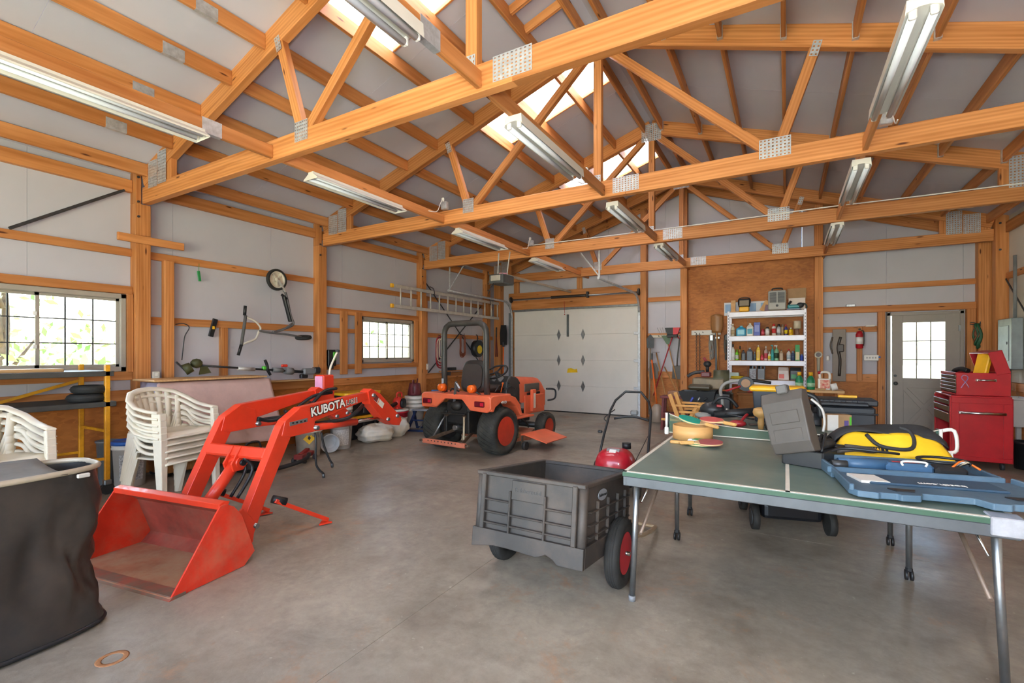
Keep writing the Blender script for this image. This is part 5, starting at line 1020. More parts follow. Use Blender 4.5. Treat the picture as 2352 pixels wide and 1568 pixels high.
# tools in the far left corner
t = thing('orange_shovel', 'black headed shovel with orange handle in the far left corner', 'shovel', (-6.16, 10.22, .75)); B().cyl((0, 0, .0), (.0, .02, .85), .018, n=8).make('shaft', ORG, t); B().prism([(-.09, 0), (.09, 0), (.1, .3), (.07, .5), (-.07, .5), (-.1, .3)], 0, .02, T(0, .03, .85) @ RX(90)).make('blade', BLK, t); B().box((0, .02, .86), (.05, .05, .12), .01).make('socket', DSTEEL, t)
t = thing('hedge_shears', 'dark long handled pruner hanging on the far left post', 'pruner', (-6.37, 10.24, 1.3)); B().cyl((-.02, 0, 0), (.0, 0, .5), .012, n=6).make('handle', mat('maroon_grip', '#6b2a2a', .5), t); B().cyl((.03, 0, 0), (.0, 0, .5), .012, n=6).make('handle', mat('maroon_grip', '#6b2a2a'), t); B().box((0, 0, .62), (.03, .02, .26), .004).make('blade', DSTEEL, t)
# ---------------------------------------------------------------- things on the table
TOPZ = .752
bx = thing('bentwood_box', 'round bentwood box holding table tennis bats at the left of the table', 'box', (-.6, 3.72, TOPZ))
B().lathe([(.135, 0), (.14, .0), (.14, .1), (.133, .1), (.133, .006), (0, .006)], 36).make('box_wall', mat('pale_bentwood', '#d9a566', .5, var=.08, stretch=(1, 1, 6)), bx)
def paddle(label, loc, rot, m, edge='#d9b482'):
    t = thing('table_tennis_bat', label, 'bat', loc, rot=tuple(R(a) for a in rot), group='table tennis bats')
    out = [(.08 * math.cos(R(a)), .085 * math.sin(R(a)) + .085) for a in range(-58, 239, 12)]
    B().prism(out + [(-.03, .0), (-.014, -.02), (.014, -.02), (.03, .0)], -.004, .004).make('blade', mat('bat_wood', edge, .5), t)
    for z in (.004, -.0065): B().prism([(x * .98, y * .98 + .004) for x, y in out], z, z + .0025).make('rubber', m, t)
    B().box((0, -.06, 0), (.03, .1, .024), .008).make('handle', mat('bat_handle', '#d2a05e', .5, var=.15, scale=15), t); return t
TEAL = mat('teal_rubber', '#12a08a', .55, var=.06); PNKR = mat('faded_red_rubber', '#cf5b57', .6, var=.08); MAR = mat('maroon_rubber', '#a34e50', .65, var=.1)
paddle('teal table tennis bat lying on the bentwood box', (-.52, 3.66, TOPZ + .125), (14, -8, 98), TEAL)
paddle('pinkish red bat behind the teal one on the box', (-.4, 3.74, TOPZ + .132), (4, -4, 62), PNKR)
paddle('maroon bat lying on the table in front of the box', (-.53, 3.43, TOPZ + .022), (2, 4, -70), MAR)
paddle('bat with bare wooden handle under the maroon bat', (-.6, 3.47, TOPZ + .0075), (0, 0, -84), GRN)
t = thing('roll_of_wrap', 'white and green wrapped packet beside the bats', 'packet', (-.5, 3.53, TOPZ)); B().box((0, 0, .014), (.2, .07, .028), .01, (0, 0, -12)).make('wrapper', PWHT, t); B().box((-.02, -.0, .029), (.09, .06, .004), .001, (0, 0, -12)).make('green_print', GRN, t)
# grey power tool case standing open
GC = mat('grey_brown_case', '#4f4945', .6, var=.08, scale=7)
gc = thing('power_tool_case', 'dusty grey power tool case standing open on the table', 'case', (.14, 3.27, TOPZ), -20)
b = B()
for c, d in (((0, -.18, .045), (.2, .012, .09)), ((0, .18, .045), (.2, .012, .09)), ((-.1, 0, .045), (.012, .36, .09)), ((.1, 0, .045), (.012, .36, .09)), ((0, 0, .006), (.2, .36, .012))): b.box(c, d, .004)
b.make('case_base', BLK, gc); B().box((0, 0, .05), (.18, .34, .04), .004).make('tray', DGREY, gc)
LM = T(-.015, -.2, .075) @ RY(-15) @ RX(-6)
B().add([tuple(p) for p in [(-.115, -.02, 0), (.095, -.02, 0), (.095, .075, 0), (-.115, .075, 0), (-.13, .0, .35), (.1, .0, .35), (.1, .07, .35), (-.13, .07, .35), (-.125, -.035, .29), (.1, -.035, .29), (-.115, -.045, .06), (.095, -.045, .06)]], [(0, 1, 2, 3), (4, 7, 6, 5), (3, 2, 6, 7), (8, 9, 5, 4), (10, 11, 9, 8), (0, 1, 11, 10), (0, 10, 8, 4, 7, 3), (1, 2, 6, 5, 9, 11)], 0, False, LM).make('case_lid', GC, gc, bevel=.008)
for z0 in (.1, .2): B().box((-.01, -.041, z0), (.15, .008, .07), .003, None, 0, LM).make('lid_panel', GC, gc)
B().box((-.0, .0, .36), (.06, .05, .05), .006, None, 0, LM).make('latch', mat('latch_grey', '#5d5a58', .45), gc)
B().tube([(.1, .05, .07), (.18, .08, .09), (.24, .12, .085), (.25, .17, .08), (.2, .2, .08), (.1, .2, .08)], .014, 8).make('carry_handle', GC, gc)
for k in range(5): B().tube([(-.05 + .03 * k, -.1, .08), (-.02 + .02 * k, .0, .13 + .01 * k), (.03, .1, .1), (.06 + .01 * k, .15, .075)], .008, 6).make('power_cord', BLK, gc)
B().cyl((-.02, -.05, .09), (.05, .12, .1), .03, n=12).make('tool_body', DGREY, gc)
# yellow and black contractor bag
DBY = mat('bag_yellow', '#efc01b', .65, var=.06, scale=7, bump=.1); DBK = mat('bag_black', '#2c2c2e', .7, var=.15, scale=7, bump=.1)
yb = thing('contractor_bag', 'yellow and black contractor tool bag slumped on the table', 'bag', (.52, 3.66, TOPZ), 12)
def ybf(u, v):
    x = -.27 + .54 * u; e = 1 - (2 * u - 1) ** 6 * .5; s = v
    pts = [(-.15, .0), (-.15, .03), (-.11, .1), (-.07, .15)]; k = s * 3; i = min(2, int(k)); q = k - i
    y = pts[i][0] + (pts[i + 1][0] - pts[i][0]) * q; z = pts[i][1] + (pts[i + 1][1] - pts[i][1]) * q
    return (x * (1 + .08 * (1 - s)), y - .008 * math.sin(9 * u + 3 * s), z * e + .006 * math.sin(13 * u))
B().surf(ybf, 26, 9).make('yellow_front', DBY, yb, solid=.008)
def ybk(u, v):
    x = -.29 + .58 * u; pts = [(-.075, .145), (-.05, .175), (.0, .19), (.06, .175), (.1, .11), (.11, 0)]; k = v * 5; i = min(4, int(k)); q = k - i
    y = pts[i][0] + (pts[i + 1][0] - pts[i][0]) * q; z = pts[i][1] + (pts[i + 1][1] - pts[i][1]) * q; e = (1 - abs(2 * u - 1) ** 5 * .45)
    return (x, y + .01 * math.sin(8 * u), z * e + .012 * math.sin(6 * u + 7 * v) * (v < .9))
B().surf(ybk, 26, 15).make('black_top', DBK, yb, solid=.008)
for s in (-1, 1): B().prism([(-.13, 0), (-.1, .06), (-.07, .08), (.05, .1), (.1, .06), (.11, 0)], -.005, .005, T(s * .272, 0, 0) @ SIDE).make('end_panel', DBK, yb)
B().tube([(-.12, -.085, .14), (-.08, -.14, .09), (0, -.165, .075), (.08, -.15, .08), (.11, -.1, .125), (.1, -.06, .17), (.06, -.04, .185)], .011, 8).make('strap', DBK, yb)
B().box((-.1, -.139, .06), (.14, .008, .036), .002, (-28, 0, 0)).make('logo_patch', BLK, yb); text('logo', 'DEWALT', .03, YEL, yb, T(-.1, -.1445, .062) @ RX(62), .0005, .0006)
# blue rotary hammer case, open
BC = mat('blue_grey_case', '#486277', .55, var=.12, scale=7, dirt='#70808a', dirta=.4); BCD = mat('blue_case_inside', '#334c62', .6, var=.12, scale=7)
bc = thing('blue_tool_case', 'large open blue tool case lying across the corner of the table', 'case', (.53, 2.96, TOPZ), 11)
OUT = [(-.33, -.01), (.36, -.01), (.42, -.36), (.4, -.40), (.27, -.42), (.255, -.405), (.17, -.41), (.155, -.425), (.1, -.42), (.07, -.36), (-.1, -.35), (-.12, -.39), (-.19, -.4), (-.2, -.385), (-.26, -.385), (-.27, -.395), (-.34, -.38), (-.36, -.33)]
lidb = B().prism(OUT, .01, .038); 
lidb.make('lid', BC, bc, bevel=.004)
for c, d in (((-.01, -.018), (.7, .02)), ): B().box((c[0], c[1], .045), (d[0], d[1], .03), .005).make('lid_rim', BC, bc)
for s, p, q in ((-1, (-.335, -.02), (-.355, -.36)), (1, (.365, -.02), (.415, -.36))): B().bar((p[0], p[1], .045), (q[0], q[1], .045), .018, .03, (0, 0, 1), .004).make('lid_rim', BC, bc)
B().box((.0, -.16, .042), (.5, .16, .012), .006).make('lid_panel', BCD, bc)
for x in (-.16, .24): B().prism([(-.05, .02), (.05, .02), (.035, -.015), (-.03, -.02)], .038, .043, T(x, -.33, 0)).make('latch_recess', BLK, bc)
B().prism([(-.3, -.1), (-.19, -.1), (-.17, -.23), (-.28, -.23)], .0385, .05).make('paper_label', mat('paper_white', '#ddd8cf', .7, var=.05), bc)
text('lettering', 'bosch.com', .04, TXW, bc, T(.03, -.2, .0485) @ RZ(180), .0004, .0006)
for c, d in (((0, .32, .03), (.66, .016, .06)), ((0, .006, .026), (.66, .014, .05)), ((-.33, .16, .03), (.016, .32, .06)), ((.33, .16, .03), (.016, .32, .06)), ((0, .16, .01), (.66, .32, .02))): B().box(c, d, .004).make('case_tray', BC, bc)
B().box((0, .16, .026), (.62, .28, .018), .006).make('tray_insert', BCD, bc)
rh = B().cyl((-.27, .14, .05), (-.05, .15, .05), .026, .034, 14).box((.03, .15, .05), (.2, .12, .05), .015); rh.make('rotary_hammer', mat('tool_blue', '#3d5f80', .45), bc); B().box((.19, .12, .05), (.13, .1, .045), .015).make('hammer_grip', BLK, bc)
B().cyl((-.31, .1, .05), (-.24, .1, .05), .022, n=10).make('chuck', DSTEEL, bc)
text('lettering', 'BOSCH', .035, mat('red_print', '#d02a2a', .5), bc, T(.02, .13, .0765) , .0004, .0006)
B().tube([(-.3, .26, .07), (-.2, .3, .1), (-.05, .26, .1), (.05, .28, .09)], .007, 6).make('cord', BLK, bc); B().tube([(.2 + .1 * math.cos(R(a)), .2 + .08 * math.sin(R(a)), .085) for a in range(0, 360, 20)], .007, 6, True).make('cord_loop', BLK, bc)
for k in range(4): B().tube([(.2 + .02 * k, .1 + .02 * k, .07), (.25, .12 - .02 * k, .1), (.3, .08 + .03 * k, .07)], .005, 5).make('loose_wire', [ORG, STEEL, mat('beige_wire', '#b5a68c', .5), BLK][k], bc)
B().tube([(-.03, .02, .08), (-.03, .02, .1), (.06, .02, .1), (.06, .02, .08)], .005, 6).make('wire_handle', PWHT, bc)
# small things on the far half
t = thing('small_carton', 'small white and brown carton on the far half of the table', 'box', (.36, 4.72, TOPZ), 20); B().box((0, 0, .065), (.18, .1, .13), .002).make('carton', CARD, t); B().box((-.05, -.051, .065), (.08, .003, .128)).make('white_side', PWHT, t); B().box((.05, -.051, .05), (.03, .003, .07)).make('purple_print', mat('purple_print', '#5d4f8f', .5), t); B().box((.08, -.051, .06), (.012, .003, .11)).make('green_stripe', mat('lime_green', '#58c43a'), t)
tag(B().tube([(.42, 4.5, TOPZ + .012), (.46, 4.48, TOPZ + .03), (.5, 4.52, TOPZ + .02), (.54, 4.5, TOPZ + .035), (.6, 4.54, TOPZ + .02), (.64, 4.53, TOPZ + .012)], .012, 8).make('yellow_strap', YEL), 'yellow strap lying behind the contractor bag', 'strap')
tbx = thing('black_tool_box', 'large black tool box with open tray at the far end of the table', 'tool box', (.42, 5.02, TOPZ)); BK2 = mat('box_black', '#24272d', .5, var=.1)
B().box((0, 0, .09), (.44, .3, .18), .012).make('lower_box', BK2, tbx); B().box((.02, .02, .215), (.44, .3, .05), .01).make('upper_box', BK2, tbx); tr_ = B().box((-.04, -.06, .205), (.42, .3, .03), .008).make('lift_tray', BK2, tbx)
for k in range(5): B().box((-.2 + k * .08, -.1, .226), (.05, .12, .014), .004).make('tray_divider', DGREY, tr_)
B().box((.05, .1, .25), (.14, .04, .02), .004).make('yellow_latch', YEL, tbx); B().tube([(-.2, -.16, .13), (-.2, -.19, .13), (.2, -.19, .13), (.2, -.16, .13)], .008, 6).make('carry_handle', BK2, tbx)
yt = thing('yellow_lid_tote', 'black tote with yellow lid at the far end of the table', 'tote', (-.07, 5.06, TOPZ)); B().add([(-.18, -.12, 0), (.18, -.12, 0), (.18, .12, 0), (-.18, .12, 0), (-.2, -.14, .29), (.2, -.14, .29), (.2, .14, .29), (-.2, .14, .29)], [(0, 1, 2, 3), (4, 5, 6, 7), (0, 1, 5, 4), (1, 2, 6, 5), (2, 3, 7, 6), (3, 0, 4, 7)]).make('bin', mat('tote_navy_black', '#2b313d', .5), yt, bevel=.01)
B().box((0, 0, .305), (.45, .32, .045), .014).make('lid', YEL, yt); B().box((0, -.135, .15), (.26, .01, .2), .004, (4, 0, 0)).make('front_panel', BK2, yt); B().box((.215, -.1, .29), (.05, .08, .03), .008, (0, 0, -35)).make('lid_clip', YEL, yt)
hs = thing('hedge_trimmer', 'white and orange power saw lying behind the grey case', 'power saw', (.06, 4.5, TOPZ), -8); SW = mat('saw_white', '#dedbd6', .4)
B().box((0, 0, .1), (.26, .14, .18), .04).make('motor_housing', MGREY, hs); B().sph((-.1, 0, .24), (.07, .06, .05), 14).make('front_cap', SW, hs); B().box((-.1, -.056, .235), (.07, .01, .02), .004).make('orange_stripe', ORG, hs); B().box((0.02, 0, .23), (.16, .1, .06), .02).make('top_cover', SW, hs); B().box((.0, -.06, .21), (.12, .02, .03), .006).make('orange_panel', ORG, hs)
B().tube([(-.06, 0, .28), (0, 0, .31), (.1, 0, .3), (.16, 0, .25), (.18, 0, .12)], .02, 8).make('rear_handle', BLK, hs); B().tube([(.12, -.05, .27), (.19, -.05, .2), (.21, -.05, .1), (.2, -.05, .02)], .016, 8, flat=.6).make('hand_guard', SW, hs); B().box((-.06, -.075, .15), (.1, .01, .08), .003).make('label', BLK, hs)
wm = thing('wooden_mallet', 'wooden mallet standing on its handle left of the grey case', 'mallet', (-.18, 4.45, TOPZ)); B().lathe([(.02, 0), (.026, .05), (.022, .09), (.03, .1), (.055, .115), (.062, .14), (.055, .17), (.03, .18), (0, .18)], 20).make('mallet', mat('turned_wood', '#cfa162', .45), wm); B().box((.06, .0, .05), (.06, .06, .1), .015).make('black_pouch', BLK, wm)
t = thing('spring_clamp', 'red spring clamp lying on the far half of the table', 'clamp', (-.36, 4.5, TOPZ)); B().sph((0, 0, .03), (.07, .04, .03), 12).make('jaw', mat('clamp_red', '#9c1f26', .4), t); B().tube([(.02, .02, .04), (.05, .06, .08), (.07, .1, .1)], .012, 8).make('grip', mat('clamp_red', '#9c1f26'), t); B().cyl((.045, .055, .075), (.055, .07, .085), .012, n=8).make('pivot', CHROME, t)
lv = thing('leaf_vacuum', 'black leaf vacuum with long tube lying at the far left of the table', 'leaf blower', (-.5, 4.95, TOPZ), 0); B().cyl((-.1, -.03, .045), (.36, .1, .09), .035, .045, 16).make('tube', BLK, lv); B().sph((-.12, .05, .08), (.12, .09, .08), 14).make('motor_body', BLK, lv); B().tube([(-.12, .02, .13), (-.06, .0, .2), (.03, .02, .2), (.1, .04, .12)], .016, 8).make('handle', BLK, lv); B().box((-.05, -.05, .13), (.05, .02, .025), .006).make('red_trigger', mat('clamp_red', '#9c1f26'), lv); B().cyl((-.0, -.05, .06), (.25, -.1, .03), .009, n=6).make('shaft', DSTEEL, lv)
B().sph((-.2, -.02, .03), (.08, .05, .03), 10).make('bag_end', mat('grey_bag', '#8d8a84', .7), lv)
for k, (x, y, c, l) in enumerate(((-.28, 4.62, '#5b4a3f', 'small dark putty knife on the far half of the table'), (-.66, 4.4, '#7c2f2a', 'red handled brush lying near the left end of the net'))): tag(B().bar((x, y, TOPZ + .012), (x + .18, y + .05, TOPZ + .012), .025, .016, (0, 0, 1), .005).make('hand_tool', mat('tool_col%d' % k, c, .5)), l, 'tool')
# ---------------------------------------------------------------- shelf unit with bottles
SHM = mat('shelf_steel', '#c9c6cf', .4, .3, var=.05)
su = thing('shelf_unit', 'grey steel shelf unit full of bottles against the strand board wall', 'shelf', (-.325, 10.08, 0))
SZ = [2.165, 1.715, 1.255, .9, .3]
for x in (-.62, .62):
    for y in (-.22, .22):
        p = B().box((x, y, 1.09), (.04, .035, 2.18), .003).make('post', SHM, su)
        if y < 0:
            b = B()
            for k in range(36): b.box((x, y - .0185, .1 + k * .057), (.01, .003, .026))
            o = b.make('slot_holes', DGREY, p); o['kind'] = 'stuff'
for z in SZ:
    B().box((0, -.225, z - .05), (1.21, .025, .09), .004).make('front_beam', SHM, su); B().box((0, .225, z - .05), (1.21, .025, .09), .004).make('rear_beam', SHM, su); B().box((0, 0, z - .008), (1.22, .43, .014)).make('shelf_board', PLYW, su)
COL = dict(cream='#d2c6ac', sky='#2f9bc4', tealw='#e4e2da', blue='#3c4fb0', red='#c93a4c', white='#dcdbd6', whitered='#e0dcd6', grey='#a9abb0', tan='#b39a7a', bluey='#3a3f8f', yellow='#eac21e', lime='#7fcf2a', gold='#a07a2a', dgrey='#4b4f57', slate='#5d6875', pink='#d8b6ae', whitey='#e3dfc4', teal='#3fa7a7', greenw='#8fc7a0', whiter='#dfe3e4', navy='#4a5878', green='#2fa04f')
CAPC = dict(sky='#7cc4dc', tealw='#e6e0d0', cream='#e2dccb', white='#3b3b3d', whitered='#d5372f', grey='#202124', tan='#8a7a66', bluey='#c93a3a', yellow='#e9e3d0', lime='#7fcf2a', gold='#2a2622', dgrey='#3a3d44', slate='#d8d8d4', red='#c93a4c', pink='#e4d6c8', whitey='#e3dfd4', teal='#3fa7a7', greenw='#dfe6df', whiter='#c9343c', navy='#8d96a8', blue='#8a97b5', green='#2fa04f')
LABC = dict(sky='#8fd0e0', tealw='#2a93a6', cream='#c9b18c', white='#efefee', whitered='#d63b3b', grey='#d9d9dc', lime='#e8efe0', yellow='#d9a51a', pink='#c94f5a', whitey='#e6d23a', greenw='#2f4f3a', whiter='#b9cbd6', green='#d9c58a', bluey='#e0c81c', red='#e0666f')
WORDS = dict(cream='cream', sky='sky blue', tealw='white and teal', blue='blue', red='red', white='white', whitered='red and white', grey='grey', tan='tan', bluey='navy and yellow', yellow='yellow', lime='lime green', gold='black and gold', dgrey='dark grey', slate='slate grey', pink='pinkish', whitey='white and yellow', teal='teal', greenw='green and white', whiter='white with red cap', navy='dark blue', green='green')
def cm(c): return mat('product_' + c.lstrip('#'), c, .4, var=.05)
def product(kind, c, x, w, h, z, shelf, y=9.98):
    nm = {'pump': 'pump_bottle', 'jug': 'plastic_jug', 'carton': 'product_carton', 'can': 'spray_can', 'bottle': 'plastic_bottle', 'roll': 'paper_roll', 'spray': 'spray_bottle', 'pouch': 'product_pouch'}[kind]
    t = thing(nm, '%s %s on the %s shelf of the steel unit' % (WORDS[c], nm.replace('_', ' '), shelf), nm.split('_')[1], (x, y, z), group='products on the shelf unit'); m = cm(COL[c]); cap = cm(CAPC[c]); lab = cm(LABC.get(c, COL[c])); r = w / 2
    if kind == 'can':
        B().lathe([(r, 0), (r, h * .72), (r * .8, h * .78), (r * .55, h * .8)], 18).make('body', m, t); B().cyl((0, 0, h * .78), (0, 0, h), r * .62, n=14).make('cap', cap, t); B().lathe([(r * 1.01, h * .2), (r * 1.01, h * .6)], 18).make('label', lab, t)
    elif kind in ('bottle', 'pump', 'spray'):
        B().lathe([(r * .95, 0), (r, .01), (r, h * .6), (r * .75, h * .72), (r * .32, h * .78), (r * .32, h * .86)], 18).make('body', m, t); B().lathe([(r * 1.012, h * .14), (r * 1.012, h * .5)], 18).make('label', lab, t)
        if kind == 'bottle': B().cyl((0, 0, h * .84), (0, 0, h), r * .42, n=12).make('cap', cap, t)
        else: B().cyl((0, 0, h * .84), (0, 0, h * .93), r * .3, n=10).make('neck_ring', cap, t); B().box((-r * .35, 0, h * .965), (r * 1.5, r * .5, h * .08), .005).make('trigger_head', cap, t)
    elif kind == 'jug':
        B().prism(rrect(w, w * .75, w * .18), 0, h * .7).make('body', m, t, bevel=.006); B().add([(-r * .9, -r * .6, h * .7), (r * .9, -r * .6, h * .7), (r * .9, r * .6, h * .7), (-r * .9, r * .6, h * .7), (-r * .3, -r * .25, h * .9), (r * .3, -r * .25, h * .9), (r * .3, r * .25, h * .9), (-r * .3, r * .25, h * .9)], [(0, 1, 5, 4), (1, 2, 6, 5), (2, 3, 7, 6), (3, 0, 4, 7), (4, 5, 6, 7)]).make('shoulder', m, t); B().cyl((0, 0, h * .88), (0, 0, h), r * .32, n=12).make('cap', cap, t); B().box((0, -w * .378, h * .36), (w * .7, .003, h * .42), .001).make('label', lab, t)
    elif kind == 'carton': B().box((0, 0, h / 2), (w, w * .6, h), .003).make('carton', m, t); B().box((0, -w * .303, h * .55), (w * .7, .003, h * .5)).make('label', cm('#7d89cf'), t)
    elif kind == 'roll': B().cyl((0, 0, h * .45), (0, 0, h), r, n=20).make('roll', m, t); B().lathe([(r * .5, 0), (r * .7, .02), (r * .55, h * .2), (r * .6, h * .45)], 16).make('stand', cm('#8a6a5a'), t)
    else: B().add([(-r, -.03, 0), (r, -.03, 0), (r, .03, 0), (-r, .03, 0), (-r, -.012, h * .7), (r, -.012, h * .7), (r, .012, h * .7), (-r, .012, h * .7), (-r * .95, 0, h), (r * .95, 0, h)], [(0, 1, 2, 3), (0, 1, 5, 4), (2, 3, 7, 6), (1, 2, 6, 5), (3, 0, 4, 7), (4, 5, 9, 8), (6, 7, 8, 9), (5, 6, 9), (7, 4, 8)]).make('pouch', m, t); B().box((0, -.032, h * .3), (w * .8, .003, h * .5), 0, (-4, 0, 0)).make('label', lab, t)
S2 = [('pump', 'cream', -0.879, 0.077, 0.234), ('jug', 'sky', -0.737, 0.17, 0.194), ('jug', 'tealw', -0.586, 0.12, 0.238), ('carton', 'blue', -0.469, 0.105, 0.249), ('can', 'red', -0.373, 0.062, 0.124), ('can', 'white', -0.299, 0.07, 0.165), ('can', 'whitered', -0.193, 0.07, 0.213), ('can', 'grey', -0.114, 0.066, 0.204), ('can', 'tan', -0.056, 0.045, 0.199), ('bottle', 'bluey', 0.0, 0.055, 0.194), ('bottle', 'yellow', 0.077, 0.07, 0.137), ('roll', 'cream', 0.176, 0.118, 0.256)]
S3 = [('bottle', 'white', -0.878, 0.07, 0.303), ('bottle', 'lime', -0.808, 0.058, 0.206), ('can', 'gold', -0.757, 0.038, 0.269), ('jug', 'dgrey', -0.697, 0.07, 0.193), ('jug', 'slate', -0.591, 0.108, 0.239), ('bottle', 'slate', -0.508, 0.043, 0.164), ('jug', 'yellow', -0.448, 0.066, 0.284), ('bottle', 'red', -0.384, 0.056, 0.109), ('bottle', 'pink', -0.322, 0.062, 0.27), ('bottle', 'whitey', -0.266, 0.046, 0.166), ('spray', 'teal', -0.216, 0.05, 0.284), ('spray', 'greenw', -0.15, 0.075, 0.279), ('jug', 'tan', -0.074, 0.062, 0.198), ('bottle', 'whiter', 0.043, 0.066, 0.212), ('can', 'navy', 0.11, 0.062, 0.173), ('pouch', 'green', 0.179, 0.07, 0.285), ('can', 'blue', 0.245, 0.055, 0.12)]
for it in S2: product(*it, SZ[1], 'second')
for it in S3: product(*it, SZ[2], 'third')
def oiljug(label, x, m, lab): 
    t = thing('oil_jug', label, 'jug', (x, 9.98, SZ[3])); B().prism(rrect(.125, .09, .02), 0, .2).make('body', m, t, bevel=.006); B().tube([(.0, 0, .2), (.0, 0, .25), (.05, 0, .25), (.055, 0, .18)], .014, 6).make('handle', m, t); B().cyl((-.035, 0, .2), (-.035, 0, .25), .02, n=12).make('cap', BLK, t); B().box((0, -.047, .1), (.1, .003, .14), .001).make('label', lab, t)
oiljug('silver oil jug with picture label on the fourth shelf', -.54, cm('#9aa0a8'), mat('oil_label', '#5a4a48', .5, var=.5, scale=30, col2='#c9d0da')); oiljug('plain grey oil jug on the fourth shelf', -.4, cm('#83878d'), cm('#70757c'))
for k, (x, l, m, m2) in enumerate(((-.04, 'white and red product sack on the fourth shelf', cm('#d9c9c0'), cm('#d8452c')), (.15, 'black product sack on the fourth shelf', cm('#33363a'), cm('#2f8f4e')))):
    t = thing('product_sack', l, 'sack', (x, 9.98, SZ[3])); B().add([(-.09, -.05, 0), (.09, -.05, 0), (.09, .05, 0), (-.09, .05, 0), (-.085, -.04, .17), (.085, -.04, .17), (.085, .04, .17), (-.085, .04, .17), (-.08, 0, .24), (.08, 0, .235)], [(0, 1, 2, 3), (0, 1, 5, 4), (2, 3, 7, 6), (1, 2, 6, 5), (3, 0, 4, 7), (4, 5, 9, 8), (6, 7, 8, 9), (5, 6, 9), (7, 4, 8)]).make('sack_body', m, t, bevel=.01); B().box((-.03, -.05, .07), (.08, .004, .08), .001, (-3, 0, 0)).make('print', m2, t)
t = thing('yellow_cord_bundle', 'yellow cord bundle on the left of the fourth shelf', 'cord', (-.8, 9.98, SZ[3])); 
for k in range(4): B().torus((0, 0, .012 + k * .012), .08 + .01 * (k % 2), .008, 'Z', 20, 6, 0, Matrix.Diagonal((1.2, .7, 1, 1))).make('loop', cm('#d8c022'), t)
tag(B().box((-.87, 10.1, SZ[3] + .06), (.18, .1, .12), .01).make('pale_box', cm('#b9cdc4')), 'pale green plastic box at the left of the fourth shelf', 'box')
# things on top of the shelf
z0 = SZ[0]
t = thing('art_print', 'pale blue framed print leaning on the wall behind the top shelf', 'picture', (-.62, 10.33, z0)); B().box((0, 0, .1), (.9, .02, .26), .003).make('board', cm('#d3d6da'), t)
for x in (-.33, .02, .3): B().box((x, -.0115, .11), (.2, .003, .17)).make('blue_patch', cm('#7fa3c9'), t)
t = thing('wooden_bookend', 'light wooden upright block on the top shelf', 'block', (-.86, 9.96, z0)); B().box((0, 0, .008), (.2, .12, .016), .002).make('base', PLYW, t); B().box((-.01, 0, .12), (.08, .03, .22), .002).make('upright', PLYW, t)
t = thing('work_light', 'yellow and black work lamp on the top shelf', 'lamp', (-.68, 9.93, z0)); B().box((0, 0, .17), (.2, .06, .16), .015, (-14, 0, 0)).make('lamp_head', BLK, t); B().box((0, -.033, .165), (.16, .01, .11), .003, (-14, 0, 0)).make('lens', cm('#8f8470'), t); B().box((0, 0, .05), (.17, .12, .09), .015).make('base', YEL, t); B().tube([(-.08, -.02, .09), (-.1, 0, .16), (-.08, .02, .26), (.08, .02, .26), (.1, 0, .16)], .009, 6).make('stand', BLK, t)
t = thing('yellow_wood_strip', 'slanted light board with purple print beside the heater', 'board', (-.34, 10.0, z0)); B().bar((-.05, 0, .012), (.05, .05, .2), .09, .015, (0, 1, 0)).make('board', PLYW, t); B().box((.05, .02, .06), (.1, .05, .12), .004, (0, 12, 0)).make('purple_box', cm('#5f3050'), t)
t = thing('space_heater', 'grey box heater with two grilles on the top shelf', 'heater', (-.14, 9.98, z0)); B().box((0, 0, .19), (.29, .18, .36), .02).make('housing', cm('#a8a69f'), t)
for x in (-.065, .065):
    g_ = B().box((x, -.092, .24), (.11, .006, .19), .002).make('grille', DGREY, t)
    for k in range(9): B().box((x, -.096, .155 + k * .021), (.11, .003, .006)).make('grille_bar', cm('#8d8b85'), g_)
B().cyl((0, -.09, .09), (0, -.11, .09), .022, n=12).make('knob', BLK, t); B().tube([(-.08, 0, .37), (-.07, 0, .41), (.07, 0, .41), (.08, 0, .37)], .012, 6).make('handle', BLK, t)
t = thing('open_carton', 'open brown carton at the right end of the top shelf', 'box', (.17, 10.08, z0)); B().box((0, 0, .11), (.26, .2, .22), .002).make('carton', cm('#d9c9bb'), t); B().box((0, .1, .32), (.3, .01, .2), .001, (-8, 0, 0)).make('flap', CARD, t)
t = thing('belt_sander', 'teal power sander with dark cord on the top shelf', 'sander', (.12, 9.9, z0)); B().box((0, 0, .06), (.2, .08, .07), .02).make('body', cm('#3f8f95'), t); B().sph((.1, 0, .08), (.06, .05, .05), 12).make('motor', DGREY, t); B().torus((.14, 0, .05), .06, .012, 'Y', 18, 6).make('cord', cm('#23362c'), t); B().cyl((-.08, 0, .1), (-.04, 0, .16), .02, n=8).make('knob', BLK, t); B().box((0, 0, .015), (.22, .08, .02), .004).make('base_plate', cm('#8d97b5'), t)
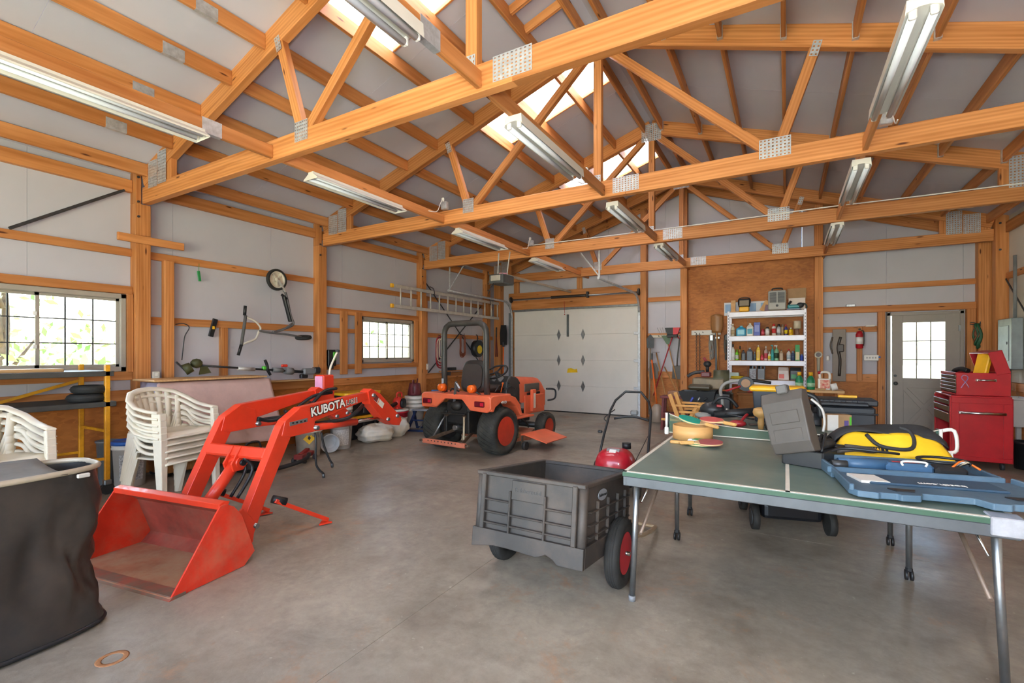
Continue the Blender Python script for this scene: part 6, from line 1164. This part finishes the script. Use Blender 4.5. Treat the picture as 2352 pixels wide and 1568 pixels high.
# ---------------------------------------------------------------- garden tools hung right of the garage door
rk = thing('tool_rail', 'white tool rail on the wall right of the garage door', 'rail', (-2.25, 10.375, 1.75)); B().box((0, 0, 0), (.62, .03, .06), .004).make('rail', cm('#cfc7b6'), rk)
for x in (-.25, -.1, .1, .25): B().cyl((x, -.015, 0), (x, -.08, .01), .008, n=6).make('peg', DSTEEL, rk)
def stick(name, label, cat, p0, p1, r, m): 
    t = thing(name, label, cat, p0); d = [b_ - a_ for a_, b_ in zip(p0, p1)]; B().cyl((0, 0, 0), d, r, n=8).make('handle', m, t); return t, d
t, d = stick('push_broom', 'broom with red handle and black and red head hung upside down', 'broom', (-2.42, 10.16, .5), (-2.05, 10.22, 1.72), .013, cm('#a52430')); M_ = T(*d)
B().add([(-.1, -.03, .06), (.02, -.03, .06), (.02, .03, .06), (-.1, .03, .06), (-.14, -.04, .2), (.02, -.04, .2), (.02, .04, .2), (-.14, .04, .2)], [(0, 1, 2, 3), (4, 5, 6, 7), (0, 1, 5, 4), (1, 2, 6, 5), (2, 3, 7, 6), (3, 0, 4, 7)], 0, False, M_).make('black_bristles', BLK, t); B().add([(.02, -.03, .06), (.11, -.03, .06), (.11, .03, .06), (.02, .03, .06), (.02, -.04, .2), (.16, -.04, .2), (.16, .04, .2), (.02, .04, .2)], [(0, 1, 2, 3), (4, 5, 6, 7), (0, 1, 5, 4), (1, 2, 6, 5), (2, 3, 7, 6), (3, 0, 4, 7)], 0, False, M_).make('red_bristles', cm('#d02534'), t); B().box((0, 0, .03), (.22, .05, .06), .01, None, 0, M_).make('head', BLK, t)
t = thing('flat_shovel', 'square steel shovel hung with red grip at top', 'shovel', (-1.97, 10.3, .86)); B().prism([(-.1, 0), (.1, -.02), (.1, .27), (-.09, .27)], -.006, .006, T(0, 0, 0) @ RX(90)).make('blade', cm('#4d4238'), t, bevel=.003); B().tube([(0, 0, .26), (.01, -.02, .4), (.04, -.01, .7), (.05, 0, .84)], .014, 8).make('shaft', cm('#4a443e'), t); B().tube([(.05, 0, .82), (.0, 0, .9), (-.01, 0, .95), (.11, 0, .95), (.1, 0, .9), (.05, 0, .82)], .013, 8).make('grip', cm('#b32430'), t)
t = thing('leaf_rake', 'green leaf rake hung head up on the rail', 'rake', (-2.2, 10.28, .6)); B().cyl((.28, 0, 0), (.05, .03, .98), .012, n=8).make('handle', TAN, t); B().prism([(-.02, 0), (.02, 0), (.13, .18), (-.13, .18)], 0, .01, T(.04, .03, .98) @ RX(90)).make('head', cm('#4f6a4a'), t)
for k in range(9): B().tube([(.04 - .12 + .03 * k, .02, 1.16), (.04 - .2 + .05 * k, .02, 1.3), (.04 - .2 + .05 * k, -.03, 1.33)], .003, 4).make('tine', STEEL, t)
for k, (n, l, c, p, q, r, m) in enumerate((('digging_bar', 'orange handled tool leaning by the garage door track', 'tool', (-2.3, 10.05, .1), (-2.47, 10.22, 1.25), .018, ORG), ('garden_hoe', 'wooden handled hoe leaning on the wall right of the garage door', 'hoe', (-2.05, 10.05, .05), (-2.4, 10.32, 1.4), .014, TAN), ('spade', 'grey handled spade leaning in the corner by the door post', 'spade', (-2.5, 10.1, .1), (-2.52, 10.3, 1.5), .015, cm('#8a7a68')), ('long_pole', 'pale wooden pole leaning behind the wooden rack', 'pole', (-1.62, 9.4, .3), (-2.2, 10.2, 1.1), .014, TAN))):
    t, d = stick(n, l, c, p, q, r, m); M_ = T(*d)
    if k == 1: B().box((0, -.05, .01), (.14, .1, .006), .002, None, 0, M_).make('hoe_blade', DSTEEL, t)
    if k == 2: B().prism([(-.07, 0), (.07, 0), (.08, .2), (.0, .3), (-.08, .2)], -.005, .005, M_ @ RX(90)).make('spade_blade', DSTEEL, t); 
    if k == 0: B().box((0, 0, .06), (.04, .03, .16), .005, None, 0, M_).make('steel_tip', DSTEEL, t)
    if k == 3: B().box((0, 0, 0), (.05, .05, .2), .01).make('pole_socket', cm('#9a8f80'), t)
t = thing('round_shovel', 'round point shovel standing head up by the door post', 'shovel', (-2.45, 10.25, .35)); B().cyl((0, 0, 0), (0, .02, .5), .014, n=8).make('handle', TAN, t); B().prism([(-.09, 0), (.09, 0), (.1, .2), (.05, .33), (-.05, .33), (-.1, .2)], -.006, .006, T(0, .02, .5) @ RX(90)).make('blade', cm('#6a6056'), t, bevel=.003)
# tools on the strand board wall
t = thing('tool_rail', 'white tool rail on the strand board left of the shelf', 'rail', (-1.42, 10.395, 1.81)); B().box((0, 0, 0), (.56, .03, .1), .004).make('rail', cm('#d8d3c8'), t)
for x in (-.2, -.05, .12, .23): B().cyl((x, -.01, 0), (x, -.09, .01), .008, n=6).make('peg', DSTEEL, t)
t = thing('chain_bundle', 'rusty chain hanging from the rail on the strand board', 'chain', (-1.56, 10.32, .95))
for s in (-1, 1):
    for k in range(28): B().torus((s * .03, 0, .03 + k * .03), .015, .005, 'X' if k % 2 else 'Y', 10, 5).make('link', cm('#6a5a4a'), t)
t = thing('grain_scoop', 'brown grain scoop shovel hung blade up on the strand board', 'shovel', (-1.17, 10.28, 1.0)); B().cyl((.0, 0, 0), (-.03, 0, .8), .015, n=8).make('handle', TAN, t)
B().surf(lambda u, v: (-.03 + (.115 + .0 * v) * (2 * u - 1) * (.75 + .25 * min(1, v * 3)), -.03 * math.cos(math.pi * (u - .5)) + .02, .8 + .37 * v - .03 * (2 * u - 1) ** 2 * v), 10, 8).make('scoop_blade', cm('#9a6a3a'), t, solid=.006)
for k, (x, l, c) in enumerate(((-1.3, 'coil of grey rope and clamps hung on the strand board rail', '#8d8880'), (-1.02, 'dark strap bundle hung beside the shelf unit', '#4f4a45'))):
    t = thing('hanging_bundle', l, 'bundle', (x, 10.33, 1.25))
    for j in range(5): B().tube([(.05 * math.sin(a + j) * (1 - .12 * j), -.01 * j, .3 - .22 * math.cos(a) - .02 * j) for a in [2 * math.pi * i / 14 for i in range(14)]], .012, 6, True).make('loop', cm(c), t)
    B().box((0, -.03, .45), (.07, .05, .12), .01).make('clip', DSTEEL if k else STEEL, t)
t = thing('long_clamp', 'steel bar clamp hanging on the strand board', 'clamp', (-1.22, 10.34, 1.0)); B().box((0, 0, .4), (.035, .02, .8), .003).make('bar', DSTEEL, t); B().box((.03, -.02, .7), (.09, .04, .05), .008).make('jaw', STEEL, t)
# wall right of the shelf
t = thing('fire_extinguisher', 'red fire extinguisher on the wall left of the side door', 'fire extinguisher', (1.12, 10.29, 1.47)); B().lathe([(.045, 0), (.055, .015), (.055, .25), (.035, .3), (.02, .31)], 20).make('cylinder', RED, t); B().lathe([(.0556, .08), (.0556, .2)], 20).make('label', PWHT, t); B().box((0, -.02, .34), (.03, .09, .025), .005).make('handle', BLK, t); B().tube([(.02, 0, .32), (.06, 0, .3), (.065, 0, .15), (.06, 0, .05)], .008, 6).make('hose', BLK, t)
t = thing('power_strip', 'white outlet strip beside the fire extinguisher', 'power strip', (1.29, 10.33, 1.31)); B().box((0, 0, 0), (.21, .04, .1), .006).make('housing', PWHT, t)
for x in (-.06, -.02, .02, .06): B().box((x, -.021, 0), (.022, .004, .03), .001).make('socket', cm('#a9a7a4'), t)
B().box((.115, -.01, .01), (.03, .03, .03), .006).make('plug', BLU, t)
t = thing('wooden_plaque', 'tall weathered board with dark tools on the wall by the shelf', 'board', (.83, 10.36, .88)); B().box((0, 0, .47), (.2, .025, .94), .004).make('plank', cm('#7d6a58'), t); B().tube([(.0, -.03, .1), (.01, -.04, .4), (-.02, -.04, .6), (.02, -.03, .8)], .022, 8).make('dark_tool', cm('#3a3028'), t); B().box((.02, -.04, .6), (.1, .04, .14), .015).make('tool_head', cm('#40362e'), t); B().tube([(-.1, -.02, .5), (-.13, -.02, .65), (-.1, -.02, .8)], .014, 6).make('side_strap', cm('#5d4f42'), t)
t = thing('cooking_ladle_net', 'cream hand tool with dark loop hung on the wall post', 'tool', (.51, 10.25, 1.05)); B().torus((0, 0, .31), .05, .014, 'Y', 20, 8).make('loop', cm('#d3c8b2'), t); B().cyl((0, 0, 0), (0, 0, .26), .024, .03, 10).make('handle', cm('#c4bda8'), t); B().prism([(.042 * math.cos(R(a)), .042 * math.sin(R(a))) for a in range(0, 360, 30)], 0, .006, T(0, .0, .31) @ RX(90)).make('dark_face', cm('#4a3a3a'), t)
tag(B().box((.66, 10.4, 1.3), (.06, .05, .1), .015).make('night_light', PWHT), 'small white plug on the wall beside the cream hand tool', 'plug')
tag(B().box((1.28, 10.36, 1.87), (.14, .05, .03), .01).make('white_glove', PWHT), 'white object resting on the rail above the outlet strip', 'object')
tag(B().box((1.0, 10.36, 2.24), (.14, .04, .05), .008).make('metal_bracket', GALV), 'small metal bracket on the rail above the plaque', 'bracket')
# ---------------------------------------------------------------- work bench with green bottles
wbn = thing('work_bench', 'wooden work bench before the shelf unit with green bottles', 'bench', (.25, 8.75, 0)); B().box((0, 0, .81), (1.0, .5, .04), .004).make('bench_top', PLYW, wbn)
for x in (-.45, .45):
    for y in (-.2, .2): B().box((x, y, .395), (.07, .07, .79), .003).make('leg', WOOD, wbn)
B().box((0, 0, .25), (.9, .4, .03), .003).make('lower_shelf', PLYW, wbn)
for x, l in ((.18, 'green bottle with yellow cap nearest the shelf unit'), (.33, 'green bottle with yellow cap beside the white jug')):
    t = thing('lawn_feed_bottle', l, 'bottle', (x, 8.62, .832), group='green bottles on the work bench'); B().lathe([(.05, 0), (.055, .02), (.055, .13), (.04, .18), (.022, .2), (.022, .22)], 20).make('body', cm('#15794a'), t); B().cyl((0, 0, .21), (0, 0, .265), .028, n=14).make('cap', YEL, t); B().lathe([(.0555, .04), (.0555, .1)], 20).make('label', cm('#9fc59a'), t)
t = thing('weed_killer_jug', 'white jug with red label on the work bench', 'jug', (.5, 8.6, .832)); B().prism(rrect(.16, .09, .02), 0, .17).make('body', WHT, t, bevel=.008); B().tube([(-.05, 0, .17), (-.05, 0, .25), (.02, 0, .27), (.07, 0, .24), (.07, 0, .12)], .018, 8).make('handle', WHT, t); B().box((.01, -.047, .09), (.12, .003, .13), .001).make('label', mat('weed_label', '#c9302c', .5, var=.5, scale=25, col2='#e4c9a8'), t); B().cyl((-.06, 0, .24), (-.06, 0, .28), .022, n=12).make('cap', RED, t)
t = thing('tape_roll', 'white roll lying on the work bench', 'roll', (.62, 8.52, .885)); B().lathe([(.02, -.04), (.052, -.04), (.052, .04), (.02, .04), (.02, -.04)], 20, RY(75)).make('roll', PWHT, t); B().lathe([(.018, -.042), (.018, .042)], 16, RY(75)).make('core', CARD, t)
tag(B().box((.45, 8.52, .845), (.14, .06, .025), .003).make('wood_block', PLYW), 'small wood block on the work bench', 'block')
# ---------------------------------------------------------------- garden machines behind the table
mc = thing('garden_tiller', 'black and tan garden chipper with hopper behind the table', 'chipper', (-1.15, 7.8, 0)); TANM = mat('tan_engine', '#857660', .55, .2, var=.15)
B().add([(-.12, -.15, .45), (.16, -.15, .45), (.16, .15, .45), (-.12, .15, .45), (-.28, -.2, .8), (.24, -.2, .82), (.24, .2, .82), (-.28, .2, .8)], [(0, 1, 2, 3), (0, 1, 5, 4), (1, 2, 6, 5), (2, 3, 7, 6), (3, 0, 4, 7)]).make('hopper', BLK, mc, solid=.012)
B().box((.12, .12, .92), (.46, .3, .17), .02).make('engine', TANM, mc); B().box((.02, -.12, .87), (.34, .16, .09), .035).make('muffler', cm('#4f4634'), mc); B().cyl((.02, -.1, .8), (.02, -.1, .84), .05, n=12).make('exhaust', BLK, mc); B().cyl((.18, .12, .98), (.4, .14, .98), .15, n=20).make('tank', mat('olive_tank', '#55543f', .45), mc)
B().box((.08, .05, 1.06), (.14, .12, .08), .015).make('carburettor', cm('#6b2428'), mc); B().cyl((.1, .05, 1.1), (.1, .05, 1.2), .025, n=10).sph((.1, .05, 1.22), (.06, .05, .05), 10).make('air_filter', BLK, mc); B().cyl((.09, .05, 1.25), (.05, .03, 1.32), .02, n=8).make('throttle', cm('#9c3a40'), mc); B().tube([(-.2, .1, 1.02), (-.1, .1, 1.08), (.05, .12, 1.1)], .025, 8).make('air_duct', DGREY, mc)
B().box((.3, .1, .6), (.3, .3, .4), .03).make('collection_bag', BLK, mc); B().box((0, 0, .3), (.3, .34, .3), .03).make('rotor_housing', BLK, mc)
for x in (-.2, .25): B().cyl((x - .04, .1, .16), (x + .04, .1, .16), .16, n=20).make('wheel', RUB, mc)
B().box((0, -.14, .15), (.4, .04, .04)).make('stand', DSTEEL, mc)
for k in range(3): B().cyl((-.12 + .1 * k, -.19, .62 + .03 * k), (-.07 + .1 * k, -.2, .72), .016, n=8).make('fitting', [cm('#3c4fb0'), STEEL, DGREY][k], mc)
gh = thing('string_mower', 'grey handled string mower with black control drum behind the table', 'mower', (-.72, 7.0, 0)); B().tube([(-.02, .1, .25), (-.03, .05, .7), (-.05, 0, .88), (.0, 0, .97), (.1, 0, 1.01), (.25, 0, 1.03)], .022, 8).make('handle', cm('#9b9b98'), gh); B().cyl((.26, -.03, .98), (.26, .06, .98), .095, n=20).make('control_drum', BLK, gh); B().cyl((.26, -.036, .99), (.26, -.03, .99), .055, n=16).make('drum_badge', cm('#9a6a3a'), gh); B().cyl((.02, -.03, .88), (.2, -.03, .95), .014, n=8).make('red_lever', cm('#a5262c'), gh); B().tube([(.3, 0, 1.03), (.4, .02, 1.02), (.55, .05, 1.0)], .02, 8).make('handle_end', BLK, gh)
B().box((.0, .25, .2), (.45, .5, .2), .05).make('deck', DGREY, gh)
for x in (-.22, .22):
    for y in (.05, .45): B().cyl((x - .025, y, .1), (x + .025, y, .1), .1, n=16).make('wheel', RUB, gh)
wr_ = thing('wooden_rack', 'light wooden folding rack behind the left end of the table', 'rack', (-1.12, 6.6, 0)); LW_ = mat('rack_wood', '#cf9447', .5, var=.12)
for y in (-.18, .18): B().bar((.1, y, 0), (-.2, y, .85), .05, .03, (0, 1, 0), .003).make('leg', LW_, wr_); B().bar((-.25, y, 0), (.14, y, .72), .04, .025, (0, 1, 0), .003).make('leg', LW_, wr_)
for z, x0, x1 in ((.71, -.12, .2), (.63, -.08, .26), (.52, -.3, .1)): B().box(((x0 + x1) / 2, -.21, z), (x1 - x0, .03, .028), .003).make('slat', LW_, wr_); B().box(((x0 + x1) / 2, .21, z), (x1 - x0, .03, .028), .003).make('slat', LW_, wr_)
for k, (x, z, c, l) in enumerate(((-.79, .0, '#3fa0c4', 'blue plastic bottle on the low stool beside the wooden rack'), (-.67, 0, '#e3e0da', 'white plastic bottle on the low stool beside the wooden rack'))):
    t = thing('floor_bottle', l, 'bottle', (x, 6.62, .42)); B().lathe([(.06, 0), (.065, .02), (.065, .16), (.03, .21), (.03, .24)], 18).make('body', cm(c), t); B().cyl((0, 0, .23), (0, 0, .26), .03, n=12).make('cap', PWHT, t)
t = thing('low_stool', 'low wooden stool under the plastic bottles', 'stool', (-.73, 6.62, 0)); B().box((0, 0, .405), (.24, .24, .03), .004).make('seat', OAK, t)
for x in (-.09, .09):
    for y in (-.09, .09): B().box((x, y, .195), (.04, .04, .39), .003).make('leg', OAK, t)
mb = thing('maroon_bench', 'maroon painted tool bench right of the garage door', 'bench', (-1.72, 8.9, 0)); MRN = mat('maroon_paint', '#7c2b2b', .5, dirt='#5a2a24', dirta=.4)
B().box((0, 0, .6), (.5, .3, .04), .004).make('bench_top', MRN, mb)
for x in (-.2, .2):
    for y in (-.1, .1): B().bar((x * 1.15, y, 0), (x, y, .58), .04, .04).make('leg', MRN, mb)
B().box((0, 0, .3), (.42, .24, .03), .003).make('shelf', MRN, mb)
tag(B().box((-1.7, 8.9, .665), (.3, .18, .085), .004).make('brown_carton', cm('#8f5a34')), 'brown carton on the maroon bench', 'box')
tag(B().lathe([(.12, 0), (.14, .02), (.1, .3), (.05, .36), (.0, .37)], 20, T(-2.25, 9.75, 0)).make('canvas_sack', cm('#9c8b7c')), 'grey brown sack on the floor beside the garage door', 'sack')
t = thing('seed_bag', 'pink and yellow bag lying below the shelf unit', 'bag', (-.5, 9.6, .68), 8); B().box((0, 0, .05), (.26, .16, .1), .03).make('pink_part', cm('#c45a66'), t); B().box((.15, 0, .05), (.1, .15, .09), .03).make('yellow_part', cm('#d9b840'), t)
t = thing('wooden_chest', 'brown wooden box under the pink bag', 'box', (-.5, 9.6, 0)); B().box((0, 0, .32), (.5, .3, .64), .006).make('carcass', OAK, t); B().box((0, 0, .66), (.54, .34, .035), .004).make('lid', OAK, t)
# ---------------------------------------------------------------- side door
d2 = struct('door_2', (0, 10.42, 0)); DGR = mat('taupe_door_paint', '#9c938a', .45, var=.03)
b = B()
for c, d in (((1.54, 1.05), (.05, 2.1)), ((2.49, 1.05), (.05, 2.1)), ((2.015, 2.06), (1.0, .05))): b.box((c[0], 0, c[1]), (d[0], .09, d[1]), .004)
b.make('door_frame', DGR, d2)
gx0, gx1, gz0, gz1 = 1.735, 2.285, .965, 1.91
for c, d in (((1.662, 1.035), (.146, 2.03)), ((2.375, 1.035), (.18, 2.03)), ((2.01, 1.98), (.55, .14)), ((2.01, .4925), (.55, .945))): B().box((c[0], -.01, c[1]), (d[0], .045, d[1]), .002).make('door_panel', DGR, d2)
for i in (1, 2): B().box((gx0 + (gx1 - gx0) * i / 3, -.012, (gz0 + gz1) / 2), (.014, .03, gz1 - gz0)).make('muntin', DGR, d2); B().box((2.01, -.012, gz0 + (gz1 - gz0) * i / 3), (gx1 - gx0, .03, .014)).make('muntin', DGR, d2)
for i in range(3):
    for j in range(3): B().box((gx0 + (i + .5) * (gx1 - gx0) / 3, 0, gz0 + (j + .5) * (gz1 - gz0) / 3), ((gx1 - gx0) / 3 - .012, .004, (gz1 - gz0) / 3 - .012)).make('pane', GLASS, d2)
for P in ([(1.78, .8), (2.24, .8), (2.01, .52)], [(1.78, .1), (2.24, .1), (2.01, .38)], [(1.74, .76), (1.74, .14), (1.97, .45)], [(2.28, .76), (2.28, .14), (2.05, .45)]): B().prism(P, 0, .012, T(0, -.032, 0) @ RX(90)).make('raised_panel', DGR, d2, bevel=.008)
B().sph((1.63, -.07, .87), .033, 12).cyl((1.63, -.03, .87), (1.63, -.06, .87), .014).make('door_knob', DSTEEL, d2); B().cyl((1.63, -.03, 1.0), (1.63, -.045, 1.0), .022, n=12).make('dead_bolt', DSTEEL, d2); 
for z in (.3, 1.05, 1.8): B().box((2.46, -.035, z), (.03, .02, .1), .003).make('hinge', STEEL, d2)
# ---------------------------------------------------------------- right corner
t = thing('breaker_panel', 'grey electrical panel on the right wall', 'electrical panel', (2.78, 9.45, 1.17)); B().box((0, 0, .35), (.12, .5, .72), .008).make('box', mat('panel_grey', '#8d9698', .45, .2), t); B().box((-.063, .02, .36), (.01, .36, .5), .004).make('door', mat('panel_door', '#98a2a4', .45, .2), t); B().cyl((0, .1, -.75), (0, .1, 0), .04, n=14).make('conduit', MGREY, t); B().cyl((.02, -.1, .7), (.02, -.1, 1.6), .02, n=10).make('conduit', MGREY, t); B().box((-.07, -.12, .36), (.012, .02, .04), .003).make('latch', DSTEEL, t)
SKM = mat('sink_white', '#c9c6c2', .45, var=.04); t = thing('utility_sink', 'white utility sink behind the red tool cabinet', 'sink', (2.5, 8.8, 0)); b = B()
for c, d in (((0, -.27, .62), (.54, .03, .36)), ((0, .27, .62), (.54, .03, .36)), ((-.26, 0, .62), (.03, .54, .36)), ((.26, 0, .62), (.03, .54, .36)), ((0, 0, .45), (.54, .54, .03))): b.box(c, d, .006)
b.make('basin', SKM, t); B().box((0, -.285, .795), (.6, .03, .03), .006).box((-.285, 0, .795), (.03, .57, .03), .006).make('rim', SKM, t, each=True)
for x in (-.24, .24):
    for y in (-.24, .24): B().box((x, y, .22), (.05, .05, .44), .004).make('leg', SKM, t)
B().cyl((.1, .22, .8), (.1, .22, 1.0), .014, n=8).tube([(.1, .22, 1.0), (.08, .15, 1.04), (.05, .08, 1.0)], .012, 8).make('faucet', CHROME, t)
coil('green garden hose hung on the corner post by the side door', 10.22, 1.85, .07, .19, 6, mat('hose_green', '#1f5a3a', .5), .014, 9, x=2.58)
coil('rust coloured cord hung over the green hose', 10.2, 1.82, .05, .12, 3, cm('#8a4a2a'), .009, 10, 'cord', x=2.57)
tag(B().lathe([(.11, 0), (.13, .3), (.14, .3), (.14, .33), (.12, .33), (.1, .02)], 22, T(2.5, 8.0, 0)).make('black_pail', BLK), 'black pail on the floor under the utility sink', 'bucket')
# ---------------------------------------------------------------- outside: ground and foliage seen through the windows
gd = B().box((-1.8, 5, -.3), (160, 160, .1)).make('ground', GROUND); gd['kind'] = 'structure'
def leafmat(n, c):
    m = mat(n, c, .6, var=.2, scale=3); nt = m.node_tree; b = nt.nodes['Principled BSDF']; t = nn(nt, 'ShaderNodeBsdfTranslucent'); t.inputs[0].default_value = lin(c)
    mx = nn(nt, 'ShaderNodeMixShader'); mx.inputs[0].default_value = .55; nt.links.new(b.outputs[0], mx.inputs[1]); nt.links.new(t.outputs[0], mx.inputs[2]); nt.links.new(mx.outputs[0], nt.nodes['Material Output'].inputs[0]); return m
LEAF = [leafmat('leaf_green', '#647f45'), leafmat('leaf_pale', '#8fab69')]
BARK = mat('bark', '#5d4a3a', .9, var=.3, scale=12)
def tree(label, x, y, h, r, seed, n=1500, low=.2):
    q = random.Random(seed); t = thing('leafy_tree', label, 'tree', (x, y, -.25)); b = B()
    blobs = [(q.gauss(0, r * .45), q.gauss(0, r * .5), h * (low + (1 - low) * q.random()), r * q.uniform(.3, .6)) for _ in range(14)]
    for i in range(n):
        c = q.choice(blobs); d = Vector((q.gauss(0, 1), q.gauss(0, 1), q.gauss(0, 1))).normalized() * c[3] * q.random() ** .33; p = Vector(c[:3]) + d; s = q.uniform(.05, .12)
        u = Vector((q.gauss(0, 1), q.gauss(0, 1), q.gauss(0, 1))).normalized(); v = u.orthogonal().normalized()
        b.add([p - u * s, p + v * s * .5, p + u * s, p - v * s * .5], [(0, 1, 2, 3)], q.randint(0, 1))
    o = b.make('foliage', LEAF, t, fixn=False)
    B().tube([(0, 0, 0), (.05, .03, h * .3), (-.06, .1, h * .6), (.05, 0, h * .85)], [.1, .08, .05, .02], 8).make('trunk', BARK, t)
    for k in range(4): B().tube([(0, .05, h * (.3 + .1 * k)), (q.uniform(-.6, .6), q.uniform(-.6, .6), h * (.5 + .12 * k))], [.04, .015], 6).make('branch', BARK, t)
tree('broad leafy tree outside the near left window', -11.5, 2.6, 4.0, 2.6, 1, 1700, .1); tree('tall leafy tree farther left outside the near window', -14.5, -2.2, 4.5, 2.6, 2, 1500, .1)
tree('open leafy tree outside the far left window', -12.5, 9.5, 4.5, 2.4, 3, 700, .15); tree('slender tree at the right of the far left window', -10.6, 13.2, 4.2, 1.5, 4, 500, .15)
